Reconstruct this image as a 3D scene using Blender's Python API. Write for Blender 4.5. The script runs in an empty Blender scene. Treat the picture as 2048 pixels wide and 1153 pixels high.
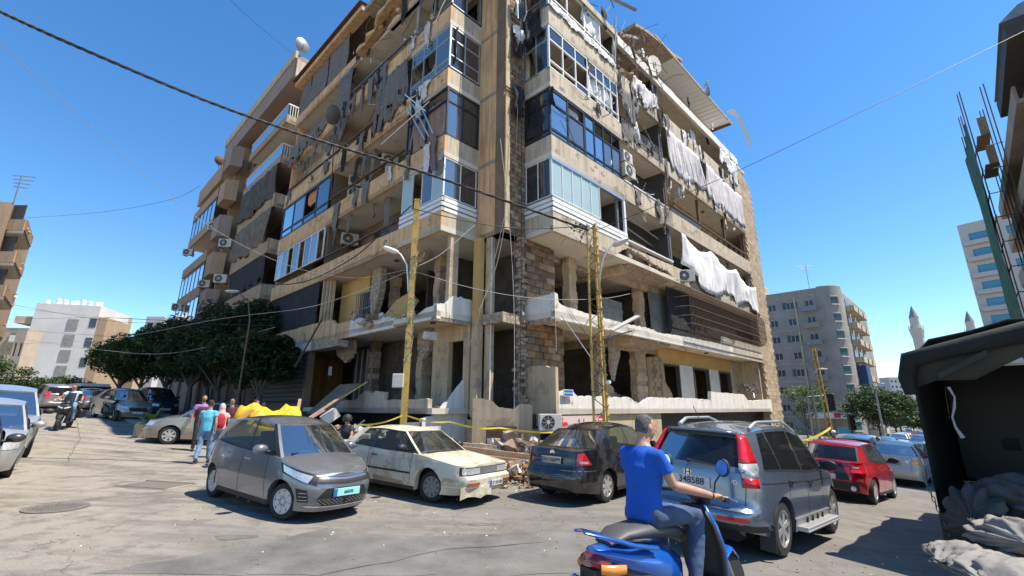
import bpy, bmesh, math, random
from mathutils import Vector, Matrix, noise
R_ = math.radians
rnd = random.Random(7)
sc = bpy.context.scene
COL = sc.collection
# ------------------------------------------------------------------ camera
CAMH = 1.75
PITCH, ROLL, FPX = R_(14.85), R_(0.2), 897.0
cd = bpy.data.cameras.new('camera'); cam = bpy.data.objects.new('camera', cd); COL.objects.link(cam)
cd.sensor_width = 36; cd.lens = 36*FPX/2048; cd.clip_start = .05; cd.clip_end = 6000
cam.matrix_world = Matrix.Translation((0, 0, CAMH)) @ Matrix.Rotation(R_(90)+PITCH, 4, 'X') @ Matrix.Rotation(ROLL, 4, 'Z')
sc.camera = cam
# ------------------------------------------------------------------ daylight
SUN_AZ, SUN_EL = R_(101), R_(62)
w = bpy.data.worlds.new('World'); sc.world = w; w.use_nodes = True
nt = w.node_tree; nt.nodes.clear()
sky = nt.nodes.new('ShaderNodeTexSky'); sky.sky_type = 'NISHITA'; sky.sun_disc = False
sky.sun_elevation = SUN_EL; sky.sun_rotation = SUN_AZ; sky.air_density = 1.0; sky.dust_density = .1; sky.ozone_density = 3.2; sky.altitude = 200
hs = nt.nodes.new('ShaderNodeHueSaturation'); hs.inputs['Saturation'].default_value = 1.25; hs.inputs['Value'].default_value = 1.18
bg = nt.nodes.new('ShaderNodeBackground'); bg.inputs['Strength'].default_value = 0.12
wo = nt.nodes.new('ShaderNodeOutputWorld')
nt.links.new(sky.outputs[0], hs.inputs['Color']); nt.links.new(hs.outputs[0], bg.inputs[0]); nt.links.new(bg.outputs[0], wo.inputs[0])
sd = bpy.data.lights.new('sun', 'SUN'); sd.energy = 5.0; sd.angle = R_(.5); sd.color = (1, .92, .80)
so = bpy.data.objects.new('sun', sd); COL.objects.link(so)
SUNV = Vector((math.sin(SUN_AZ)*math.cos(SUN_EL), math.cos(SUN_AZ)*math.cos(SUN_EL), math.sin(SUN_EL)))
so.rotation_euler = SUNV.to_track_quat('Z', 'Y').to_euler(); so.location = (20, -5, 60)
vs = sc.view_settings; vs.view_transform = 'Standard'; vs.look = 'None'; vs.exposure = 0.75; vs.gamma = 1; vs.use_curve_mapping = False
sc.cycles.max_bounces = 8; sc.cycles.diffuse_bounces = 4; sc.cycles.transparent_max_bounces = 16
# ------------------------------------------------------------------ pixel -> place (photo pixels, 2048 wide)
CR = cam.matrix_world.to_3x3(); CO = Vector((0, 0, CAMH))
def ray(px, py): return CR @ Vector(((px-1024)/FPX, (576.5-py)/FPX, -1))
def atY(px, py, Y): r = ray(px, py); return CO + r*(Y/r.y)
GX = [(-400, 1.69), (-120, 1.68), (-60, 1.62), (-30, 1.36), (-21, 1.1), (-17, .75), (-10, .2), (-5.3, .06), (-3.4, -.04), (-1.3, -.13), (1.4, -.17), (3.2, -.19), (5, -.31), (9.8, -.70), (15.7, -1.12), (57, -3.1), (150, -7), (2000, -40)]
def G(x, y=0):
    if y < 0: return G(x, 0)
    for (x0, z0), (x1, z1) in zip(GX, GX[1:]):
        if x <= x1 or x1 == 2000:
            t = (x-x0)/(x1-x0); return z0+(z1-z0)*t
def gpt(px, py):
    r = ray(px, py); t = .5
    for i in range(4000):
        p = CO + r*t
        if p.z < G(p.x): return Vector((p.x, p.y, G(p.x)))
        t *= 1.003
    return p
# ------------------------------------------------------------------ building frame
def az(d): return Vector((math.sin(R_(d)), math.cos(R_(d)), 0))
UR, UL = az(45.1), az(-46.4); UP = Vector((0, 0, 1))
CC = Vector((-.536, 13.901, 0))
def F(a, b, z=0): return CC + UR*a + UL*b + UP*z
def hit(px, py, P, U):
    r = ray(px, py); n = Vector((-U.y, U.x, 0)); t = (P-CO).dot(n)/r.dot(n); X = CO+r*t
    return (X-P).dot(U), X.z
def FR(px, py, b=0): return hit(px, py, CC+UL*b, UR)
def FL(px, py, a=0): return hit(px, py, CC+UR*a, UL)
# ------------------------------------------------------------------ mesh builder
class MB:
    def __init__(s): s.v = []; s.f = []; s.m = []
    def add(s, vs, fs, m=0):
        o = len(s.v); s.v += [tuple(v) for v in vs]
        for f in fs: s.f.append(tuple(i+o for i in f)); s.m.append(m)
        return s
    def box(s, o, ux, uy, uz, m=0):
        o, ux, uy, uz = map(Vector, (o, ux, uy, uz))
        if ux.cross(uy).dot(uz) < 0: ux, uy = uy, ux
        P = [o, o+ux, o+ux+uy, o+uy]; P += [p+uz for p in P]
        return s.add(P, [(3, 2, 1, 0), (4, 5, 6, 7), (0, 1, 5, 4), (1, 2, 6, 5), (2, 3, 7, 6), (3, 0, 4, 7)], m)
    def cbox(s, c, sx, sy, sz, m=0, rz=0, M=None):
        R = M or Matrix.Rotation(rz, 3, 'Z'); c = Vector(c)
        ux, uy, uz = R@Vector((sx, 0, 0)), R@Vector((0, sy, 0)), R@Vector((0, 0, sz))
        return s.box(c-(ux+uy+uz)/2, ux, uy, uz, m)
    def fbox(s, a0, a1, b0, b1, z0, z1, m=0): return s.box(F(a0, b0, z0), UR*(a1-a0), UL*(b1-b0), UP*(z1-z0), m)
    def prism(s, P, d, m=0):
        P = [Vector(p) for p in P]; d = Vector(d); n = len(P)
        nr = Vector((0, 0, 0))
        for i in range(n): nr += P[i].cross(P[(i+1) % n])
        if nr.dot(d) > 0: P.reverse()
        return s.add(P+[p+d for p in P], [tuple(range(n)), tuple(range(2*n-1, n-1, -1))]+[(i, n+i, n+(i+1) % n, (i+1) % n) for i in range(n)], m)
    def tube(s, pts, r, n=6, m=0, cap=True):
        pts = [Vector(p) for p in pts]; rr = r if isinstance(r, (list, tuple)) else [r]*len(pts); V = []; Fc = []
        up = Vector((0, 0, 1)); prev = None
        for i, p in enumerate(pts):
            d = (pts[min(i+1, len(pts)-1)]-pts[max(i-1, 0)]).normalized()
            if prev is None:
                x = d.cross(up if abs(d.z) < .9 else Vector((1, 0, 0))).normalized()
            else: x = (prev-d*prev.dot(d)).normalized()
            prev = x; y = d.cross(x)
            for k in range(n): a = 2*math.pi*k/n; V.append(p+(x*math.cos(a)+y*math.sin(a))*rr[i])
        for i in range(len(pts)-1):
            for k in range(n): Fc.append((i*n+k, i*n+(k+1) % n, (i+1)*n+(k+1) % n, (i+1)*n+k))
        if cap: Fc += [tuple(range(n-1, -1, -1)), tuple((len(pts)-1)*n+k for k in range(n))]
        return s.add(V, Fc, m)
    def grid(s, rows, m=0, flip=False):
        n = len(rows[0]); V = [p for r in rows for p in r]; Fc = []
        for i in range(len(rows)-1):
            for k in range(n-1):
                f = (i*n+k, i*n+k+1, (i+1)*n+k+1, (i+1)*n+k); Fc.append(f[::-1] if flip else f)
        return s.add(V, Fc, m)
    def lathe(s, c, prof, n=16, m=0, ax=None):
        # prof: (radius, height) list; ax: 3x3 matrix whose Z is the axis
        c = Vector(c); R = ax or Matrix.Identity(3); V = []; Fc = []
        for r, h in prof:
            for k in range(n): a = 2*math.pi*k/n; V.append(c+R@Vector((r*math.cos(a), r*math.sin(a), h)))
        for i in range(len(prof)-1):
            for k in range(n): Fc.append((i*n+k, i*n+(k+1) % n, (i+1)*n+(k+1) % n, (i+1)*n+k))
        Fc += [tuple(range(n-1, -1, -1)), tuple((len(prof)-1)*n+k for k in range(n))]
        return s.add(V, Fc, m)
    def mesh(s, name, mats, smooth=0):
        me = bpy.data.meshes.new(name); me.from_pydata(s.v, [], s.f)
        for m in (mats if isinstance(mats, (list, tuple)) else [mats]): me.materials.append(m)
        me.polygons.foreach_set('material_index', s.m); me.update()
        if smooth:
            me.polygons.foreach_set('use_smooth', [True]*len(me.polygons)); 
            if smooth < 180: me.set_sharp_from_angle(angle=R_(smooth))
        return me
def obj(name, me, parent=None, world=True):
    o = bpy.data.objects.new(name, me); COL.objects.link(o)
    if parent is not None:
        o.parent = parent
        if world: o.matrix_parent_inverse = gm(parent).inverted()
    return o
def gm(o):
    m = Matrix.LocRotScale(o.location, o.rotation_euler, o.scale)
    return gm(o.parent) @ o.matrix_parent_inverse @ m if o.parent else m
def build(name, mb, mats, parent=None, smooth=0, world=True, bevel=0, **tags):
    o = obj(name, mb.mesh(name, mats, smooth), parent, world)
    if bevel:
        b = o.modifiers.new('b', 'BEVEL'); b.width = bevel; b.segments = 2; b.limit_method = 'ANGLE'
    for k, v in tags.items(): o[k] = v
    return o
def thing(name, label, cat, loc=(0, 0, 0), rz=0, group=None):
    o = bpy.data.objects.new(name, None); COL.objects.link(o); o.location = loc; o.rotation_euler = (0, 0, rz); o.empty_display_size = .1
    o['label'] = label; o['category'] = cat
    if group: o['group'] = group
    return o
def copy_tree(o, parent=None, loc=None, rot=None, scale=None, label=None, group=None):
    c = o.copy(); COL.objects.link(c); c.parent = parent
    if loc is not None: c.location = loc
    if rot is not None: c.rotation_euler = rot
    if scale is not None: c.scale = scale
    if label: c['label'] = label
    if group: c['group'] = group
    for ch in list(o.children): copy_tree(ch, c)
    return c
# ------------------------------------------------------------------ materials
def mat(name, col, rough=.8, metal=0, var=.25, sc_=2.0, bump=.0, bsc=30, coat=0, streak=0, streakcol=(.12, .08, .05), spots=0, spotcol=(.3, .28, .26), spotsc=1.2, spec=.5, spotlim=.55, alpha=None):
    m = bpy.data.materials.new(name); m.use_nodes = True; N = m.node_tree; n = N.nodes; L = N.links
    b = n['Principled BSDF']; b.inputs['Roughness'].default_value = rough; b.inputs['Metallic'].default_value = metal
    b.inputs['Coat Weight'].default_value = coat; b.inputs['Coat Roughness'].default_value = .04; b.inputs['Specular IOR Level'].default_value = spec
    tc = n.new('ShaderNodeTexCoord'); co = tc.outputs['Object']
    cur = None
    def noise_(scale, detail=6, map_=None, rough_=.6):
        t = n.new('ShaderNodeTexNoise'); t.inputs['Scale'].default_value = scale; t.inputs['Detail'].default_value = detail; t.inputs['Roughness'].default_value = rough_
        if map_:
            mp = n.new('ShaderNodeMapping'); mp.inputs['Scale'].default_value = map_; L.new(co, mp.inputs[0]); L.new(mp.outputs[0], t.inputs['Vector'])
        else: L.new(co, t.inputs['Vector'])
        return t
    def mixc(fac, a, bb, mode='MIX'):
        x = n.new('ShaderNodeMix'); x.data_type = 'RGBA'; x.blend_type = mode
        if isinstance(fac, float): x.inputs[0].default_value = fac
        else: L.new(fac, x.inputs[0])
        for i, c in ((6, a), (7, bb)):
            if isinstance(c, tuple): x.inputs[i].default_value = (*c, 1)
            else: L.new(c, x.inputs[i])
        return x.outputs[2]
    def rng(s_, a, bb, c, d):
        r = n.new('ShaderNodeMapRange'); L.new(s_, r.inputs[0])
        for i, v in zip((1, 2, 3, 4), (a, bb, c, d)): r.inputs[i].default_value = v
        return r.outputs[0]
    if var:
        t = noise_(sc_, 8); f = rng(t.outputs[0], .3, .7, 0, 1)
        cur = mixc(f, tuple(c*(1-var) for c in col), tuple(min(1, c*(1+var*.6)) for c in col))
    else: cur = tuple(col)
    if spots:
        t = noise_(spotsc, 7, rough_=.7); f = rng(t.outputs[0], spotlim, spotlim+.04, 0, spots); cur = mixc(f, cur, tuple(spotcol))
    if streak:
        t = noise_(1.0, 5, (4.5, 4.5, .35)); f = rng(t.outputs[0], .46, .64, 0, streak); cur = mixc(f, cur, tuple(streakcol))
        t = noise_(1.0, 4, (14, 14, .5)); f = rng(t.outputs[0], .5, .66, 0, streak*.8); cur = mixc(f, cur, tuple(streakcol))
    if isinstance(cur, tuple): b.inputs['Base Color'].default_value = (*cur, 1)
    else: L.new(cur, b.inputs['Base Color'])
    if bump:
        t = noise_(bsc, 8); bp = n.new('ShaderNodeBump'); bp.inputs['Strength'].default_value = bump; bp.inputs['Distance'].default_value = .02
        L.new(t.outputs[0], bp.inputs['Height']); L.new(bp.outputs[0], b.inputs['Normal'])
    return m
def glassmat(name, tint, rough=.02, clear=.5, refl=1.0):
    m = bpy.data.materials.new(name); m.use_nodes = True; N = m.node_tree; n = N.nodes; L = N.links
    n.remove(n['Principled BSDF']); out = [x for x in n if x.type == 'OUTPUT_MATERIAL'][0]
    tr = n.new('ShaderNodeBsdfTransparent'); tr.inputs[0].default_value = (*tint, 1)
    df = n.new('ShaderNodeBsdfDiffuse'); df.inputs[0].default_value = (tint[0]*.25, tint[1]*.25, tint[2]*.25, 1)
    mx0 = n.new('ShaderNodeMixShader'); mx0.inputs[0].default_value = clear; L.new(df.outputs[0], mx0.inputs[1]); L.new(tr.outputs[0], mx0.inputs[2])
    gl = n.new('ShaderNodeBsdfGlossy'); gl.inputs['Roughness'].default_value = rough
    fr = n.new('ShaderNodeFresnel'); fr.inputs[0].default_value = 1.5
    mu = n.new('ShaderNodeMath'); mu.operation = 'MULTIPLY'; mu.inputs[1].default_value = refl; L.new(fr.outputs[0], mu.inputs[0]); mu.use_clamp = True
    mx = n.new('ShaderNodeMixShader'); L.new(mu.outputs[0], mx.inputs[0]); L.new(mx0.outputs[0], mx.inputs[1]); L.new(gl.outputs[0], mx.inputs[2]); L.new(mx.outputs[0], out.inputs[0])
    return m
K = {}
K['conc'] = mat('weathered_concrete', (.52, .44, .325), .9, var=.14, sc_=1.3, bump=.25, bsc=22, streak=.55, streakcol=(.24, .17, .10), spots=.5, spotcol=(.36, .33, .28), spotsc=.9, spotlim=.58)
K['concL'] = mat('bounce_warmed_concrete', (.68, .425, .215), .9, var=.16, sc_=1.1, bump=.25, bsc=22, streak=.65, streakcol=(.33, .18, .08), spots=.3, spotcol=(.42, .34, .25), spotsc=.9, spotlim=.58)  # concrete of the shaded facade, warm bounce light put into its colour
K['white'] = mat('whitewashed_concrete', (.68, .64, .57), .9, var=.12, sc_=2, bump=.4, bsc=18, streak=.25, streakcol=(.36, .30, .24), spots=.8, spotcol=(.33, .24, .17), spotsc=1.1, spotlim=.62)
K['soffit'] = mat('ceiling_plaster', (.58, .52, .43), .9, var=.10, sc_=.8, spots=.5, spotcol=(.38, .32, .25), spotsc=.7, spotlim=.6)
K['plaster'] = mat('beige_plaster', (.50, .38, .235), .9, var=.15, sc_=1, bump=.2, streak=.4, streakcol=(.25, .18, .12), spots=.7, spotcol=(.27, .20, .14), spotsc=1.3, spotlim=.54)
K['yellow'] = mat('yellow_plaster', (.55, .34, .12), .9, var=.12, sc_=1, bump=.1, spots=.5, spotcol=(.35, .25, .14), spotlim=.62)
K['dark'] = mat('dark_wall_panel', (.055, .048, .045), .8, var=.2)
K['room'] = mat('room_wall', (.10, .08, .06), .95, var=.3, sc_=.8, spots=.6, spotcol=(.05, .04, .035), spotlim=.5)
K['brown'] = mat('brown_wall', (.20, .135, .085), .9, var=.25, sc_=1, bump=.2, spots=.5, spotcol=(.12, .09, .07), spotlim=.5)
K['brick'] = [mat('raw_block_%d' % i, c, .95, var=.3, sc_=6, bump=.6, bsc=40, spots=.4, spotcol=(.30, .22, .15), spotsc=4) for i, c in enumerate([(.24, .145, .08), (.17, .11, .07), (.33, .20, .11), (.20, .15, .11), (.38, .27, .17)])]
K['stone'] = [mat('cut_stone_%d' % i, c, .9, var=.2, sc_=5, bump=.5, bsc=30) for i, c in enumerate([(.43, .32, .20), (.36, .26, .155), (.48, .375, .25), (.40, .30, .20), (.31, .225, .14)])]
K['break'] = mat('broken_concrete', (.42, .33, .25), .95, var=.5, sc_=9, bump=1, bsc=25, spots=.7, spotcol=(.20, .15, .11), spotsc=6, spotlim=.5)
K['alu'] = mat('aluminium', (.62, .62, .60), .35, .85, var=.1)
K['whitemetal'] = mat('white_metal', (.72, .71, .68), .5, var=.1, sc_=8, spots=.3, spotcol=(.4, .36, .3), spotsc=6, spotlim=.6)
K['black'] = mat('black_frame', (.02, .02, .022), .4, var=.1)
K['rust'] = mat('rusty_iron', (.16, .10, .065), .8, .3, var=.4, sc_=12)
K['steel'] = mat('grey_steel', (.25, .25, .25), .5, .5, var=.2)
K['glassb'] = glassmat('sky_glass', (.75, .85, .9), clear=.5, refl=3)
K['glassm'] = glassmat('mirror_glass', (.5, .6, .7), clear=.3, refl=7)
K['glassd'] = glassmat('dark_glass', (.25, .27, .28), clear=.5, refl=2.5)
K['frost'] = mat('frosted_glass', (.36, .47, .47), .25, var=.06, sc_=1)
K['curt_grey'] = mat('grey_drape', (.16, .145, .135), .95, var=.2, sc_=3)
K['curt_white'] = mat('white_drape', (.70, .68, .66), .9, var=.15, sc_=2, spots=.35, spotcol=(.38, .34, .32), spotsc=2.5, spotlim=.6)
K['curt_lilac'] = mat('pale_drape', (.62, .57, .55), .95, var=.15, sc_=3, spots=.3, spotcol=(.3, .26, .25), spotsc=2)
K['curt_brown'] = mat('brown_drape', (.30, .20, .15), .95, var=.2, sc_=3)
K['curt_orange'] = mat('orange_drape', (.52, .24, .11), .95, var=.2)
K['curt_black'] = mat('black_net', (.022, .021, .022), .9, var=.5, sc_=1.2)
K['ac'] = mat('ac_plastic', (.56, .52, .45), .6, var=.12, sc_=5, spots=.3, spotcol=(.3, .24, .18), spotsc=5)
K['acdark'] = mat('ac_fan_dark', (.05, .05, .05), .6)
K['poley'] = mat('yellow_pole_paint', (.58, .37, .09), .6, var=.15, sc_=4, spots=.8, spotcol=(.30, .19, .08), spotsc=5, spotlim=.56)
K['cable'] = mat('black_cable', (.02, .02, .022), .6, var=0)
K['cablew'] = mat('pale_cable', (.33, .31, .28), .6, var=0)
K['tape'] = mat('yellow_tape', (.80, .62, .06), .5, var=.05)
K['wood'] = mat('splintered_wood', (.34, .22, .13), .85, var=.3, sc_=8)
K['rubber'] = mat('tyre_rubber', (.022, .021, .02), .85, var=.3, sc_=20)
K['rim'] = mat('alloy_rim', (.55, .54, .52), .35, .6, var=.08)
K['trim'] = mat('black_trim', (.018, .018, .019), .55, var=.1)
K['under'] = mat('underbody', (.01, .01, .01), .9, var=0)
K['chrome'] = mat('chrome', (.75, .75, .75), .12, 1, var=0)
K['redlamp'] = mat('red_lamp', (.55, .012, .015), .15, var=.1, sc_=12, coat=.8)
K['clearlamp'] = mat('clear_lamp', (.62, .62, .62), .12, .4, var=.3, sc_=25, coat=1)
K['amber'] = mat('amber_lamp', (.75, .26, .04), .2, var=.1, coat=.7)
K['seat'] = mat('seat_cloth', (.07, .07, .068), .9, var=.2)
K['dash'] = mat('dashboard', (.05, .05, .05), .7)
K['carglass'] = glassmat('car_glass', (.55, .62, .58), clear=.85, refl=.5)
K['carglassd'] = glassmat('tinted_car_glass', (.10, .11, .12), clear=.6, refl=.7)
K['plate'] = mat('number_plate', (.60, .58, .53), .5, var=.1, sc_=20)
K['platec'] = mat('number_plate_turquoise', (.30, .66, .62), .5, var=.05)
K['plateb'] = mat('plate_blue', (.03, .12, .42), .5, var=0)
K['ink'] = mat('black_lettering', (.015, .015, .02), .6, var=0)
K['skin'] = mat('skin', (.42, .23, .15), .55, var=.1, sc_=10)
K['skin2'] = mat('skin_darker', (.36, .20, .13), .55, var=.1, sc_=10)  # slightly darker skin tone
K['hair'] = mat('dark_hair', (.03, .025, .022), .8, var=.5, sc_=40)
K['hairg'] = mat('greying_hair', (.11, .10, .092), .8, var=.8, sc_=60, bump=.6, bsc=150)
def text(name, s, size, M, m, parent=None, ext=.001, align='CENTER'):
    c = bpy.data.curves.new(name, 'FONT'); c.body = s; c.size = size; c.extrude = ext; c.align_x = align; c.align_y = 'CENTER'
    o = bpy.data.objects.new(name, c); COL.objects.link(o); c.materials.append(m); o.matrix_world = M
    if parent is not None:
        o.parent = parent; o.matrix_parent_inverse = gm(parent).inverted(); o.matrix_basis = M
    return o
def basis(o, x, z):
    """4x4 with origin o, X axis x, Z axis z (normal)"""
    x = Vector(x).normalized(); z = Vector(z).normalized(); y = z.cross(x).normalized(); x = y.cross(z)
    M = Matrix((x, y, z)).transposed().to_4x4(); M.translation = Vector(o); return M
# ================================================================== GROUND
def ground_mat():
    m = bpy.data.materials.new('worn_road_surface'); m.use_nodes = True; N = m.node_tree; n = N.nodes; L = N.links; b = n['Principled BSDF']
    tc = n.new('ShaderNodeTexCoord'); co = tc.outputs['Object']
    def nz(s, d=8, mp=None, r=.6, rot=0):
        t = n.new('ShaderNodeTexNoise'); t.inputs['Scale'].default_value = s; t.inputs['Detail'].default_value = d; t.inputs['Roughness'].default_value = r
        if mp:
            q = n.new('ShaderNodeMapping'); q.inputs['Scale'].default_value = mp; q.inputs['Rotation'].default_value = (0, 0, rot); L.new(co, q.inputs[0]); L.new(q.outputs[0], t.inputs['Vector'])
        else: L.new(co, t.inputs['Vector'])
        return t.outputs[0]
    def rg(s, a, c, d, e):
        r = n.new('ShaderNodeMapRange'); L.new(s, r.inputs[0])
        for i, v in zip((1, 2, 3, 4), (a, c, d, e)): r.inputs[i].default_value = v
        return r.outputs[0]
    def mx(f, a, c):
        x = n.new('ShaderNodeMix'); x.data_type = 'RGBA'
        if isinstance(f, float): x.inputs[0].default_value = f
        else: L.new(f, x.inputs[0])
        for i, q in ((6, a), (7, c)):
            if isinstance(q, tuple): x.inputs[i].default_value = (*q, 1)
            else: L.new(q, x.inputs[i])
        return x.outputs[2]
    sep = n.new('ShaderNodeSeparateXYZ'); L.new(co, sep.inputs[0])
    xx = n.new('ShaderNodeMath'); xx.operation = 'MULTIPLY_ADD'; L.new(nz(.35, 4), xx.inputs[0]); xx.inputs[1].default_value = 7; L.new(sep.outputs[0], xx.inputs[2])
    side = rg(xx.outputs[0], -4.5, 4.0, 0, 1)          # dusty concrete up the left street, asphalt to the right
    c = mx(side, (.37, .325, .26), (.20, .188, .165))
    c = mx(rg(nz(.55, 6), .45, .62, 0, .5), c, (.29, .265, .225))
    c = mx(rg(nz(1.0, 6, (.35, 2.2, 1), .6, -.25), .47, .6, 0, .6), c, (.15, .14, .125))
    c = mx(rg(nz(2.6, 8, None, .7), .5, .62, 0, .6), c, (.13, .118, .10))
    c = mx(rg(nz(60, 4, None, .8), .35, .7, 0, .7), c, (.085, .08, .075))
    c = mx(rg(nz(110, 2, None, .8), .62, .75, 0, .6), c, (.50, .47, .42))
    v = n.new('ShaderNodeTexVoronoi'); v.feature = 'DISTANCE_TO_EDGE'; v.inputs['Scale'].default_value = .28
    wv = n.new('ShaderNodeMix'); wv.data_type = 'RGBA'; wv.inputs[0].default_value = .12; L.new(co, wv.inputs[6])
    nn = n.new('ShaderNodeTexNoise'); nn.inputs['Scale'].default_value = 1.4; nn.inputs['Detail'].default_value = 8; L.new(co, nn.inputs['Vector']); 
    ml = n.new('ShaderNodeVectorMath'); ml.operation = 'MULTIPLY_ADD'; L.new(nn.outputs['Color'], ml.inputs[0]); ml.inputs[1].default_value = (1.2, 1.2, 0); L.new(co, ml.inputs[2]); L.new(ml.outputs[0], v.inputs['Vector'])
    crack = rg(v.outputs['Distance'], .0008, .0035, .6, 0); c = mx(crack, c, (.09, .085, .075))
    L.new(c, b.inputs['Base Color']); b.inputs['Roughness'].default_value = .93; b.inputs['Specular IOR Level'].default_value = .2
    bp = n.new('ShaderNodeBump'); bp.inputs['Strength'].default_value = .55; bp.inputs['Distance'].default_value = .012; L.new(nz(55, 6, None, .75), bp.inputs['Height']); L.new(bp.outputs[0], b.inputs['Normal'])
    return m
K['road'] = ground_mat()
K['asph'] = mat('dark_asphalt_patch', (.145, .138, .125), .95, var=.4, sc_=1.5, bump=.6, bsc=60, spots=.5, spotcol=(.27, .25, .22), spotsc=70, spotlim=.58)
K['pave'] = mat('pavement_concrete', (.30, .27, .23), .9, var=.25, sc_=1.2, bump=.3)
K['castiron'] = mat('cast_iron', (.19, .17, .145), .7, .3, var=.3, sc_=10)
xs = sorted(set([-600, -400, -250, -120, -80, -60, -45] + [x for x, _ in GX if x > -400] + [i*2 for i in range(-20, 30)] + [80, 110, 220, 350, 600, 1200, 3000]))
ys = [-60, -20, 0] + [i*2 for i in range(1, 30)] + [70, 90, 130, 200, 400, 900, 3000]
mb = MB(); mb.grid([[(x, y, G(max(-400, min(1999, x)))) for x in xs] for y in ys]); mb.f = [f if True else f for f in mb.f]
build('road', mb, K['road'], kind='structure')
def sheet(name, pix, m, dz=.004, world=None):
    P = world or [gpt(*p) for p in pix]; mb = MB()
    # dense enough to follow the slope
    c = sum(P, Vector())/len(P); rings = []
    for t in (0.02, .25, .5, .75, 1): rings.append([Vector((q.x, q.y, G(q.x)+dz)) for q in [c.lerp(p, t) for p in P]+[c.lerp(P[0], t)]])
    mb.grid(rings); o = build(name, mb, m, kind='structure')
    if o.data.polygons[0].normal.z < 0: o.data.flip_normals()
    return o
def rough_edge(P, n=6, amp=.09, seed=1):
    r = random.Random(seed); out = []
    for i, p in enumerate(P):
        q = P[(i+1) % len(P)]
        for k in range(n): v = p.lerp(q, k/n); out.append(v+Vector((r.uniform(-amp, amp), r.uniform(-amp, amp), 0)))
    return out
sheet('asphalt_patch', None, K['asph'], .004, rough_edge([gpt(*p) for p in [(180, 1150), (420, 1105), (640, 1062), (900, 1075), (1150, 1060), (1200, 1150)]], 8, .06, 3))
sheet('asphalt_repair', None, K['asph'], .008, rough_edge([gpt(*p) for p in [(520, 1118), (700, 1095), (900, 1100), (880, 1152), (500, 1152)]], 8, .04, 5))
# manhole grate and round cover
def grate(name, px, py, ln, wd, rz, label):
    p = gpt(px, py); p.z = G(p.x)+.005; t = thing(name, label, 'manhole cover', p, rz); tilt = math.atan2(G(p.x+.5)-G(p.x-.5), 1)
    mb = MB(); mb.cbox((0, 0, .003), ln, wd, .012); build('frame', mb, K['pave'], t, world=False)
    bars = MB().cbox((0, 0, 0), .03, wd*.8, .012).mesh('bar', [K['castiron']])
    n = int(ln/.09)
    for i in range(n):
        o = obj('bar', bars, t, False); o.location = ((i+.5)/n*ln*.9-ln*.45, 0, .012)
    mb = MB()
    for s in (-1, 1): mb.cbox((0, s*wd*.43, .016), ln*.95, .05, .012)
    build('rim', mb, K['castiron'], t, world=False); t.rotation_euler = (0, -tilt, rz)
grate('drain_grate', 312, 972, 1.25, .8, R_(-8), 'rectangular drain grate in the road beyond the grey hatchback')
p = gpt(112, 1017); t = thing('round_manhole', 'round manhole cover set in the pale road surface', 'manhole cover', (p.x, p.y, G(p.x)+.004)); t.rotation_euler = (0, .03, 0)
mb = MB(); mb.lathe((0, 0, 0), [(.42, 0), (.42, .012), (.36, .012), (.35, .008), (.01, .008)], 28); build('cover', mb, K['castiron'], t, world=False)
mb = MB()
for i in range(-5, 6):
    for j in range(-5, 6):
        if i*i+j*j < 26: mb.cbox((i*.062, j*.062, .011), .035, .035, .008, rz=.785)
build('stud_pattern', mb, K['castiron'], t, world=False, kind='stuff')

# ================================================================== MAIN BUILDING
S = [1.5, 4.95, 8.3, 11.5, 14.8, 18.0, 21.2]
A1, A2, B2 = 26.3, 29.4, 20.9
BLD = thing('damaged_apartment_building', 'seven storey corner apartment block with blown out lower floors and torn balconies', 'building', F(1.8, 1.5, 0))
def Q(side):
    return {'R': lambda u, v, z: F(u, v, z), 'L': lambda u, v, z: F(v, u, z), 'RS': lambda u, v, z: F(2.97+v, u, z), 'LS': lambda u, v, z: F(u, 3.04+v, z)}[side]
def qbox(mb, side, u0, u1, v0, v1, z0, z1, m=0):
    q = Q(side); return mb.box(q(u0, v0, z0), q(u1, v0, z0)-q(u0, v0, z0), q(u0, v1, z0)-q(u0, v0, z0), UP*(z1-z0), m)
def jag(pts, seed=0, step=.16, amp=.05):
    r = random.Random(seed); out = [pts[0]]
    for (u0, z0), (u1, z1) in zip(pts, pts[1:]):
        n = max(1, int(math.hypot(u1-u0, z1-z0)/step))
        for i in range(1, n+1):
            t = i/n; e = amp*(r.random()-.5)*2 if i < n else 0
            out.append((u0+(u1-u0)*t+(e*.4), z0+(z1-z0)*t+e))
    return out
def qprism(mb, side, poly, v0, v1, m=0):
    q = Q(side); d = q(0, v1, 0)-q(0, v0, 0); return mb.prism([q(u, v0, z) for u, z in poly], d, m)
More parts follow.
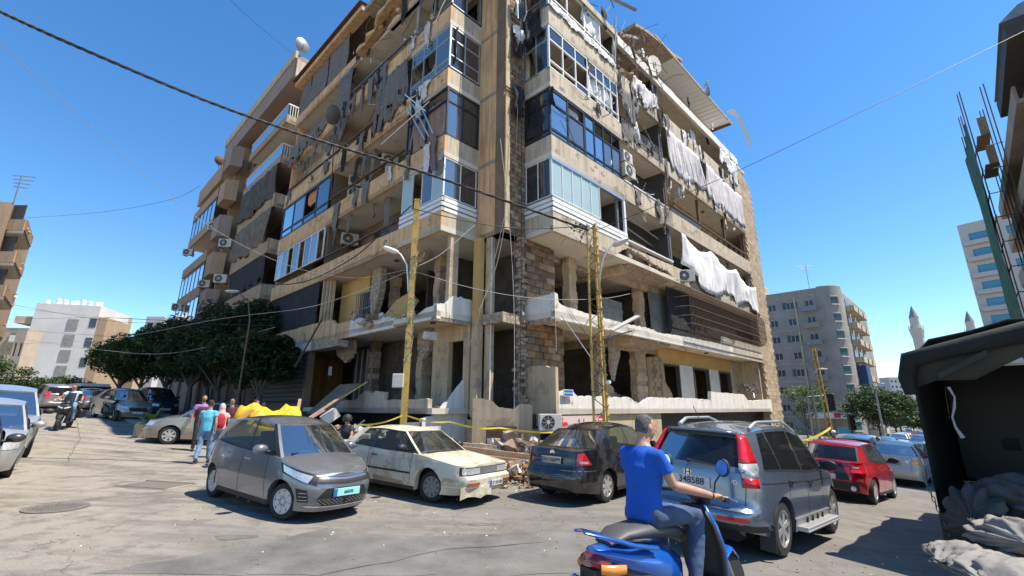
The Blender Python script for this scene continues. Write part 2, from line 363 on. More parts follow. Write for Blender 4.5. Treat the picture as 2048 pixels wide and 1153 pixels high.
def wall(name, side, u0, u1, z0, z1, v, th, holes, m, parent=BLD, **kw):
    """wall panel with real openings (u0,u1,z0,z1)"""
    us = sorted({u0, u1} | {max(u0, min(u1, h[i])) for h in holes for i in (0, 1)}); zs = sorted({z0, z1} | {max(z0, min(z1, h[i])) for h in holes for i in (2, 3)})
    mb = MB(); q = Q(side); idx = {}
    nu, nz_ = len(us)-1, len(zs)-1
    solid = lambda i, j: 0 <= i < nu and 0 <= j < nz_ and not any(h[0] <= (us[i]+us[i+1])/2 <= h[1] and h[2] <= (zs[j]+zs[j+1])/2 <= h[3] for h in holes)
    for i in range(nu):
        for j in range(nz_):
            if not solid(i, j): continue
            a, b, c, d = us[i], us[i+1], zs[j], zs[j+1]
            f = [q(a, v, c), q(b, v, c), q(b, v, d), q(a, v, d)]; g = [q(a, v+th, c), q(b, v+th, c), q(b, v+th, d), q(a, v+th, d)]
            mb.add(f, [(0, 1, 2, 3)]); mb.add(g, [(3, 2, 1, 0)])
            if not solid(i-1, j): mb.add([f[0], f[3], g[3], g[0]], [(0, 1, 2, 3)])
            if not solid(i+1, j): mb.add([f[1], g[1], g[2], f[2]], [(0, 1, 2, 3)])
            if not solid(i, j-1): mb.add([f[0], g[0], g[1], f[1]], [(0, 1, 2, 3)])
            if not solid(i, j+1): mb.add([f[3], f[2], g[2], g[3]], [(0, 1, 2, 3)])
    return build(name, mb, m, parent, **kw)
def slab_poly(z, off=0):
    return [F(*p, z) for p in [(2.97, 0), (A1, 0), (A1, .35), (A2, .35), (A2, B2), (0, B2), (0, 3.04), (1.8, 3.04), (1.8, 1.5), (2.97, 1.5)]]
for k, z in enumerate(S):
    mb = MB(); poly = slab_poly(z)
    mb.prism(poly, UP*.2, 0); build('floor_slab', mb, K['soffit'], BLD)
# roof deck
mb = MB().prism([F(*p, 24.4) for p in [(3.5, 3), (24, 3), (24, 19), (1.2, 20.9), (1.2, 8), (3.5, 8)]], UP*.25); build('roof_deck', mb, K['conc'], BLD)
# parapet bands of the upper floors: right facade, right wing side, left facade, left wing side
TH = .16
for k in (2, 3, 4, 5):
    z0 = S[k]-.02; z1 = S[k]+ {2: .85, 3: .97, 4: .9, 5: .98}[k]
    for (a, b) in ((2.97, 8.45), (8.45, 13.2), (13.2, A1)):
        if k == 2 and a == 2.97: # blast damage takes the lower edge away
            mb = MB(); pts = [(2.97, z1), (8.45, z1), (8.45, 9.0)] + jag([(8.45, 9.0), (7.9, 8.75), (7.4, 8.38), (6.9, 8.28)], 4, .12, .05)[1:] + [(2.97, z0)]
            qprism(mb, 'R', pts, 0, TH); build('balcony_parapet', mb, K['conc'], BLD); continue
        if k == 2 and a == 8.45:
            mb = MB(); qprism(mb, 'R', [(8.45, z1-.1), (8.45, 9.0)] + jag([(8.45, 9.0), (9.6, 8.95), (11, 8.75), (12.4, 8.7), (13.2, 8.4)], 8, .12, .07)[1:]+[(13.2, z1)], 0, TH); build('balcony_parapet', mb, K['conc'], BLD); continue
        mb = MB(); pts = [(a+.006, z0), (b-.006, z0), (b-.006, z1)] + ([] if k > 3 else jag([(b-.006, z1), (a+.006, z1)], k*7+int(a), .5, .012)[1:-1]) + [(a+.006, z1)]
        qprism(mb, 'R', pts, 0, TH); build('balcony_parapet', mb, K['conc'], BLD)
    mb = MB(); qbox(mb, 'RS', TH+.004, 1.5, .003, TH, z0, z1-.004); build('balcony_parapet', mb, K['conc'], BLD)
    for (a, b) in ((3.04, 6.0), (6.0, 13.7), (13.7, B2)):
        hi = z1 + (.0 if k != 5 else 0)
        mb = MB(); qbox(mb, 'L', a+.006, b-.006, 0, TH, z0, hi); build('balcony_parapet', mb, K['concL'], BLD)
    mb = MB(); qbox(mb, 'LS', TH+.004, 1.8, .003, TH, z0, z1-.004); build('balcony_parapet', mb, K['conc'], BLD)
# band 6 (floor 7) : right a 2.97-8.45 goes on, top band (slab 8)
mb = MB(); qbox(mb, 'R', 2.97, 8.6, -.12, .1, 21.0, 21.35); build('roof_edge', mb, K['conc'], BLD)
mb = MB(); pts = [(8.7, 20.75), (A1+.2, 20.75)] + jag([(A1+.2, 21.3), (8.7, 21.3)], 11, .3, .06); qprism(mb, 'R', pts, -.05, .15); build('roof_edge', mb, K['white'], BLD)
mb = MB(); qbox(mb, 'RS', .1, 1.5, -.1, .1, 21.0, 21.35); build('roof_edge', mb, K['conc'], BLD)
mb = MB(); qbox(mb, 'L', 11.5, B2, 0, TH, 21.18, 21.95); build('balcony_parapet', mb, K['concL'], BLD)
mb = MB(); qprism(mb, 'L', [(3.04, 21.2), (8.3, 21.2)]+jag([(8.9, 21.5), (8.1, 21.8), (7.2, 21.65), (6.4, 22.05), (3.04, 22.1)], 3, .2, .12), 0, TH); build('balcony_parapet', mb, K['concL'], BLD)
# --- pier
mb = MB(); mb.prism([F(1.8, 1.5, 8.3), F(2.97, 1.5, 8.3), F(2.97, 2.0, 8.3), F(2.2, 2.0, 8.3), F(2.2, 3.04, 8.3), F(1.8, 3.04, 8.3)], UP*18); build('corner_pier', mb, K['concL'], BLD)
mb = MB(); mb.fbox(1.76, 1.8, 1.5, 1.95, 8.3, 26); build('pier_render_strip', mb, K['brown'], BLD)
# raw blocks on its right face, each a piece
bw, bh = .39, .2
blk = [[MB().cbox((0, 0, 0), bw-.02, .07, bh-.02).mesh('block', [m]) for m in K['brick']], [MB().cbox((0, 0, 0), bw*.5-.02, .07, bh-.02).mesh('half_block', [m]) for m in K['brick']]]
rzR = math.atan2(UR.y, UR.x); r = random.Random(5)
z = 8.35; row = 0; nb = 0
while z < 24.2:
    a = 1.82 + (0 if row % 2 else .0)
    xs_ = [0.0, .39, .78] if row % 2 else [0.0, .195, .585, .975]
    for i, x in enumerate(xs_):
        half = (row % 2 == 0 and i in (0, 3)); wdt = bw*.5 if half else bw
        if x+wdt > 1.18: continue
        if r.random() < .07: continue
        c = F(1.8+x+wdt/2, 1.5-.03+r.uniform(-.018, .012), z+bh/2)
        o = obj('brick', blk[1 if half else 0][r.choices(range(5), (4, 4, 3, 3, 1))[0]], BLD); o.location = c; o.rotation_euler = (r.uniform(-.02, .02), 0, rzR+r.uniform(-.02, .02)); nb += 1
    z += bh; row += 1
# sunlit strip put in as paler jagged slabs on the pier's right face
mb = MB()
for (z0, z1) in ((8.4, 14.4), (14.9, 19.5)):
    L_ = jag([(1.80, z0), (1.80, z1)], 1, .5, 0); Rr = jag([(2.02, z1), (2.05, (z0+z1)/2), (2.03, z0)], 21+int(z0), .14, .07)
    qprism(mb, 'R', L_+Rr, 1.40, 1.46)
build('painted_sun_strip', mb, K['plaster'], BLD)
# --- inner walls (b = 1.5 right, a = 1.8 left) with window and door openings
def openings(rows): return rows
for k in range(2, 6):
    z0 = S[k]+.2; z1 = S[k+1]
    hR = [(3.4, 5.2, z0, z1-.55), (6.0, 7.9, z0, z1-.5), (9.3, 10.9, z0+.9, z1-.6), (11.4, 12.6, z0+.9, z1-.6), (14.2, 16.4, z0, z1-.5), (17.6, 19.4, z0, z1-.5), (20.6, 22.6, z0, z1-.5), (23.6, 25.2, z0, z1-.5)]
    wall('wall', 'R', 2.97, A1, z0, z1, 1.5, .2, hR, K['plaster'] if k in (2, 3) else K['plaster'])
    hL = [(3.4, 5.3, z0, z1-.5), (6.4, 8.0, z0, z1-.6), (9.9, 11.5, z0+.8, z1-.6), (14.5, 16.5, z0, z1-.5), (17.6, 19.5, z0, z1-.5)]
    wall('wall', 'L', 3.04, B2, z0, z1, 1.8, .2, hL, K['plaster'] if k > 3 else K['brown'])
    # dark rooms behind
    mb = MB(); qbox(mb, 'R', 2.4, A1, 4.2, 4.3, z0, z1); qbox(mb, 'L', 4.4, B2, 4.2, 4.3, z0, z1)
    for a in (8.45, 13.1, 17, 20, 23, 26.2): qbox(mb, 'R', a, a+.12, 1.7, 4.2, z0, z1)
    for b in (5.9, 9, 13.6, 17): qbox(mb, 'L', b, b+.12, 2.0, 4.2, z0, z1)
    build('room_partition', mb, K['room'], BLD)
    # cross walls between the balconies
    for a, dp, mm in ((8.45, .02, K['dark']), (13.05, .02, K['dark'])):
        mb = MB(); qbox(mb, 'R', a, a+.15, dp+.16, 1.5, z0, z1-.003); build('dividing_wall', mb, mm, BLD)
    for b in (5.95, 13.6):
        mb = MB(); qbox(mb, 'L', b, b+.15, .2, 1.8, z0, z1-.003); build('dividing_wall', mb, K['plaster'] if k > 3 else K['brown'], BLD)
    mb = MB(); qbox(mb, 'L', B2-.15, B2, .17, 1.8, z0, z1-.003); build('end_wall', mb, K['concL'], BLD)
# dark lintels over the loggias on the right
for k in (2, 3, 4):
    z1 = S[k+1]; mb = MB(); qbox(mb, 'R', 8.6, 13.05, 1.28, 1.42, z1-1.0 if k > 2 else z1-.9, z1-.004); build('roller_shutter_box', mb, K['dark'], BLD)
# floor 7 and penthouse walls
wall('wall', 'R', 2.97, A1, 18.2, 21.2, 1.5, .2, [(3.4, 5.2, 18.2, 20.7), (6, 7.9, 18.2, 20.7), (9.5, 11.5, 18.6, 20.9), (14.2, 16.4, 18.2, 20.7), (20.6, 22.6, 18.2, 20.7)], K['plaster'])
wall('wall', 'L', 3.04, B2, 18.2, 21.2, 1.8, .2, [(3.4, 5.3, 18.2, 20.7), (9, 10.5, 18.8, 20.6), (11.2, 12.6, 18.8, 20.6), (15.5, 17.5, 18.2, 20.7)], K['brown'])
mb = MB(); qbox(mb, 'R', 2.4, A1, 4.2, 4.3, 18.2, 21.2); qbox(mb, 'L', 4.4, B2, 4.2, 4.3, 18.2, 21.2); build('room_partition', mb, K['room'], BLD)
wall('penthouse_wall', 'L', 8, B2, 21.4, 24.4, 1.8, .2, [(9, 10.5, 21.6, 23.6), (12, 14, 21.4, 23.8), (16, 18, 21.4, 23.8)], K['brown'])
wall('penthouse_wall', 'R', 9, 24, 21.4, 24.4, 3.0, .2, [(11, 13, 21.4, 23.6), (16, 18, 21.4, 23.6)], K['brown'])
# back of the whole block: keeps light from shining through
mb = MB(); mb.fbox(A2-.2, A2, .36, B2, 0, 20.2); build('gable_wall', mb, K['plaster'], BLD)
mb = MB(); mb.fbox(.2, A2-.2, B2-.2, B2-.01, 0, 24.4); build('gable_wall', mb, K['concL'], BLD)
mb = MB(); mb.fbox(9, 9.2, 7, 20, 0, 21.2); mb.fbox(7, 28, 8.8, 9, 0, 21.2); build('core_wall', mb, K['room'], BLD)
# --- stone clad end wall (a 26.3 - 29.4): pieces
mb = MB(); qprism(mb, 'R', [(A1+.02, -2), (A2+.05, -2), (A2+.05, 19.6)]+jag([(A2+.05, 19.6), (A2-.3, 20.0), (28.2, 20.3), (27.4, 20.8), (26.6, 20.9)], 9, .3, .05)[1:]+[(A1+.02, 20.9)], .12, .5); build('stone_wall', mb, K['stone'][1], BLD)
STW = [o for o in COL.objects if o.name == 'stone_wall'][0]
sm = [MB().cbox((0, 0, 0), .512, .06, .262).mesh('stone', [m]) for m in K['stone']]
cells = []
z = .2; row = 0
while z < 20.0:
    off = .0 if row % 2 else -.26
    for i in range(7):
        a = A1+.28+off+i*.52
        if a-.26 < A1-.02 or a+.26 > A2+.12: continue
        if z > 19.3 and a > 28.6: continue
        cells.append((a, z+.135))
    z += .27; row += 1
cells.sort(key=lambda c: c[1]); r = random.Random(3)
many = MB()
for i, (a, z) in enumerate(cells):
    c = F(a, .10+r.uniform(-.006, .004), z)
    if i < 298:
        o = obj('stone', sm[r.choices(range(5), (4, 2, 2, 4, 1))[0]], BLD); o.location = c; o.rotation_euler = (0, 0, rzR)
    else: many.cbox(c, .505, .06, .255, r.choices(range(5), (4, 2, 2, 4, 1))[0], rz=rzR)
build('stone_facing', many, K['stone'], BLD, kind='stuff')
print('bricks', nb, 'stones', len(cells))

# --- lower two floors, torn open
# right wing: white first floor parapet, ragged
def ragged(name, side, u0, u1, z0, tops, mt, seed, v0=0, v1=.18, step=.14, amp=.03):
    mb = MB(); qprism(mb, side, [(u0, z0), (u1, z0)]+jag(tops, seed, step, amp), v0, v1); return build(name, mb, mt, BLD)
mb = MB(); qbox(mb, 'RS', .19, 1.5, .003, .16, 4.93, 5.8); build('balcony_parapet', mb, K['white'], BLD)
ragged('balcony_parapet', 'R', 2.97, 8.0, 4.85, [(8.0, 5.28), (5.2, 5.35), (3.6, 5.4), (3.2, 5.5), (3.15, 5.8), (2.97, 5.84)], K['white'], 2)
ragged('balcony_parapet', 'R', 8.0, 13.3, 4.85, [(13.3, 5.34), (11, 5.25), (9.6, 5.36), (8, 5.28)], K['white'], 5)
ragged('balcony_parapet', 'R', 13.3, 20.5, 4.87, [(20.5, 5.9), (19.2, 6.0), (18.9, 5.5), (17.6, 5.45), (13.3, 5.36)], K['white'], 6)
ragged('balcony_parapet', 'R', 20.5, A1, 4.87, [(A1, 6.05), (20.6, 5.95)], K['conc'], 7, amp=.015)
# left wing first floor parapet
mb = MB(); qprism(mb, 'LS', [(.0, 4.93), (1.8, 4.93), (1.8, 5.72)]+jag([(1.8, 5.72), (1.1, 5.85), (.7, 5.8), (.45, 5.5), (.0, 5.35)], 6, .12, .06)[1:], .003, .17); build('balcony_parapet', mb, K['white'], BLD)
ragged('balcony_parapet', 'L', 3.04, 4.6, 4.85, [(4.6, 5.1), (4.3, 5.15), (3.6, 5.35), (3.04, 5.4)], K['white'], 3, v0=.0)
ragged('balcony_parapet', 'L', 5.9, 9.6, 4.83, [(9.6, 5.62), (9, 5.45), (8.2, 5.4), (7.2, 5.42), (6.4, 5.35), (5.9, 5.25)], K['white'], 12, amp=.05)
ragged('balcony_parapet', 'L', 9.6, B2, 4.83, [(B2, 5.95), (13.6, 5.95), (11.6, 5.9), (11.1, 5.6), (9.6, 5.6)], K['concL'], 13, amp=.02)
# slab edges, raw and broken
for side, u0, u1, z0, z1, sd_ in (('L', 4.5, 6.0, 4.8, 5.12, 1), ('RS', 0, 1.5, 4.7, 4.93, 2), ('LS', 0, 1.8, 4.72, 4.94, 3)):
    mb = MB(); qprism(mb, side, [(u0, z0+.06), (u1, z0+.06)]+jag([(u1, z1), (u0, z1)], sd_, .1, .04), .02, .3); build('broken_slab_edge', mb, K['break'], BLD)
mb = MB(); mb.prism([F(1.7, 3.0, 4.75), F(1.7, 1.42, 4.75), F(2.97, 1.42, 4.75), F(2.97, 1.9, 4.75), F(2.1, 1.9, 4.75), F(2.1, 3.0, 4.75)], UP*.36); build('broken_slab_edge', mb, K['break'], BLD)
mb = MB(); mb.prism([F(1.7, 3.0, 1.2), F(1.7, 1.42, 1.2), F(2.97, 1.42, 1.2), F(2.97, 1.9, 1.2), F(2.1, 1.9, 1.2), F(2.1, 3.0, 1.2)], UP*.5); build('window_sill', mb, K['plaster'], BLD)
# frame beside the notch : yellow post, grey post
for z0, z1 in ((1.4, 4.95), (4.95, 8.3)):
    mb = MB(); mb.fbox(1.55, 1.8, 2.55, 2.9, z0, z1); build('corner_post', mb, K['yellow'] if z0 > 2 else K['plaster'], BLD)
    mb = MB(); mb.fbox(1.85, 2.05, 2.2, 2.5, z0, z1); build('corner_post', mb, K['plaster'], BLD)
    mb = MB(); mb.fbox(1.84, 1.88, 2.17, 2.19, z0+.1, z1); build('conduit', mb, K['whitemetal'], BLD)
    mb = MB(); mb.fbox(.35, 1.55, 2.92, 3.0, z0, z1, 0) if z0 > 9 else None
# beige wall of the left wing's side at ground floor, with window; wall at b=3.3 plane
wall('wall', 'L', 3.0, 5.3, 1.7, 4.95, 1.55, .2, [(3.35, 4.25, 1.7, 4.25)], K['plaster'])
mb = MB(); mb.fbox(.55, .95, 3.1, 3.3, 5.15, 8.3); build('column', mb, K['plaster'], BLD)
# white sloping ramp wall at the foot of the left wing
mb = MB(); P = [F(-.2, 3.3, -.3), F(-.2, 5.2, -.3), F(-.25, 3.9, .75), F(-.2, 3.5, 1.25)]; P = [(-.25, 3.25, -.3), (-.25, 5.3, -.3), (-.25, 4.6, .7), (-.25, 4.2, 1.2), (-.25, 3.25, 1.25)]
mb.prism([F(*p) for p in P], UR*.5); build('sloping_wall', mb, K['white'], BLD)
mb = MB(); qprism(mb, 'LS', [(-.25, -.3), (1.75, -.3)]+jag([(1.75, 2.9), (1.45, 2.6), (1.0, 2.1), (.6, 1.75), (.3, 1.5), (-.25, 1.35)], 5, .12, .05), .18, .35); build('sloping_wall', mb, K['white'], BLD)
# podium parapets
ragged('podium_parapet', 'R', 3.04, 7.4, 1.5, [(7.4, 2.14), (5.5, 2.16), (4.2, 2.12), (3.9, 2.3), (3.04, 2.3)], K['white'], 31)
ragged('podium_parapet', 'R', 7.4, 11.5, 1.5, [(11.5, 2.16), (9.5, 2.18), (9.0, 2.02), (8.6, 1.9), (8.1, 2.0), (7.7, 2.15), (7.4, 2.14)], K['white'], 32)
ragged('podium_parapet', 'R', 11.5, 16.1, 1.5, [(16.1, 2.15), (13, 2.2), (11.5, 2.17)], K['white'], 33)
ragged('podium_parapet', 'R', 16.1, 22.0, 1.5, [(22.0, 2.2), (21.4, 2.55), (16.3, 2.6), (16.2, 2.2)], K['white'], 34, amp=.02)
ragged('podium_parapet', 'R', 22.0, A1+.5, 1.5, [(A1+.5, 2.3), (22.0, 2.18)], K['white'], 35)
ragged('podium_parapet', 'RS', .0, 1.5, 1.1, [(1.5, 3.15), (.9, 3.2), (0, 3.12)], K['plaster'], 36, v0=-.05, v1=.1)
ragged('podium_parapet', 'L', 3.3, 6.2, 1.5, [(6.2, 1.98), (5, 2.0), (3.3, 2.0)], K['conc'], 37)
ragged('podium_parapet', 'L', 6.2, 10.2, 1.5, [(10.2, 2.02), (9.0, 2.0), (8.4, 2.05), (7.8, 2.35), (7.3, 2.3), (7.2, 2.15), (6.9, 2.35), (6.2, 2.3)], K['conc'], 38, amp=.05)
# interior of floors 1 and 2 : columns, partitions, ceilings, wrecked
for (a, b, s_, z0, z1, mt) in [(1.8, 5.4, .35, 5.15, 8.3, 'plaster'), (1.8, 9.1, .4, 5.15, 8.3, 'plaster'), (5.9, 1.5, .5, 5.15, 8.3, 'plaster'), (1.75, 6.3, .45, 1.7, 4.95, 'plaster'), (1.75, 10.5, .45, 1.7, 4.95, 'brown'),
        (7.9, 1.6, .5, 1.7, 4.95, 'plaster'), (11.2, 1.5, .95, 1.7, 4.95, 'plaster'), (4.8, 5.2, .4, 1.7, 4.95, 'room'), (4.8, 5.2, .4, 5.15, 8.3, 'room'), (11.9, 1.5, .5, 5.15, 8.3, 'plaster'), (6, 7, .4, 5.15, 8.3, 'room')]:
    mb = MB(); r_c = random.Random(int(a*10+b)); n_c = 12
    for i in range(n_c):
        j_ = (lambda: r_c.uniform(-.035, .035)); q0, q1 = z0+(z1-z0)*i/n_c, z0+(z1-z0)*(i+1)/n_c-.002
        mb.prism([F(a+j_(), b+j_(), q0), F(a+s_+j_(), b+j_(), q0), F(a+s_+j_(), b+.4+j_(), q0), F(a+j_(), b+.4+j_(), q0)], UP*(q1-q0), 1 if r_c.random() < .3 else 0)
    build('column', mb, [K[mt], K['break']], BLD)
for k in (0, 1):
    z0, z1 = S[k]+.2, S[k+1]
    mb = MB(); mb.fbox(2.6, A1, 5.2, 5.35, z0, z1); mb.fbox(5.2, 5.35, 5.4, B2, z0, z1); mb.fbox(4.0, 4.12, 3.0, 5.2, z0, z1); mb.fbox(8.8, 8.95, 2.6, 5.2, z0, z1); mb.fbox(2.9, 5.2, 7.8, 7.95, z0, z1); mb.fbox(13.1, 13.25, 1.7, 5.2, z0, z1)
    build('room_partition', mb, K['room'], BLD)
# basement front
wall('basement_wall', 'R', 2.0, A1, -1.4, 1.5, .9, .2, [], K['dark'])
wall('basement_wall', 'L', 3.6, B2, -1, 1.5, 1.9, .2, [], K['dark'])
for (a0, a1) in ((3.1, 5.1), (5.12, 8.6), (8.62, 10.6)):
    mb = MB(); qbox(mb, 'R', a0, a1, .12, .3, -1.2, 1.5); build('shopfront_wall', mb, K['plaster'], BLD)
mb = MB(); mb.fbox(1.65, 2.95, .75, .9, -.4, 1.0); build('shopfront_wall', mb, K['plaster'], BLD)
mb = MB(); mb.fbox(1.62, 1.78, .9, 3.15, -.4, 1.3); build('shopfront_wall', mb, K['plaster'], BLD)
# raw block panels either side of the notch under the right wing, laid block by block
def blockwall(side, u0, u1, z0, z1, v, bw, bh, ragR=None, seed=1, back=K['brown'], weights=(4, 4, 3, 3, 1), name='brick'):
    r = random.Random(seed); mb = MB(); qprism(mb, side, [(u0, z0), (u1, z0)] + (jag([(u1, z0), (u1, z1)], seed, .2, .08)[1:] if ragR else [(u1, z1)]) + [(u0, z1)], v+.04, v+.3); pw = build('block_wall', mb, back, BLD)
    ms = [MB().cbox((0, 0, 0), bw-.02, .08, bh-.02).mesh('block', [m]) for m in K['brick']]; q = Q(side); z = z0; row = 0
    rz = math.atan2(*(q(1, 0, 0)-q(0, 0, 0)).yx)
    while z+bh <= z1+.05:
        u = u0-(bw/2 if row % 2 else 0)
        while u < u1:
            if u+bw*.4 > u0 and u+bw <= u1+.12 and r.random() > .08:
                o = obj(name, ms[r.choices(range(5), weights)[0]], BLD); o.location = q(u+bw/2, v+r.uniform(-.03, .02), z+bh/2); o.rotation_euler = (r.uniform(-.02, .02), 0, rz+r.uniform(-.03, .03))
            u += bw
        z += bh; row += 1
blockwall('R', 2.75, 4.85, 5.6, 8.28, 1.45, .5, .27, True, 4)
blockwall('R', 2.75, 5.3, 2.2, 4.9, 1.45, .5, .27, True, 5)
blockwall('R', 12.35, 13.2, 1.7, 4.3, 1.3, .4, .22, None, 6, K['plaster'], (1, 0, 2, 1, 5))
blockwall('R', 8.6, 13.0, 8.35, 9.0, .35, .42, .2, None, 7, K['brown'], (3, 2, 2, 3, 3))
mb = MB(); r = random.Random(9)
for z0, z1, n in ((5.1, 8.3, 22), (1.9, 4.95, 22)):     # knocked out ragged block ends
    for i in range(n): mb.cbox(F(2.72+r.uniform(-.1, .08), 1.4+r.uniform(-.06, .2), z0+(z1-z0)*(i+.5)/n), r.uniform(.12, .3), .25, (z1-z0)/n*.86, 0, rz=rzR+r.uniform(-.2, .2))
build('torn_block_ends', mb, K['break'], BLD, kind='stuff')
# jagged remains of partitions standing in the open storeys
def stub(side, pts, v0, v1, m, seed, step=.15, amp=.06):
    mb = MB(); qprism(mb, side, jag(pts+[pts[0]], seed, step, amp)[:-1], v0, v1); return build('broken_partition', mb, m, BLD)
stub('R', [(5.4, 5.15), (6.6, 5.15), (6.3, 6.4), (5.9, 7.1), (5.4, 8.28)], 2.6, 2.75, K['brown'], 1); stub('R', [(9.3, 5.15), (12.2, 5.15), (12.2, 6.9), (11.3, 6.4), (10.5, 6.6), (9.3, 5.9)], 3.2, 3.35, K['plaster'], 2)
stub('R', [(13.2, 1.7), (14.4, 1.7), (14.2, 2.5), (13.6, 3.0), (13.5, 4.2), (13.2, 4.3)], 1.24, 1.34, K['brick'][4], 3); stub('R', [(8.5, 1.7), (10.4, 1.7), (10.2, 2.7), (9.4, 2.9), (8.6, 2.6)], 2.3, 2.45, K['plaster'], 4)
stub('R', [(8.4, 4.93), (8.4, 3.4), (8.6, 2.9), (8.9, 3.6), (9.2, 4.1), (9.3, 4.93)], 1.2, 1.35, K['break'], 5); stub('R', [(12.7, 8.28), (12.7, 7.2), (13.2, 7.0), (13.4, 7.8), (13.6, 8.28)], 1.2, 1.4, K['break'], 6)
stub('L', [(8.8, 8.28), (8.8, 7.2), (9.1, 6.3), (9.4, 5.7), (9.7, 6.9), (9.6, 8.28)], .9, 1.2, K['break'], 7); stub('L', [(4.2, 5.15), (6.4, 5.15), (6.2, 5.9), (5.4, 6.0), (4.9, 5.6)], 2.5, 2.65, K['plaster'], 8)
stub('L', [(6.5, 8.28), (6.5, 7.6), (5.6, 7.9), (5.2, 8.28)], 1.0, 1.2, K['break'], 9); stub('L', [(5.3, 4.93), (5.4, 4.0), (5.9, 3.6), (6.0, 4.93)], 1.4, 1.6, K['break'], 10); stub('L', [(6.4, 1.7), (9.4, 1.7), (9.2, 2.2), (8.0, 2.6), (7.2, 2.2)], 2.2, 2.35, K['brown'], 12)
stub('L', [(10.5, 4.93), (10.4, 4.2), (11.2, 3.8), (12.2, 4.3), (12.4, 4.93)], .7, .85, K['break'], 13)
for i, (pts, v, m) in enumerate(((([(3.2, 1.7), (6.8, 1.7), (6.5, 2.1), (5.2, 2.5), (4.4, 2.2), (3.3, 2.4)]), 1.9, 'break'), ([(9.5, 1.7), (12.8, 1.7), (12.0, 2.3), (10.8, 2.5)], 2.7, 'break'), ([(3.2, 5.15), (8, 5.15), (7, 5.6), (5.6, 5.9), (4, 5.5)], 3.4, 'break'))): stub('R', pts, v, v+.4, K[m], 20+i)
# blast pocks and peeled render on the bands: shallow chips standing off the face
mb = MB(); r = random.Random(55)
for i in range(230):
    side = r.random() < .55; k = r.choice((2, 3, 4, 5)); u = r.uniform(3.2, 26) if side else r.uniform(3.2, 20.5); z = S[k]+r.uniform(.05, .8); s_ = r.uniform(.03, .10)*(1.6 if u < 9 else 1); q = Q('R' if side else 'L'); n_ = 7
    pts = [q(u+s_*r.uniform(.6, 1.6)*math.cos(a*6.283/n_), -.006, z+s_*r.uniform(.5, 1.1)*math.sin(a*6.283/n_)) for a in range(n_)]; mb.prism(pts, q(0, .008, 0)-q(0, 0, 0), 0)
build('render_scars', mb, K['break'], BLD, kind='stuff')
# seams, oil stains and dusty patches on the road
K['stain'] = mat('oil_stain', (.13, .122, .108), .9, var=.4, sc_=4); K['dust'] = mat('dusty_patch', (.265, .245, .21), .95, var=.35, sc_=3); K['seam'] = mat('tar_seam', (.115, .108, .095), .9, var=.4, sc_=6)
def blob(name, px, py, s_, m, dz, seed, asp=.5, rz=0):
    c = gpt(px, py); r = random.Random(seed); P = []
    for i in range(14): a = i*6.283/14; k = r.uniform(.55, 1.1)*s_; v = Matrix.Rotation(rz, 3, 'Z')@Vector((math.cos(a)*k, math.sin(a)*k*asp, 0)); P.append(c+v)
    sheet(name, None, m, dz, P)
for i, (px, py, s_, asp, rz, m) in enumerate(((470, 1075, .30, .5, .3, 'stain'), (250, 905, .5, .5, .2, 'stain'), (960, 1050, .25, .5, .1, 'stain'), (1730, 1010, .45, .5, .7, 'stain'))): blob('road_patch', px, py, s_, K[m], .004, i, asp, rz)
def seam(pix, w_, m, dz, seed):
    P = [gpt(*p) for p in pix]; r = random.Random(seed); L_, R2 = [], []
    for a, b in zip(P, P[1:]):
        d = (b-a).normalized(); s_ = Vector((-d.y, d.x, 0)); n = max(4, int((b-a).length/.25))
        for k in range(n): q_ = a.lerp(b, k/n)+s_*r.uniform(-.03, .03); ww = w_*r.uniform(.5, 1.2); L_.append(q_+s_*ww); R2.append(q_-s_*ww)
    f_ = lambda v: Vector((v.x, v.y, G(v.x)+dz)); mb = MB(); mb.grid([[f_(v) for v in L_], [f_(v) for v in R2]], flip=True); o = build('road_seam', mb, m, kind='structure')
    if o.data.polygons[0].normal.z < 0: o.data.flip_normals()
seam([(0, 1015), (180, 1000), (400, 978), (520, 955)], .012, K['seam'], .005, 1); seam([(150, 835), (160, 880), (130, 930)], .012, K['seam'], .005, 2); seam([(640, 1153), (900, 1100), (1120, 1085)], .012, K['seam'], .013, 5)
# ================================================================== FACADE DRESSING
def glaze(side, u0, u1, z0, z1, n, gm_, fm, v=.05, transom=None, sill=None, fw=.05, broken=(), curtain=None, tilt=None):
    """window range: one frame part with its panes as sub-parts"""
    q = Q(side); mb = MB(); us = [u0+(u1-u0)*i/n for i in range(n+1)]; sg = 1
    for u in us: qbox(mb, side, u-fw/2, u+fw/2, v, v+.07, z0, z1)
    hz = [z0, z1-fw] + ([transom] if transom else []) + ([sill] if sill else [])
    for z in hz: qbox(mb, side, u0-fw/2, u1+fw/2, v-.006, v+.076, z, z+fw)
    fr = build('window_frame', mb, fm, BLD); lv = sorted([z0]+([sill] if sill else [])+([transom] if transom else [])+[z1])
    for i in range(n):
        for j in range(len(lv)-1):
            if (i, j) in broken or (i, -1) in broken: continue
            g = gm_[i % len(gm_)] if isinstance(gm_, list) else gm_
            mb = MB(); qbox(mb, side, us[i]+fw/2, us[i+1]-fw/2, v+.03, v+.042, lv[j]+.02, lv[j+1]-.005); build('pane', mb, g, fr)
    return fr
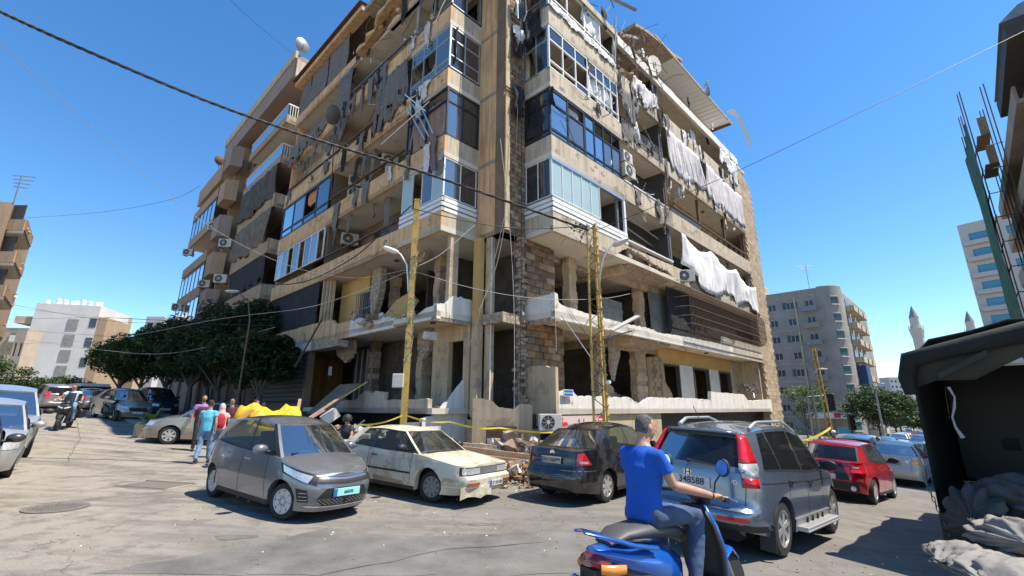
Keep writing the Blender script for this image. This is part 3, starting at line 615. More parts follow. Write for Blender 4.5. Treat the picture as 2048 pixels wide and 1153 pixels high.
def drape(name, side, u0, u1, z0, z1, v, m, label, cat='curtain', group=None, waves=8, amp=.06, low=None, sag=.0, seed=0, top=None, parent=None, nx=None, skew=0):
    """hanging cloth: low(t) lower edge, top(t) upper edge"""
    q = Q(side); r = random.Random(seed); nx = nx or max(24, waves*5); nz_ = 9; rows = []; ph = [r.uniform(0, 6) for _ in range(4)]
    for j in range(nz_+1):
        s_ = j/nz_; row = []
        for i in range(nx+1):
            t = i/nx; zt = (top(t) if top else z1); zb = (low(t) if low else z0)+.05*math.sin(t*waves*2.1+ph[2])
            fn_ = noise.noise(Vector((t*waves*1.9+ph[0], s_*1.3+ph[3], seed+v*3))); f2 = noise.noise(Vector((t*waves*5+ph[1], s_*2, 3)))
            wv = amp*(.5+s_*.9)*(1.7*fn_+.7*f2+.3*math.sin(t*waves*6.283+ph[0]))
            zb += .5*amp/.06*.3*noise.noise(Vector((t*waves*.7, ph[1], 9)))*(1 if (z1-z0) > .8 else .4)
            row.append(q(u0+(u1-u0)*t+skew*s_+.5*s_*(.1+amp)*noise.noise(Vector((t*4, s_*3, ph[2]))), v+wv-sag*math.sin(s_*3.14), zt+(zb-zt)*s_))
        rows.append(row)
    mb = MB(); mb.grid(rows)
    if name in ('shade_net', 'striped_curtain', 'grey_net'): mb.f = [f_ for k_, f_ in enumerate(mb.f) if not (k_//nx >= nz_-3 and noise.noise(Vector((k_ % nx*.35, k_//nx*.6, ph[0])))>.28)]; mb.m = mb.m[:len(mb.f)]
    o = build(name, mb, m, parent, smooth=180)
    sl = o.modifiers.new('s', 'SOLIDIFY'); sl.thickness = .012
    if parent is None:
        o['label'] = label; o['category'] = cat
        if group: o['group'] = group
    return o
# --- right facade, near bay (u 2.97 .. 8.45)
glaze('R', 3.0, 6.3, 9.78, 11.48, 5, K['frost'], K['whitemetal'], .02, fw=.03)
glaze('RS', .12, 1.4, 9.78, 11.48, 2, K['glassd'], K['whitemetal'], .02, fw=.03)
for side, u0, u1 in (('R', 2.95, 8.45), ('RS', 0, 1.45), ('L', 3.02, 6), ('LS', 0, 1.75)):
    for i, (z0, z1, v0) in enumerate(((9.12, 9.26, -.02), (9.32, 9.47, -.04), (9.53, 9.68, -.02))):
        mb = MB(); qbox(mb, side, u0, u1, v0, .12, z0, z1); build('rail_track', mb, K['whitemetal'], BLD)
mb = MB(); qbox(mb, 'R', 2.98, 8.45, 0.0, .12, 11.36, 11.48); build('rail_track', mb, K['alu'], BLD)
mb = MB(); qbox(mb, 'R', 8.3, 8.45, .0, .1, 9.7, 11.4); build('window_frame', mb, K['whitemetal'], BLD)
mb = MB(); qbox(mb, 'R', 7.98, 8.12, .2, .3, 9.7, 11.4); build('window_frame', mb, K['steel'], BLD)
# inner white wall behind the missing panes
wall('wall', 'R', 6.2, 8.4, 8.5, 11.5, 1.3, .1, [(6.3, 7.3, 8.5, 10.4)], K['soffit'])
glaze('R', 3.0, 5.35, 12.5, 14.75, 2, [K['glassm'], K['glassb']], K['black'], .03, transom=14.0, sill=12.75, fw=.09, broken={(1, 2)})
glaze('R', 5.45, 8.35, 12.5, 14.75, 4, [K['glassm'], K['glassm'], K['glassb'], K['glassb']], K['black'], .05, transom=14.0, sill=12.75, fw=.08, broken={(1, 2), (2, 2), (3, 2)})
glaze('RS', .12, 1.42, 12.5, 14.75, 2, K['glassd'], K['black'], .03, transom=14.0, sill=12.75, fw=.08)
drape('curtain', 'R', 4.2, 5.2, 12.8, 14.6, .22, K['curt_lilac'], 'beige striped curtain behind the black framed corner window', waves=6)
drape('curtain', 'R', 6.9, 8.2, 12.8, 14.0, .2, K['curt_white'], 'black and white patterned curtain beside the stacked air conditioners', waves=4)
drape('curtain', 'R', 3.1, 4.1, 12.8, 14.6, .25, K['curt_white'], 'white net curtain in the sky reflecting corner window', waves=6)
glaze('R', 3.0, 5.8, 15.75, 17.95, 3, K['glassd'], K['whitemetal'], .02, transom=17.2, sill=16.1, fw=.06, broken={(0, 1), (1, 1), (2, 1), (0, 0), (1, 0)})
glaze('R', 5.9, 8.4, 15.75, 17.95, 4, K['glassd'], K['whitemetal'], .02, transom=17.2, sill=16.1, fw=.06, broken={(i, j) for i in range(4) for j in (0, 1)})
glaze('RS', .12, 1.42, 15.75, 17.95, 2, K['glassd'], K['alu'], .02, transom=17.2, fw=.06, broken={(1, 0)})
drape('curtain', 'R', 6.0, 8.3, 16.1, 17.9, .2, K['curt_white'], 'blue and white striped cloth blown against the white window bars', waves=9, amp=.1)
drape('curtain', 'R', 5.95, 8.35, 16.0, 17.2, .34, K['curt_grey'], 'grey cloth bunched behind the striped cloth in the white barred balcony', waves=11, amp=.09)
glaze('R', 3.0, 8.4, 19.05, 21.0, 4, K['glassd'], K['whitemetal'], .0, sill=19.55, fw=.07, broken={(i, j) for i in range(4) for j in range(2)} - {(0, 0)})
glaze('RS', .12, 1.42, 19.05, 21.0, 1, K['glassd'], K['steel'], .02, sill=19.5, fw=.06, broken={(0, 1)})
drape('curtain', 'R', 5.6, 7.2, 19.2, 20.9, .1, K['curt_white'], 'white cloth knotted round the top balcony frame', waves=4, amp=.1, low=lambda t: 19.4+.9*abs(t-.5))
drape('curtain', 'R', 3.6, 4.6, 19.1, 20.9, .6, K['curt_grey'], 'grey curtain hanging inside the top corner balcony', waves=5)
drape('torn_sheet', 'R', 3.0, 8.3, 18.9, 19.3, -.06, K['curt_white'], 'pale plastic sheet flapping along the top balcony parapet', 'sheet', waves=13, amp=.05)
# right facade, middle loggia
for k, z0 in ((2, 9.3), (3, 12.6)):
    fr = glaze('R', 9.3, 10.9, z0+.2, z0+1.55, 2, K['glassd'], K['black'], 1.52, fw=.07); glaze('R', 11.4, 12.6, z0+.2, z0+1.5, 1, K['frost'] if 0 else K['glassd'], K['wood'], 1.52, fw=.07)
mb = MB(); qbox(mb, 'R', 11.35, 12.65, 1.42, 1.47, 12.7, 14.2); build('wood_panel', mb, K['wood'], BLD)
mb = MB(); qbox(mb, 'R', 11.35, 12.9, 1.40, 1.47, 9.3, 10.6); build('wood_panel', mb, K['plaster'], BLD)
for k, (u0, z0, z1) in enumerate(((8.7, 10.9, 11.0), (9.2, 10.55, 10.62))):
    mb = MB(); mb.tube([F(8.8, .3+.3*k, z0), F(12.6, .5+.3*k, z1-.3)], .035); build('bent_rail', mb, K['alu'], BLD)
for z, hgt in ((12.6, .06), (9.45, .06)):
    mb = MB(); qbox(mb, 'R', 8.5, 13.1, -.03, .2, z-.1, z-.03); build('coping', mb, K['whitemetal'], BLD)
# loggia floor 5 with tangled laundry and net
drape('hanging_cloth', 'R', 8.5, 10.4, 16.2, 18.0, -.05, K['curt_grey'], 'torn grey and white cloth hanging from the upper right loggia', 'cloth', waves=6, amp=.12, low=lambda t: 17.3-2.2*t*(1-t)*2)
drape('hanging_cloth', 'R', 8.7, 10.2, 15.6, 17.6, .03, K['curt_white'], 'shredded white cloth over the torn grey one', 'cloth', waves=5, amp=.1, low=lambda t: 17.2-1.9*t)
mb = MB(); r = random.Random(2)
for i in range(26):
    u = 8.6+i*.17; qbox(mb, 'R', u, u+.02, -.04, -.02, 15.2-.03*(i % 3), 16.1)
for j in range(5): qbox(mb, 'R', 8.6, 13.0, -.02, 0, 15.25+.2*j, 15.27+.2*j)
build('wire_mesh_rail', mb, K['steel'], BLD, kind='stuff')
drape('hanging_cloth', 'R', 9.9, 12.6, 18.6, 19.5, -.1, K['curt_lilac'], 'pale rags snagged on the parapet under the broken roof', 'cloth', waves=9, amp=.12, low=lambda t: 18.3+.3*math.sin(9*t))
# right facade far bays
for k in (2, 3, 4, 5):
    z0 = S[k]; mb = MB(); 
    for a in (13.35, 17.9, 22.2, 26.1):
        if k == 5 and a > 14: break
        qbox(mb, 'R', a, a+.12, .2, .35, z0+.9, S[k+1]-.005)
    build('balcony_post', mb, K['rust'] if k == 3 else K['steel'], BLD)
mb = MB(); qbox(mb, 'R', 13.4, 26.2, .0, .12, 12.9, 12.97); build('handrail', mb, K['rust'], BLD)
mb = MB()
for i in range(46): qbox(mb, 'R', 13.5+i*.09, 13.53+i*.09, .05, .08, 12.47, 12.9)
for i in range(9): qbox(mb, 'R', 18+i*.95, 18.04+i*.95, .05, .09, 12.47, 12.9)
build('baluster_row', mb, K['steel'], BLD, kind='stuff')
drape('balcony_curtain', 'R', 13.45, 18.4, 15.2, 17.95, -.06, K['curt_lilac'], 'pale drape shading the fourth balcony past the loggia', group=None, waves=20, amp=.07, low=lambda t: 15.25+.12*math.sin(13*t)+.55*t*t, skew=.5)
drape('balcony_curtain', 'R', 19.1, 20.9, 14.9, 17.9, -.1, K['curt_lilac'], 'bundled drape twisted between the two pale balcony curtains', waves=6, amp=.12, low=lambda t: 15.2)
drape('balcony_curtain', 'R', 20.9, 26.2, 15.2, 17.85, -.05, K['curt_lilac'], 'pale drape nearest the stone end wall', waves=18, amp=.06, low=lambda t: 15.3+.1*math.sin(21*t)-.15*t)
drape('balcony_curtain', 'R', 18.6, 19.4, 18.5, 20.7, .5, K['curt_white'], 'tied white curtain in the open top balcony', waves=3, amp=.09)
drape('balcony_curtain', 'R', 22.5, 25.8, 18.6, 20.6, -.05, K['curt_white'], 'ragged white sheets at the stone wall end of the top balcony', waves=8, amp=.1, low=lambda t: 19.1+.5*math.sin(5*t))
def clothlow(t):
    P = [(0, 9.6), (.08, 8.9), (.2, 8.45), (.33, 8.2), (.42, 8.75), (.5, 9.0), (.6, 8.9), (.66, 8.35), (.75, 8.7), (.85, 8.85), (.92, 8.3), (1, 8.05)]
    for (a, x), (b, y) in zip(P, P[1:]):
        if t <= b: return x+(y-x)*(t-a)/(b-a)
    return P[-1][1]
def clothtop(t): return 11.4-.55*abs(math.sin(t*9.4))-.9*t*t
drape('white_cloth', 'R', 14.3, 26.4, 8.4, 11.3, -.14, K['curt_white'], 'long white sheets draped over the balcony above the iron grille', 'cloth', waves=9, amp=.13, low=clothlow, top=clothtop, nx=130, seed=60)
for a in (15.8, 19.3): 
    mb = MB(); qbox(mb, 'R', a, a+1.6, 1.46, 1.49, 8.6, 10.9); build('door_panel', mb, K['dark'], BLD)
# AC units ------------------------------------------------------------
def ac_proto():
    t = thing('air_conditioner', 'beige air conditioner unit', 'air conditioner')
    mb = MB(); mb.cbox((0, 0, 0), .85, .32, .6); build('casing', mb, K['ac'], t, bevel=.02, world=False)
    mb = MB(); ax = Matrix.Rotation(R_(90), 3, 'X'); mb.lathe((-.1, -.162, 0), [(.25, 0), (.25, .012), (.22, .012), (.22, .004), (.01, .004)], 20, ax=ax); build('fan_ring', mb, K['acdark'], t, world=False)
    mb = MB()
    for i in range(8):
        a = i*math.pi/4; mb.box((-.1, -.175, 0), (math.cos(a)*.24, 0, math.sin(a)*.24), (0, -.006, 0), (-math.sin(a)*.012, 0, math.cos(a)*.012))
    mb.lathe((-.1, -.17, 0), [(.07, 0), (.05, .012)], 12, ax=ax); build('fan_guard', mb, K['ac'], t, world=False)
    mb = MB()
    for s in (-.3, .3): mb.cbox((s, .1, -.33), .04, .55, .04); mb.cbox((s, .36, -.18), .04, .04, .34)
    build('bracket', mb, K['rust'], t, world=False)
    return t
ACP = ac_proto(); acn = 0
rzL = math.atan2(-UL.y, -UL.x)
def ac(side, u, v, z, label, s=1.0, turn=0):
    global acn
    q = Q(side); base = rzR if side == 'R' else rzL
    o = ACP if acn == 0 else copy_tree(ACP)
    o.location = q(u, v, z); o.rotation_euler = (0, 0, base+turn); o.scale = (s, s, s); o['label'] = label; acn += 1; return o
ac('R', 8.95, .1, 13.95, 'air conditioner on the sunlit facade, upper of the stacked pair')
ac('R', 8.95, .05, 13.15, 'air conditioner in a wire cage, lower of the sunlit stacked pair', 1.15)
ac('R', 14.1, -.15, 8.75, 'air conditioner tucked below the white sheets', 1.1, R_(-50))
p_ = atY(1100, 845, 14.95); o = ac('R', 3, 0, 1, 'air conditioner low beside the pale sign with red discs', .85); o.location = p_; o.rotation_euler = (0, 0, R_(8))
ac('L', 13.1, 1.2, 10.85, 'air conditioner hung in the lowest upper balcony of the shaded facade', 1.1, R_(70))
ac('L', 9.4, 1.2, 14.3, 'air conditioner, upper of the pair beside the wooden framed window', 1.0, R_(70))
ac('L', 8.9, 1.2, 13.4, 'air conditioner, lower of the pair beside the wooden framed window', 1.0, R_(70))
ac('L', 12.9, 1.2, 14.4, 'air conditioner above the bent pipe near the black framed windows', 1.1, R_(60))
ac('L', 12.9, 1.2, 13.6, 'air conditioner below its twin near the black framed windows', 1.1, R_(60))
ac('L', 10.1, 1.1, 20.3, 'air conditioner under the torn roof slab on the shaded side', 1.15, R_(60))
ac('L', 6.6, 1.1, 19.9, 'long air conditioner closest to the corner on the top shaded floor', 1.3, R_(40))
ac('L', 12.8, 1.1, 19.7, 'air conditioner with a reddish fan behind the top parapet', 1.1, R_(70))
ac('L', 12.9, 1.3, 17.0, 'air conditioner behind the rail of the orange walled balcony', .9, R_(60))
# --- left facade glazing
glaze('L', 3.05, 5.95, 9.75, 11.45, 4, [K['frost'], K['glassb'], K['glassd'], K['frost']], K['whitemetal'], .02, fw=.03, broken={(2, 0)})
glaze('LS', .08, 1.72, 9.75, 11.45, 2, [K['glassm'], K['glassd']], K['whitemetal'], .02, fw=.03)
glaze('L', 3.05, 5.9, 12.48, 14.75, 2, K['glassd'], K['black'], .02, transom=14.1, fw=.06, broken={(0, 0), (1, 0), (0, 1), (1, 1)})
drape('curtain', 'L', 3.15, 5.7, 12.5, 14.4, .15, K['curt_brown'], 'brown curtain behind broken frames at the corner of the shaded side', waves=9, amp=.08)
glaze('LS', .08, 1.72, 12.48, 14.75, 2, [K['glassm'], K['glassd']], K['black'], .02, transom=14.1, fw=.07)
glaze('L', 3.05, 5.9, 15.8, 17.95, 3, K['glassb'], K['alu'], .02, transom=17.25, sill=16.15, fw=.06, broken={(2, 1), (1, 1)})
glaze('LS', .08, 1.72, 15.8, 17.95, 2, K['glassd'], K['alu'], .02, transom=17.25, sill=16.4, fw=.06)
glaze('L', 3.05, 5.6, 19.1, 21.1, 2, K['glassd'], K['steel'], .02, fw=.07, broken={(0, 0), (1, 0)})
glaze('LS', .08, 1.72, 19.1, 21.1, 2, K['glassd'], K['steel'], .02, fw=.06, broken={(1, 0)})
drape('striped_curtain', 'L', 6.05, 8.9, 15.55, 18.0, -.1, K['curt_grey'], 'dark striped curtain hanging out over the shaded facade', waves=9, amp=.11, low=lambda t: 15.5-.5*t)
mb = MB()
for i in range(3): mb.tube([F(-.3, 5.6-.5*i, 14.9-.15*i), F(-.1, 4.3-.3*i, 12.7)], .035)
mb.tube([F(-.4, 7.4, 13.7), F(-.25, 3.9, 14.3)], .03); mb.tube([F(-.6, 5.3, 15.2), F(-.2, 4.2, 14.0)], .03)
build('bent_frame_bars', mb, K['alu'], BLD, kind='stuff')
# rails, windows of the middle of the shaded facade
for z, u0, u1, mm in ((13.0, 6.1, 13.5, 'rust'), (9.55, 6.1, 20.6, 'rust'), (16.0, 9.0, 20.5, 'rust'), (19.35, 6, 20.5, 'steel')):
    mb = MB(); qbox(mb, 'L', u0, u1, -.02, .1, z, z+.06); build('handrail', mb, K[mm], BLD)
glaze('L', 10.1, 11.5, 9.6, 10.5, 2, K['glassd'], K['whitemetal'], 1.72, fw=.06, broken={(0, 0)}); glaze('L', 7.1, 8.2, 9.7, 10.7, 2, K['glassd'], K['whitemetal'], 1.72, fw=.06)
glaze('L', 6.4, 8.0, 12.7, 14.2, 2, [K['frost'], K['glassd']], K['plaster'], 1.7, fw=.14)
mb = MB(); qbox(mb, 'L', 6.05, 13.5, 1.5, 1.79, 11.7, 14.75); 
glaze('L', 10.0, 11.6, 16.3, 17.2, 2, K['glassd'], K['alu'], 1.72, fw=.06)
mb = MB(); qbox(mb, 'L', 6.06, 13.55, 1.74, 1.78, 15.0, 16.25); qbox(mb, 'L', 6.06, 9.9, 1.74, 1.78, 16.25, 17.95); qbox(mb, 'L', 11.7, 13.55, 1.74, 1.78, 16.25, 17.95); qbox(mb, 'L', 9.9, 11.7, 1.74, 1.78, 17.25, 17.95); build('orange_wall_panel', mb, mat('orange_plaster', (.50, .27, .11), .9, var=.15), BLD)
mb = MB(); q = Q('L')
for i in range(12): qbox(mb, 'L', 7.9+i*.11, 7.93+i*.11, .9, .93, 9.6, 10.3)
qbox(mb, 'L', 7.88, 9.2, .9, .93, 10.3, 10.33); build('window_bars', mb, K['steel'], BLD, kind='stuff')
# far bay
glaze('L', 13.75, 20.7, 12.5, 14.75, 4, [K['glassd'], K['glassd'], K['glassb'], K['glassm']], K['black'], .02, sill=12.95, fw=.12, broken={(1, 1)})
drape('curtain', 'L', 15.0, 17.0, 13.6, 14.7, .2, K['curt_orange'], 'orange curtain caught in the black framed windows', waves=5, low=lambda t: 13.5+.4*t)
glaze('L', 13.75, 20.7, 9.62, 11.45, 8, [K['glassd'], K['glassb'], K['glassd'], K['glassb']], K['whitemetal'], .02, fw=.06, broken={(0, 0), (3, 0), (5, 0)})
mb = MB(); qbox(mb, 'L', 13.9, B2, .9, 1.0, 15.9, 16.1); build('inner_rail', mb, K['rust'], BLD)
wall('wall', 'L', 13.7, B2, 15, 18, .9, .08, [], K['soffit'])
drape('grey_net', 'L', 13.9, 20.9, 18.4, 19.3, -.08, K['curt_grey'], 'crumpled grey net along the shaded balcony parapet', 'net', waves=14, amp=.08, low=lambda t: 18.5-.7*t*t)
drape('grey_net', 'L', 12.0, 13.9, 16.4, 21, -.05, K['curt_grey'], 'grey shade cloth hanging between two balconies on the shaded side', 'net', waves=4, amp=.12, skew=.6)
for i, (u0, u1, lab) in enumerate(((13.4, 16.2, 'grey roof terrace curtain closest to the torn roof'), (16.3, 18.9, 'plain grey curtain in the middle of the roof terrace'), (19.0, 20.7, 'folded grey curtain at the far end of the roof terrace'))):
    drape('terrace_curtain', 'L', u0, u1, 21.9, 24.6, .05, K['curt_grey'], lab, waves=4+i, amp=.06)
# corrugated roof edge on the left
mb = MB(); n = 70; rows = []
for j, (a, z) in enumerate(((-.55, 24.95), (2.5, 25.3))):
    rows.append([F(a, 11.2+i*(B2+.3-11.2)/(n*2), z+(.05 if i % 2 else 0)) for i in range(n*2+1)])
mb.grid(rows); mb.grid([[p-UP*.03 for p in r_] for r_ in rows], flip=True); mb.grid([rows[0], [p-UP*.06 for p in rows[0]]]); build('corrugated_roof', mb, K['rust'], BLD)
mb = MB(); qbox(mb, 'L', 11.3, B2+.2, -.35, 0.2, 24.5, 24.85); build('roof_fascia', mb, K['concL'], BLD)
# broken roof slab hanging over the near left
def slabpiece(name, pts, th, m, parent=BLD, seed=0, amp=.12, d=None):
    r = random.Random(seed); P = []
    for i, p in enumerate(pts):
        qn = pts[(i+1) % len(pts)]
        for k in range(5): v = p.lerp(qn, k/5); P.append(v+Vector((r.uniform(-amp, amp), r.uniform(-amp, amp), r.uniform(-amp, amp)*.3)))
    mb = MB(); mb.prism(P, d or UP*th); return build(name, mb, m, parent)
slabpiece('broken_roof_slab', [F(-.2, 3.2, 24.2), F(-.2, 11.3, 24.3), F(3, 11.3, 24.3), F(3, 3.2, 24.2)], .3, K['break'], seed=1)
slabpiece('broken_roof_slab', [F(-.4, 6.5, 22.9), F(-.5, 9.5, 22.0), F(1.6, 9.6, 22.6), F(1.6, 6.6, 23.8)], .22, K['concL'], seed=2)
slabpiece('broken_roof_slab', [F(-.6, 8.8, 21.4), F(-.5, 11.0, 21.0), F(.6, 11.0, 21.3), F(.6, 9, 21.9)], .2, K['concL'], seed=5)
# rubble helper
def rub(mb, c, n, sp, s0, s1, seed, nm=1, flat=.7, hgt=0):
    r = random.Random(seed)
    for i in range(n):
        p = Vector(c)+Vector((r.gauss(0, sp[0]), r.gauss(0, sp[1]), r.uniform(0, 1)*hgt)); s = r.uniform(s0, s1)*r.uniform(.5, 1)
        V = [Vector((x*s*r.uniform(.5, 1), y*s*r.uniform(.5, 1), z*s*flat*r.uniform(.5, 1))) for x in (-1, 1) for y in (-1, 1) for z in (-1, 1)]
        E = Matrix.Rotation(r.uniform(0, 3), 3, 'Z') @ Matrix.Rotation(r.uniform(-.6, .6), 3, 'X')
        mb.add([p+E@v for v in V], [(0, 1, 3, 2), (4, 6, 7, 5), (0, 4, 5, 1), (2, 3, 7, 6), (0, 2, 6, 4), (1, 5, 7, 3)], r.randrange(nm))
rubm = [K['break'], K['brick'][4], K['white'], K['brick'][0]]
mb = MB()

def rubF(a0, a1, b0, b1, z, n, s0, s1, seed, hh):
    r = random.Random(seed)
    for i in range(n): t_ = r.random(); rub(mb, F(a0+(a1-a0)*r.random(), b0+(b1-b0)*r.random(), z+hh*t_*t_), 1, (0, 0), s0, s1, seed*999+i, 4)
rubF(0, 1.5, 5, 10.5, 21.5, 90, .06, .24, 3, .9); rubF(8.8, 13.5, .05, 2, 21.25, 190, .06, .26, 4, .9); rubF(8.7, 13, .0, .9, 19.0, 90, .05, .2, 6, .5); rubF(3.2, 8.4, .0, 1.5, 21.4, 90, .04, .16, 8, .25); rubF(0, 1.6, 4, 9, 19.2, 50, .05, .18, 9, .4)
rubF(13, 16, .1, 1, 24.3, 30, .05, .18, 11, .1)
build('roof_debris', mb, rubm, BLD, kind='stuff')
mb = MB(); r = random.Random(12)
for i in range(40):
    u = r.uniform(8.8, 13.2); p = F(u, r.uniform(-.6, .8), r.uniform(19.4, 22.5)); d = Vector((r.uniform(-1, 1), r.uniform(-1, 1), r.uniform(-1.2, .4))).normalized(); mb.tube([p, p+d*r.uniform(.3, 1.4), p+d*r.uniform(1.2, 1.6)+Vector((0, 0, -.4))], .018, 4)
for i in range(26):
    u = r.uniform(5, 11); p = F(r.uniform(-.5, .6), u, r.uniform(21.0, 24)); d = Vector((r.uniform(-1, 1), r.uniform(-1, 1), r.uniform(-1.5, .3))).normalized(); mb.tube([p, p+d*r.uniform(.3, 1.2)], .018, 4)
build('twisted_rods', mb, K['rust'], BLD, kind='stuff')
for (P0, P1, s_) in ((F(5.5, -.2, 21.4), F(5.8, -.9, 23.4), .05), (F(4.6, -.3, 22.5), F(6.6, -.9, 23.6), .09), (F(6.8, -.2, 22.6), F(8.8, -1.2, 22.2), .09), (F(8.2, -.1, 19.1), F(8.5, -.15, 22.3), .05), (F(8.0, .7, 18.4), F(8.3, .7, 21.2), .12)):
    mb = MB(); mb.tube([P0, P1], s_, 5); build('roof_beam', mb, K['steel'] if s_ < .1 else K['wood'], BLD)
# corrugated canopy above the right roof terrace
mb = MB(); n = 46; rows = []
for j in range(4):
    b = -.25+j*1.05; rows.append([F(13.0+i*(25.6-13.0)/(2*n), b, 24.15+j*.05+(.07 if (i//2) % 2 else 0)) for i in range(2*n+1)])
mb.grid(rows); mb.grid([[p+UP*.02 for p in r_] for r_ in rows], flip=True)
build('canopy_sheet', mb, K['whitemetal'], BLD)
for b in (-.25, 1.4, 2.9):
    mb = MB(); mb.fbox(12.9, 25.7, b-.04, b+.04, 24.02, 24.12); build('canopy_beam', mb, K['conc'], BLD)
for a in (13.2, 16.5, 19.8, 23.0, 25.5):
    mb = MB(); mb.fbox(a, a+.06, 2.6, 2.66, 21.4, 24.02); build('canopy_post', mb, K['steel'], BLD)
mb = MB(); mb.fbox(25.55, 25.7, -.25, 2.9, 24.0, 24.35); build('canopy_beam', mb, K['rust'], BLD)
slabpiece('broken_roof_slab', [F(10.9, -.1, 23.5), F(16.6, -.35, 24.35), F(16.8, 2.4, 24.4), F(11, 2.6, 23.5)], .22, K['break'], seed=8, amp=.06)
slabpiece('broken_roof_slab', [F(9.6, .4, 22.0), F(11.7, .1, 23.1), F(11.8, 2.4, 23.1), F(9.4, 2.4, 22.0)], .2, K['break'], seed=9)
mb = MB(); mb.grid([[F(20.2+i*.12, -.3-.25*math.sin(i*.5+j*.3), 24.3+.5*math.sin(i*.9)*.6+j*.18) for i in range(9)] for j in range(4)]); o = build('crumpled_sheet', mb, K['steel'], BLD); o.modifiers.new('s', 'SOLIDIFY').thickness = .02
mb = MB(); mb.grid([[F(24.6+i*.13, -.2-.12*i-(.1*j), 24.25+.55*math.sin(i*.42)-.03*i*i+j*.16) for i in range(10)] for j in range(3)]); o = build('crumpled_sheet', mb, K['whitemetal'], BLD); o.modifiers.new('s', 'SOLIDIFY').thickness = .02
# pale half circle vent sheet and dark hanging basket
mb = MB(); mb.add([F(13.0, -.1, 21.2)]+[F(13.0+.9*math.cos(t*math.pi/8+.6), -.1-.1*math.sin(t), 21.4+1.2*math.sin(t*math.pi/8+.6)) for t in range(9)], [(0, i, i+1) for i in range(1, 9)]); o = build('torn_sheet_metal', mb, K['soffit'], BLD); o.modifiers.new('s', 'SOLIDIFY').thickness = .02
def dish(name, p, rad, d, m, label, mast=None, wire=False):
    t = thing(name, label, 'satellite dish', p); ax = Vector(d).to_track_quat('Z', 'Y').to_matrix(); mb = MB()
    if wire:
        for rr in (rad, rad*.66, rad*.33): mb.tube([ax@Vector((rr*math.cos(a*.2618), rr*math.sin(a*.2618), .25*rr*rr/rad)) for a in range(25)], .012, 4)
        for i in range(20): a = i*math.pi/10; mb.tube([ax@Vector((0, 0, 0)), ax@Vector((rad*.5*math.cos(a), rad*.5*math.sin(a), .06*rad)), ax@Vector((rad*math.cos(a), rad*math.sin(a), .25*rad))], .01, 4)
    else:
        mb.lathe((0, 0, 0), [(rad*k/6, .3*rad*(k/6)**2) for k in range(1, 7)]+[(rad*k/6, .3*rad*(k/6)**2-.02) for k in range(6, 0, -1)], 20, ax=ax)
    build('dish', mb, m, t, world=False, smooth=40)
    mb = MB(); mb.tube([ax@Vector((0, rad*.95, .2*rad)), ax@Vector((0, 0, rad*.9))], .02, 5); mb.cbox(ax@Vector((0, 0, rad*.9)), .1, .1, .1); build('feed_arm', mb, K['steel'], t, world=False)
    if mast is not None: mb = MB(); mb.tube([(0, 0, 0), Vector(mast)-Vector(p)], .03, 6); build('mast', mb, K['rust'], t, world=False)
    return t
dish('wire_dish', F(13.2, -.35, 12.2+.7), .62, (.55, -.7, .3), K['rust'], 'rusty wire satellite dish on the sunlit balcony rail', F(13.3, .1, 12.4), True)
dish('satellite_dish', F(-.7, 12.4, 17.6), .55, (-.7, .2, .35), K['steel'], 'grey satellite dish on a long pole against the shaded facade', F(-.3, 12.6, 12.6))
# --- first floor right : grey shutters, iron grille
for (u0, u1, v, z0, z1) in ((8.4, 10.3, 1.6, 5.4, 6.9), (12.6, 16.0, 1.2, 5.3, 7.9)):
    n = int((u1-u0)/.16); me = None
    for i in range(n):
        mb = MB(); qbox(mb, 'R', u0+i*(u1-u0)/n, u0+(i+.86)*(u1-u0)/n, v, v+.04, z0, z1); build('shutter_slat', mb, K['steelshut'] if 'steelshut' in K else K.setdefault('steelshut', mat('grey_shutter_paint', (.17, .18, .17), .6, var=.2)), BLD)
    mb = MB(); qbox(mb, 'R', u0-.05, u1+.05, v+.05, v+.09, z0, z1); qbox(mb, 'R', u0, u1, v-.03, v, z0+.9, z0+.98); qbox(mb, 'R', u0, u1, v-.03, v, z1-.5, z1-.42); build('shutter_frame', mb, K['steelshut'], BLD)
gr = thing('iron_grille', 'rusty bowed iron grille caging the balcony under the white sheets', 'grille', F(13.6, 0, 5.4)); 
def gv(t): return -.02-.45*min(1, max(0, (1-t)*2.6)) if t > .62 else -.47
nb_ = 74; zt, zb = 8.3, 5.75
for i in range(nb_+1):
    u = 13.7+i*(26.2-13.7)/nb_; mb = MB(); zlo = 5.45+(.55 if u > 20 else 0)
    mb.tube([F(u, -.0, zt), F(u, -.32, zt-.25), F(u, -.42, zt-.6), F(u, -.42, zlo+.45), F(u, -.3, zlo+.15), F(u, 0, zlo)], .016, 4, cap=False); build('grille_bar', mb, K['rust'], gr)
for j, (z, v) in enumerate(((8.1, -.25), (7.55, -.44), (7.0, -.44), (6.5, -.44), (6.05, -.44))):
    mb = MB(); mb.tube([F(13.4, .3, z-.02), F(13.62, -.1, z), F(13.75, v, z), F(26.25, v, z)], .022, 5); build('grille_rail', mb, K['rust'], gr)
mb = MB(); qbox(mb, 'R', 13.5, 26.2, .7, .75, 5.4, 8.2); build('mesh_backing', mb, K['curt_black'], gr)
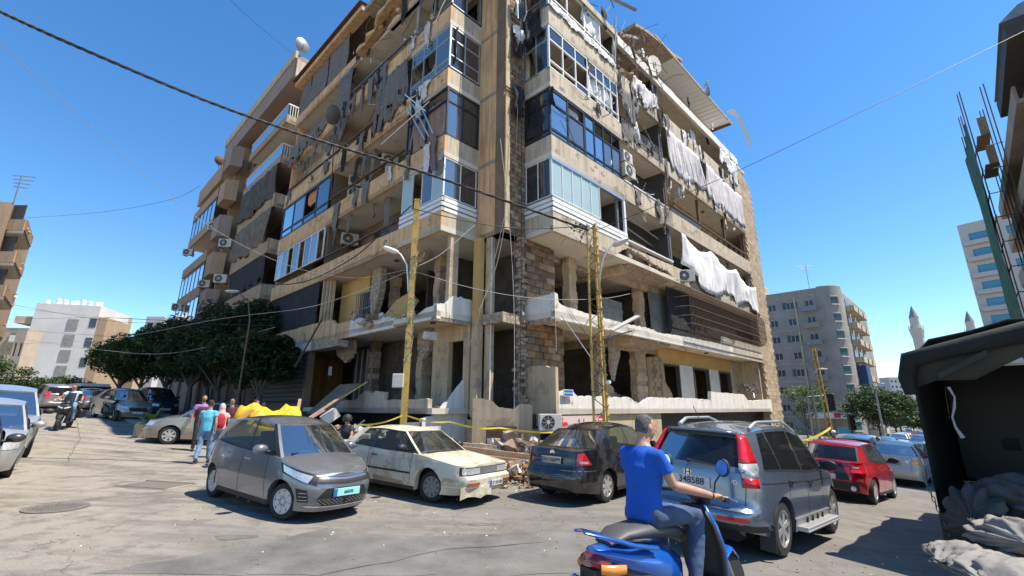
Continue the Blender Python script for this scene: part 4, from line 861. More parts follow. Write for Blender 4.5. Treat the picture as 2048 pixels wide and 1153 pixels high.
# ground floor right : yellow lintel, door openings
wall('yellow_wall', 'R', 13.2, A1, 1.7, 4.93, 1.35, .15, [(13.3, 15.5, 1.7, 4.05), (17.3, 19.6, 1.7, 4.08), (21.2, 23.2, 1.7, 4.08)], K['yellow'])
for (a, b) in ((15.52, 17.28), (19.62, 21.18)): mb = MB(); qbox(mb, 'R', a, b, 1.30, 1.349, 1.7, 4.1); build('pale_wall_panel', mb, K['white'], BLD)
mb = MB(); qbox(mb, 'R', 23.25, 25.6, 1.30, 1.349, 1.7, 4.93); qbox(mb, 'R', 25.6, 25.75, .2, 1.5, 1.7, 4.93); build('pale_wall_panel', mb, K['plaster'], BLD)
for (a, b) in ((13.3, 15.5), (17.3, 19.6), (21.2, 23.2)):
    mb = MB()
    for u in (a, b-.08): qbox(mb, 'R', u, u+.08, 1.28, 1.5, 1.7, 4.06)
    qbox(mb, 'R', a+.08, b-.08, 1.285, 1.5, 3.97, 4.06); build('door_frame', mb, K['dark'], BLD)
    mb = MB(); qbox(mb, 'R', (a+b)/2-.04, (a+b)/2+.5, 1.9, 1.95, 1.7, 3.9); build('door_leaf', mb, K['wood'], BLD)
mb = MB(); mb.tube([F(24, .6, 3.3), F(24.3, .4, 2.7), F(24.8, .5, 3.0), F(24.2, .3, 2.4), F(24.9, .4, 2.6), F(24.4, .5, 3.2)], .05, 5); rub(mb, F(24.4, .6, 2.8), 20, (.4, .2), .05, .2, 5, hgt=.5); build('wrecked_equipment', mb, K['steel'], BLD, kind='stuff')
# ceiling damage and exposed beams
for (a0, a1, b0, b1, z, mt) in ((5.4, 7.4, 1.7, 4, 4.72, 'break'), (8.6, 9.1, .3, 4.5, 4.55, 'plaster'), (9.2, 15.5, 1.5, 1.8, 4.5, 'plaster'), (4.8, 8.4, 2.0, 4, 8.05, 'break'), (8.45, 8.9, .4, 4.5, 7.9, 'plaster'), (9, 15.0, 1.3, 1.6, 7.9, 'plaster')):
    mb = MB(); mb.fbox(a0, a1, b0, b1, z, z+(.24 if mt == 'break' else .4)); build('ceiling_beam', mb, K[mt], BLD)
slabpiece('hanging_ceiling_piece', [F(8.6, .1, 8.25), F(13.1, .1, 8.3), F(13.1, 1.4, 8.2), F(8.6, 1.4, 8.0)], .08, K['break'], seed=14, amp=.08)
slabpiece('hanging_ceiling_piece', [F(8.7, .2, 4.85), F(12.6, .3, 4.75), F(12.6, 1.6, 4.6), F(8.7, 1.4, 4.5)], .07, K['break'], seed=15, amp=.09)
# --- left facade lower floors
mb = MB(); qbox(mb, 'L', 13.75, 20.8, .1, .13, 5.95, 8.28); build('black_screen', mb, K['curt_black'], BLD)
mb = MB()
for i in range(4): qbox(mb, 'L', 13.3-.18*i, 13.42-.18*i, .15+.1*i, .25+.1*i, 5.95, 8.28)
build('shutter_guide', mb, K['plaster'], BLD)
mb = MB(); mb.tube([F(-.06, B2+.05, 1.5), F(-.06, B2+.05, 8.3)], .06, 6); build('drain_pipe', mb, K['rust'], BLD)
wall('yellow_wall', 'L', 10.4, 13.4, 5.15, 8.28, 1.2, .2, [(9.2, 11.2, 5.15, 7.4)], K['yellow'])
mb = MB()
for i in range(10): qbox(mb, 'L', 9.5+i*.18, 9.53+i*.18, .95, .98, 5.5, 7.3)
for z in (5.6, 6.4, 7.2): qbox(mb, 'L', 9.4, 11.3, .93, .96, z, z+.04)
build('window_bars', mb, K['steel'], BLD, kind='stuff')
slabpiece('fallen_wall_slab', [F(.9, 9.2, 5.2), F(1.0, 6.9, 5.2), F(1.3, 6.4, 6.3), F(1.3, 7.0, 6.7), F(1.2, 7.8, 6.5)], 0, K['yellow'], seed=3, amp=.03, d=UR*.18)
mb = MB(); rub(mb, F(.9, 8.5, 5.2), 70, (.6, .9), .06, .3, 7, 4, hgt=.35); rub(mb, F(.9, 5.2, 5.15), 30, (.4, .6), .05, .2, 17, 4, hgt=.15); rub(mb, F(4, 2.5, 5.2), 30, (1.2, .5), .05, .2, 27, 4, hgt=.15); build('floor_debris', mb, rubm, BLD, kind='stuff')
for i in range(12):   # grey horizontal siding
    z = 2.0+i*.235; mb = MB(); qb = Q('L'); mb.prism([qb(14.1, .05, z), qb(14.1, -.03, z+.04), qb(14.1, .05, z+.21)], qb(22, 0, 0)-qb(14.1, 0, 0)); build('siding_board', mb, K.setdefault('siding', mat('grey_siding', (.12, .115, .11), .6, var=.15)), BLD)
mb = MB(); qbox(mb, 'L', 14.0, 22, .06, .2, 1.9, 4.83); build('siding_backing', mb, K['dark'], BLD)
mb = MB(); qbox(mb, 'L', 14.0, 22, .0, .3, -.2, 1.9); build('base_wall', mb, K['brown'], BLD)
mb = MB(); qbox(mb, 'L', 13.75, 14.0, -.05, .3, -.2, 4.5); build('corner_post', mb, K['brown'], BLD)
mb = MB(); qprism(mb, 'L', [(12.6, 4.42), (16.5, 4.42), (16.5, 4.8)]+jag([(16.5, 4.8), (12.6, 4.84)], 3, .2, .02), -.5, -.3); build('white_lintel', mb, K['white'], BLD)
mb = MB(); qprism(mb, 'L', [(9.8, 4.4), (12.58, 4.4), (12.58, 4.82), (9.8, 4.7)], -.45, .1); build('white_lintel', mb, K['break'], BLD)
mb = MB(); qbox(mb, 'L', 6.4, 14.0, 2.6, 2.7, .2, 4.9); build('entrance_back_wall', mb, K['room'], BLD)
mb = MB(); qbox(mb, 'L', 9.5, 9.55, 1.2, 1.25, 1.8, 4.4); qbox(mb, 'L', 10, 10.05, 1.2, 1.25, 1.8, 4.4); qbox(mb, 'L', 10.5, 10.55, 1.2, 1.25, 1.8, 4.4); qbox(mb, 'L', 11, 11.05, 1.2, 1.25, 1.8, 4.4); build('window_bars', mb, K['steel'], BLD, kind='stuff')
mb = MB(); qbox(mb, 'L', 13.0, 13.35, .9, .92, 3.3, 3.75); o = build('paper_notice', mb, K['whitemetal'], BLD)
mb = MB(); qprism(mb, 'L', [(12.2, .3), (14, .3), (11, 2.0), (9.9, 2.1)], .3, .5); build('stair_flank', mb, K['brown'], BLD)
# flood light under left ceiling, ceiling spots
for (a, b, z) in ((.7, 4.2, 4.93), (.9, 7.5, 8.28), (.6, 15, 4.93), (.9, 17, 14.78), (.9, 10, 14.78), (1.0, 5, 17.98), (13, .7, 4.93), (18, .7, 4.93), (20, .7, 14.78), (24, .7, 14.78), (5, .7, 17.98), (20, .7, 20.95)):
    mb = MB(); mb.lathe(F(a, b, z-.06), [(.1, 0), (.12, .03), (.12, .06)], 12); build('ceiling_lamp', mb, K['rust'], BLD)
p = F(.2, 3.7, 4.3); mb = MB(); mb.lathe(p, [(.12, 0), (.15, .05), (.15, .2)], 12, ax=(-UR).to_track_quat('Z', 'Y').to_matrix()); mb.cbox(p+UR*.12, .3, .2, .28, rz=rzR); build('floodlight', mb, K['ac'], BLD)
# basement louver, sign
lv = F(0, 0, 0); P0 = atY(975, 888, 15.2)
mb = MB()
for i in range(9): mb.cbox(atY(1003, 858, 15.0)+Vector((0, 0, -.07*i)), .92, .05, .05, rz=R_(4))
mb.cbox(atY(1003, 858, 15.0)+Vector((0, .06, -.3)), .98, .05, .75, rz=R_(4)); build('louver', mb, K['rust'], BLD)
mb = MB(); c_ = atY(1003, 858, 15.0)+Vector((0, .2, 0)); e_ = Matrix.Rotation(R_(4), 3, 'Z')@Vector((1, 0, 0)); mb.prism([c_+e_*u+UP*z for u, z in [(-.95, -1.6), (1.0, -1.6)]+jag([(1.0, .72), (.6, .78), (.35, .6), (-.1, .66), (-.4, .9), (-.95, .95)], 6, .1, .03)], Vector((0, .25, 0))); build('shopfront_wall', mb, K['plaster'], BLD)
# pale sign with red discs
sg = thing('shop_sign', 'pale pink shop sign with red discs and a red flame below the parapet', 'sign', F(3.4, 0, .8))
mb = MB(); qbox(mb, 'R', 3.0, 5.6, .02, .08, .62, 1.45); build('board', mb, mat('pale_pink_board', (.60, .46, .42), .6, var=.05), sg)
redm = mat('sign_red', (.55, .03, .03), .5, var=.05)
for (u, z, rr) in ((3.12, 1.28, .19), (3.12, .82, .19), (3.42, 1.05, .2), (5.42, 1.05, .2), (5.55, 1.3, .14)):
    mb = MB(); mb.lathe(F(u, .02, z), [(rr, 0), (rr, .012), (.001, .012)], 20, ax=(-UL).to_track_quat('Z', 'Y').to_matrix()); build('red_disc', mb, redm, sg)
    mb = MB(); qbox(mb, 'R', u-.12, u+.12, -.0, .005, z-.025, z+.025); build('white_lettering', mb, K['whitemetal'], sg)
mb = MB(); qprism(mb, 'R', [(4.45, .78), (4.62, .85), (4.58, 1.1), (4.5, 1.35), (4.42, 1.05), (4.35, .85)], .0, .018); 
mb.tube([F(4.5+.2*math.cos(t*.5+2.2), .0, .95+.2*math.sin(t*.5+2.2)) for t in range(9)], .014, 4); mb.tube([F(4.2, 0, 1.35), F(4.24, 0, 1.15), F(4.2, 0, 1.05)], .015, 4); build('red_flame', mb, redm, sg)
# blue street name plate standing on the podium
t = thing('street_name_plate', 'small blue and white street name plate on the podium corner', 'sign', F(3.35, -.1, 2.3))
mb = MB(); qbox(mb, 'R', 3.2, 3.75, -.12, -.09, 2.12, 2.35); build('plate', mb, K['whitemetal'], t); mb = MB(); qbox(mb, 'R', 3.23, 3.72, -.125, -.12, 2.14, 2.22); qbox(mb, 'R', 3.23, 3.72, -.125, -.12, 2.25, 2.33); build('blue_lines', mb, K['plateb'], t)
# debris hanging on the pier (blue chair, clothes)
t = thing('hanging_blue_chair', 'blue garden chair dangling beside the bare block pier', 'chair', F(2.3, 1.0, 19.5))
mb = MB(); mb.grid([[F(2.05+.11*i, 1.1-.05*math.sin(j), 19.9-.33*j) for i in range(4)] for j in range(5)]); build('seat_cloth', mb, mat('teal_cloth', (.02, .12, .17), .8), t)
mb = MB(); mb.tube([F(1.98, 1.05, 20.2), F(2.0, .95, 19), F(2.1, 1.0, 18.3)], .03, 5); mb.tube([F(2.6, 1.05, 20.2), F(2.55, .9, 18.9), F(2.45, 1.0, 18.4)], .03, 5); build('leg_frame', mb, K['alu'], t)
for i, (m_, z0, z1, lab) in enumerate((('curt_white', 17.4, 18.2, 'white garment snagged below the dangling blue chair'), ('curt_black', 16.6, 17.5, 'black garment snagged under the white one'), ('curt_black', 13.6, 15.0, 'dark clothes caught halfway down the block pier'))):
    mb = MB(); r = random.Random(i); mb.grid([[F(2.1+.14*k+r.uniform(-.05, .05), 1.2+r.uniform(-.12, .12), z1-(z1-z0)*j/4+r.uniform(-.1, .1)) for k in range(5)] for j in range(5)]); o = build('snagged_clothing', mb, K[m_], smooth=180, label=lab, category='clothing'); o.modifiers.new('s', 'SOLIDIFY').thickness = .03
# ================================================================== VEHICLES
def lut(T, x):
    if x <= T[0][0]: return T[0][1]
    for (a, p), (b, q) in zip(T, T[1:]):
        if x <= b:
            t = (x-a)/(b-a); t = t*t*(3-2*t) if len(T[0]) > 2 else t; return p+(q-p)*t
    return T[-1][1]
def slut(T):
    """smooth interpolation"""
    def f(x):
        if x <= T[0][0]: return T[0][1]
        if x >= T[-1][0]: return T[-1][1]
        for i in range(len(T)-1):
            if x <= T[i+1][0]:
                x0, y0 = T[i]; x1, y1 = T[i+1]; m0 = (T[i+1][1]-T[i-1][1])/(T[i+1][0]-T[i-1][0]) if i else 0; m1 = (T[i+2][1]-y0)/(T[i+2][0]-x0) if i+2 < len(T) else 0
                h = x1-x0; t = (x-x0)/h; return (2*t**3-3*t*t+1)*y0+(t**3-2*t*t+t)*h*m0+(-2*t**3+3*t*t)*y1+(t**3-t*t)*h*m1
    return f
def paint(name, col, rough=.28, metal=.5, dirt=.15, coat=1.0, dirtcol=(.30, .26, .21)):
    m = mat(name, col, rough, metal, var=.05, sc_=2, coat=coat, spots=dirt, spotcol=dirtcol, spotsc=3, spotlim=.5); return m
def make_car(name, label, cat, P, body, group=None, lite=False, glass=None, label_only=None):
    T = thing(name, label, cat, group=group); glass = glass or K['carglass']
    xf, xr, W = P['xf'], P['xr'], P['W']; nf, nr = P.get('nf', 5.5), P.get('nr', 7); r = P['r']; wf, wr = P['wf'], -P['wr']; ar = r+P.get('arch', .06)
    ztop = slut(P['top']); zsill = P.get('sill', .2); fp = slut(P['fprof']); rp = slut(P['rprof']); sp = slut(P['sprof'])
    hw = lambda x: W*max(0, 1-(abs(x)/(xf if x > 0 else xr))**(nf if x > 0 else nr))**(1/(nf if x > 0 else nr))
    ol = []
    for y in (0, .25, .45, .6, .72, .82): yy = y*W; ol.append((xf*(1-y**nf)**(1/nf), yy))
    x = ol[-1][0]-.03; st = []
    N = 46 if not lite else 26
    xe = -xr*(1-.82**nr)**(1/nr)+.03
    for i in range(N+1): xx = x+(xe-x)*i/N; st.append(xx)
    for c in (wf, wr):
        for k in range(9): st.append(c-ar*math.cos(k*math.pi/8))
        st += [c-ar-.004, c+ar+.004]
    st = sorted({round(s, 4) for s in st}, reverse=True)
    ol += [(s, hw(s)) for s in st]
    for y in (.82, .72, .6, .45, .25, 0): ol.append((-xr*(1-y**nr)**(1/nr), y*W))
    def zlow(x, y):
        z = zsill
        if y > .7*W:
            for c in (wf, wr):
                if abs(x-c) < ar: z = max(z, r+math.sqrt(max(0, ar*ar-(x-c)**2)))
        if x > .72*xf: z = lut([(.72*xf, zsill), (xf, P.get('zf', .2))], x)
        if x < -.72*xr: z = lut([(-xr, P.get('zr', .28)), (-.72*xr, zsill)], x)
        return max(z, r+math.sqrt(max(0, ar*ar-(x-wf)**2)) if y > .7*W and abs(x-wf) < ar else z, r+math.sqrt(max(0, ar*ar-(x-wr)**2)) if y > .7*W and abs(x-wr) < ar else z)
    def SS(x, y, z, sd):
        tx = x
        if x > 0: w_ = max(0, (x/xf-.45)/.55)**1.5; tx = x-fp(z)*w_
        else: w_ = max(0, (-x/xr-.5)/.5)**1.5; tx = x+rp(z)*w_
        fl = 1
        for c in (wf, wr): fl += P.get('flare', .012)*math.exp(-((x-c)/(ar*1.05))**2)*max(0, 1-(z-.2)/.75)
        return Vector((tx, sd*y*sp(z)*fl, z))
    V = 9; mb = MB()
    for sd in (1, -1):
        rows = []
        for (x, y) in ol:
            zb, zt = zlow(x, y), ztop(x); row = [SS(x, y*.86, zb+.02, sd)] if y > 0 else [SS(x-.1 if x > 0 else x+.1, 0, zb+.02, sd)]
            for j in range(V+1): row.append(SS(x, y, zb+(zt-zb)*j/V, sd))
            rows.append(row)
        mb.grid(rows, flip=(sd > 0))
    gl = P['lines']; xcw, xdk = gl[0][0], gl[-1][0]
    crown = P.get('crown', .05)
    def topgrid(sel, cr):
        rows = []
        for (x, y) in sel:
            z = ztop(x); e = SS(x, y, z, 1); rows.append([Vector((e.x, e.y*s_/6, z+cr*(1-(s_/6)**2))) for s_ in range(-6, 7)])
        mb.grid(rows)
    half = len(ol)//2
    topgrid([o for o in ol[:half+30] if o[0] >= xcw-.25], crown); topgrid([o for o in ol[10:] if o[0] <= xdk+.2], P.get('dcrown', .03))
    # roof and pillars
    zr = slut(P['roof']); yr = P['yr']; bt = P.get('belty', .965)
    def gpt_(t, v, sd):  # t: continuous line index
        i = min(len(gl)-2, int(t)); k = t-i; xb = gl[i][0]+(gl[i+1][0]-gl[i][0])*k; xt = gl[i][1]+(gl[i+1][1]-gl[i][1])*k
        zb = ztop(xb)-.01; yb = SS(xb, hw(xb), zb, 1).y*bt; tp = 1-P.get('rtaper', .06)*max(0, (abs(xt-P.get('xc', 0))/1.2))**2
        return Vector((xb+(xt-xb)*v, sd*(yb+(yr*tp-yb)*v**1.15), zb+(zr(xt)-zb)*v))
    gmb = {'paint': mb, 'glass': MB(), 'trim': MB()}
    vs_ = [0, .07, .3, .55, .8, .93, 1]
    winlist = []
    for sd in (1, -1):
        for i in range(len(gl)-1):
            kind = gl[i][2]; n = 4
            for j in range(len(vs_)-1):
                rows = [[gpt_(i+k/n, vs_[j+q], sd) for q in (0, 1)] for k in range(n+1)]
                edge = j in (0, len(vs_)-2)
                if kind == 'W' and not edge: continue
                tgt = gmb['trim'] if (kind == 'B' or (kind == 'W' and (j == 0 or P.get('dark_rail'))) ) else mb
                tgt.grid(rows, flip=(sd > 0))
            if kind == 'W': winlist.append((sd, i))
    def screen(t, bulge, vs2, front):
        g0, g1 = lambda v: gpt_(t, v, 1), None
        def pt(s_, v): p = gpt_(t, v, 1); return Vector((p.x+bulge*(1-s_*s_)*(1 if front else -1), p.y*s_, p.z+.015*(1-s_*s_)*v))
        return pt
    wsf = screen(0, P.get('wbulge', .13), vs_, True); wsr = screen(len(gl)-1-1e-6, P.get('rbulge', .09), vs_, False)
    S_ = [-1, -.93, -.6, -.3, 0, .3, .6, .93, 1]; VV = P.get('rv', (.1, .93))
    for pt, fl, (v0, v1) in ((wsf, False, (.05, .95)), (wsr, True, VV)):
        vv = [0, v0, (v0+v1)/2, v1, 1]
        for a in range(len(S_)-1):
            for c in range(4):
                edge = a in (0, len(S_)-2) or c in (0, 3)
                q = [[pt(S_[a+i], vv[c+j]) for i in (0, 1)] for j in (0, 1)]
                if edge: (gmb['trim'] if (not fl or c not in (0, 3)) and not (fl is False and a in (0, len(S_)-2)) else mb).grid(q, flip=not fl)
    rows = []
    tn = (len(gl)-1)
    for k in range(17):
        t = tn*k/16*(1-1e-9); e = gpt_(t, 1, 1); row = []
        for s_ in range(-6, 7):
            q = s_/6; bl = P.get('wbulge', .13)*max(0, 1-k/5)**1.5-P.get('rbulge', .09)*max(0, 1-(16-k)/5)**1.5
            row.append(Vector((e.x+bl*(1-q*q), e.y*q, e.z+(P.get('rcrown', .05)*min(1, k/4, (16-k)/4)+.015)*(1-q*q))))
        rows.append(row)
    mb.grid(rows)
    build('body', mb, body, T, smooth=50, world=False)
    if gmb['trim'].v: build('window_surround', gmb['trim'], K['trim'], T, smooth=40, world=False)
    for nm_, pt, (v0, v1), fl in (('windscreen', wsf, (.05, .95), False), ('rear_window', wsr, VV, True)):
        g = MB(); g.grid([[pt(S_[1]+(S_[-2]-S_[1])*i/8, v0+(v1-v0)*j/4) for i in range(9)] for j in range(5)], flip=not fl); build(nm_, g, glass if nm_ == 'windscreen' else P.get('rglass', glass), T, smooth=180, world=False)
    for sd, i in winlist:
        g = MB(); g.grid([[gpt_(i+k/4, .07+.86*j/4, sd)-Vector((0, sd*.006, 0)) for j in range(5)] for k in range(5)], flip=(sd > 0)); build('side_window', g, P.get('sglass', glass), T, smooth=180, world=False)
    # underbody + cabin
    ub = MB(); ub.cbox(((wf+wr)/2, 0, .36), xf+xr-.45, W*1.15, .3); ub.cbox((-.05, 0, .62), (gl[0][0]-gl[-1][0])*.9, W*1.6, .08)
    for c in (wf, wr): ub.cbox((c, 0, r+.12), ar*1.9, W*1.35, .5)
    build('underbody', ub, K['under'], T, world=False)
    if not lite:
        sm = MB(); 
        for yy in (-.36*W/.8, .36*W/.8): sm.cbox((P.get('seatx', .0), yy, .75), .12, .46, .66, M=Matrix.Rotation(R_(-14), 3, 'Y')); sm.cbox((P.get('seatx', 0)-.11, yy, 1.17), .09, .24, .18, M=Matrix.Rotation(R_(-8), 3, 'Y'))
        sm.cbox((P.get('seatx', 0)-.85, 0, .78), .14, W*1.35, .5, M=Matrix.Rotation(R_(-16), 3, 'Y'))
        build('seats', sm, K['seat'], T, bevel=.03, world=False)
        dm = MB(); dm.cbox((gl[0][0]-.28, 0, ztop(gl[0][0])-.12), .5, W*1.5, .2); build('dashboard', dm, K['dash'], T, bevel=.04, world=False)
        sw = MB(); c = Vector((gl[0][0]-.62, .36*W/.8, ztop(gl[0][0])-.02)); ax = Vector((-.85, 0, .5)).to_track_quat('Z', 'Y').to_matrix(); sw.tube([c+ax@Vector((.18*math.cos(a*.5236), .18*math.sin(a*.5236), 0)) for a in range(13)], .016, 6); sw.tube([c+ax@Vector((-.18, 0, 0)), c+ax@Vector((.18, 0, 0))], .02, 5); build('steering_wheel', sw, K['trim'], T, world=False)
    # arc-length lookup
    L = [0]
    for a, b_ in zip(ol, ol[1:]): L.append(L[-1]+math.dist(a, b_))
    U = L[-1]
    def surf(u, z, sd):
        u = max(1e-5, min(U-1e-5, u)); i = next(k for k in range(len(L)-1) if L[k+1] >= u); k = (u-L[i])/(L[i+1]-L[i]); x = ol[i][0]+(ol[i+1][0]-ol[i][0])*k; y = ol[i][1]+(ol[i+1][1]-ol[i][1])*k; return SS(x, y, z, sd)
    def us(x):
        for i, (a, b_) in enumerate(ol):
            if a <= x: return L[i]
        return U
    def patch(nm_, m, c, sd, off=.006, n=8, mm=4, parent=None, smooth=60):
        """c: four (u, z) corners, counter-clockwise in (u, z)"""
        rows = []
        for j in range(mm+1):
            row = []
            for i in range(n+1):
                s_, t = i/n, j/mm
                u = (c[0][0]*(1-s_)+c[1][0]*s_)*(1-t)+(c[3][0]*(1-s_)+c[2][0]*s_)*t; z = (c[0][1]*(1-s_)+c[1][1]*s_)*(1-t)+(c[3][1]*(1-s_)+c[2][1]*s_)*t
                p = surf(u, z, sd); du = surf(u+.01, z, sd)-surf(u-.01, z, sd); dz = surf(u, z+.01, sd)-surf(u, z-.01, sd); nn = du.cross(dz)*(1 if sd > 0 else -1)
                if nn.length < 1e-9: nn = Vector((0, sd, 0))
                nn.normalize(); row.append(p+nn*off)
            rows.append(row)
        g = MB(); g.grid(rows, flip=(sd < 0)); bk = [[p-(p-Vector((0, 0, p.z))).normalized()*(off+.012) for p in rw] for rw in rows]
        rim = rows[0]+[rw[-1] for rw in rows[1:]]+rows[-1][-2::-1]+[rw[0] for rw in rows[-2:0:-1]]; rb = bk[0]+[rw[-1] for rw in bk[1:]]+bk[-1][-2::-1]+[rw[0] for rw in bk[-2:0:-1]]
        g.grid([rim+[rim[0]], rb+[rb[0]]], flip=(sd > 0)); return build(nm_, g, m, parent or T, smooth=smooth, world=False)
    def box(nm_, m, c, s_, rz=0, bevel=0, M=None, parent=None): g = MB(); g.cbox(c, *s_, M=M, rz=rz); return build(nm_, g, m, parent or T, bevel=bevel, world=False)
    # wheels
    wy = W-P.get('win', .10)
    def wheel(x, sd, steer=0):
        g = MB(); ax = Matrix.Rotation(R_(-90)*sd, 3, 'X'); tw = P.get('tw', .19)
        g.lathe((0, 0, 0), [(r*.62, -tw/2), (r*.93, -tw/2), (r*.99, -tw/2+.03), (r, 0), (r*.99, tw/2-.03), (r*.93, tw/2), (r*.66, tw/2+.005), (r*.64, tw/2-.02)], 32, ax=ax)
        o = build('wheel', g, K['rubber'], T, smooth=50, world=False); o.location = (x, sd*(wy-.09), r); o.rotation_euler = (0, 0, steer)
        g = MB(); g.lathe((0, 0, 0), [(r*.68, tw/2-.012), (r*.64, tw/2-.005), (r*.60, tw/2-.02), (r*.58, tw/2-.07), (.03, tw/2-.075)], 32, ax=ax)
        rm = build('rim', g, P.get('rimback', K['trim']), o, smooth=30, world=False)
        g = MB(); ns = P.get('spokes', 5); g.lathe((0, 0, 0), [(r*.66, tw/2-.012), (r*.66, tw/2+.004), (r*.60, tw/2+.002), (r*.60, tw/2-.02)], 32, ax=ax); g.lathe((0, 0, 0), [(r*.17, tw/2-.05), (r*.17, tw/2-.008), (r*.12, tw/2), (.01, tw/2)], 14, ax=ax)
        for k in range(ns):
            a = k*2*math.pi/ns+.3; d = ax@Vector((math.cos(a), math.sin(a), 0)); e = ax@Vector((-math.sin(a), math.cos(a), 0)); zz = ax@Vector((0, 0, 1)); sw_ = P.get('spw', .05)
            V_ = [d*r*.1+e*sw_*.5, d*r*.62+e*sw_*P.get('spf', .8), d*r*.62-e*sw_*P.get('spf', .8), d*r*.1-e*sw_*.5]
            g.prism([p+zz*(tw/2-.04) for p in V_], zz*.036)
        build('spokes', g, P.get('rimm', K['rim']), rm, smooth=20, world=False)
    for x, sd in ((wf, 1), (wf, -1), (wr, 1), (wr, -1)): wheel(x, sd, P.get('steer', 0) if x == wf else 0)
    # mirrors, handles, seams
    for sd in (1, -1):
        x0 = gl[0][0]-.38; z0 = ztop(x0)+.1; c = Vector((x0, sd*(W+.10), z0)); g = MB(); ax = Matrix.Rotation(R_(90), 3, 'Y')@Matrix.Rotation(0, 3, 'Z')
        g.lathe(c, [(.02, -.09), (.075, -.075), (.095, -.03), (.1, .02), (.085, .03)], 14, ax=Matrix.Rotation(R_(-90), 3, 'Y')@Matrix.Diagonal((.8, 1.25, 1)))
        mr = build('mirror', g, P.get('mirm', body), T, smooth=60, world=False); g = MB(); g.tube([(x0, sd*(W-.06), z0-.05), (x0, sd*(W+.05), z0-.04)], .03, 6); build('mirror_arm', g, K['trim'], mr, world=False)
    if not lite:
        for sd in (1, -1):
            for (xs0, xs1) in P.get('seams', []): 
                a, b_ = us(xs0), us(xs1); patch('panel_gap', K['under'], [(b_-.005, zsill+.1), (b_+.005, zsill+.1), (a+.005, ztop(xs0)-.01), (a-.005, ztop(xs0)-.01)], sd, off=.0015, n=1, mm=8)
            patch('sill_trim', P.get('sillm', K['trim']), [(us(wf-ar), zsill-.0), (us(wr+ar), zsill), (us(wr+ar), zsill+.07), (us(wf-ar), zsill+.07)], sd, off=.01, n=16, mm=2)
            for xh in P.get('handles', []):
                u = us(xh); zz = ztop(xh)-.13; p = surf(u, zz, sd); g = MB(); g.tube([p+Vector((.09, sd*.005, 0)), p+Vector((.06, sd*.03, .005)), p+Vector((-.06, sd*.03, .01)), p+Vector((-.09, sd*.005, .01))], .014, 6); build('door_handle', g, P.get('handm', body), T, smooth=60, world=False)
    api = dict(T=T, patch=patch, surf=surf, us=us, U=U, box=box, gpt=gpt_, wsr=wsr, wsf=wsf, ztop=ztop, SS=SS, body=body, n=len(gl)-1)
    return api
def place(T, x, y, hd, z=None, pitch=0):
    """stand a vehicle on the sloping ground, heading hd from +Y"""
    g = (G(x+1)-G(x-1))/2; Uv = Vector((-g, 0, 1)).normalized(); Fv = Vector((math.sin(hd), math.cos(hd), 0)); Fv = (Fv-Uv*Fv.dot(Uv)).normalized(); Lv = Uv.cross(Fv)
    h_ = [G(x+Fv.x*s_*1.3) for s_ in (-1, 1)]
    M = Matrix((Fv, Lv, Uv)).transposed(); T.location = (x, y, (h_[0]+h_[1])/2+.004); T.rotation_euler = M.to_euler()
def plate(A, x, z, w_, h, txt, back=False, m=None, size=.085, blue=True, tilt=0, y=0, extra=None):
    sx = -1 if back else 1; T = A['T']; p = A['box']('number_plate', m or K['plate'], (x, y, z), (.015, w_, h), M=Matrix.Rotation(tilt*sx, 3, 'Y'), bevel=.004)
    xd = Vector((0, 1*sx, 0)); zd = Vector((sx, 0, math.tan(tilt)))
    off = zd.normalized()*.012
    def tx(s, size, dy, dz):
        c = bpy.data.curves.new('lettering', 'FONT'); c.body = s; c.size = size; c.extrude = .0008; c.align_x = 'CENTER'; c.align_y = 'CENTER'; c.offset = .001
        o = bpy.data.objects.new('plate_number', c); COL.objects.link(o); c.materials.append(K['ink']); o.parent = p
        o.matrix_local = basis(Vector((x, y, z))+off+xd*dy+Vector((0, 0, dz)), xd, zd)
    tx(txt, size, .03 if blue else 0, 0 if not extra else .03)
    if extra: tx(extra, size*.8, .06, -.045)
    if blue:
        g = MB(); g.cbox(Vector((x, y, z))+off*.8-xd*(w_/2-.03), .012, .055, h*.96, M=Matrix.Rotation(tilt*sx, 3, 'Y')); build('blue_band', g, K['plateb'], p, world=False)
    return p
def lamp_rear(A, sd, c, m=K['redlamp'], n=8, mm=6, name='tail_light', off=.012): return A['patch'](name, m, c, sd, off=off, n=n, mm=mm)
SP = [(.1, .93), (.25, .965), (.5, 1.0), (.75, .985), (1.05, .945), (1.4, .9)]
# ---------- grey hatchback
Pk = dict(xf=1.88, xr=1.72, W=.80, nf=4.0, nr=5.5, wf=1.2, wr=1.2, r=.285, arch=.05, sill=.19, zf=.17, zr=.24, crown=.07, dcrown=.02,
          top=[(-1.72, 1.0), (-1.5, 1.04), (-.6, .98), (.4, .94), (.95, .93), (1.35, .86), (1.7, .76), (1.88, .68)], fprof=[(.1, .13), (.3, .03), (.5, 0), (.62, .03), (.7, .09), (.85, .2)], rprof=[(.2, .06), (.5, 0), (.9, .05), (1.1, .1)], sprof=SP,
          lines=[(1.02, .42, 'B'), (.88, .33, 'W'), (-.02, -.12, 'B'), (-.09, -.19, 'W'), (-.92, -.82, 'W'), (-1.28, -1.0, 'P'), (-1.66, -1.36, 'P')], roof=[(-1.4, 1.41), (-.6, 1.475), (.0, 1.49), (.42, 1.43)], yr=.57, seatx=-.1, seams=[(.75, .82), (-.06, -.06), (-.85, -.98)], handles=[.12, -.72], spokes=8, spw=.085, spf=.6, steer=R_(14), rimm=mat('silver_hubcap', (.5, .5, .49), .4, .3), xc=-.3)
kg = paint('grey_metallic_paint', (.20, .205, .22), .28, .5, .05)
A = make_car('hatchback', 'grey hatchback with turquoise number plate at the front of the row', 'car', Pk, kg); PT, us, U_ = A['patch'], A['us'], A['U']
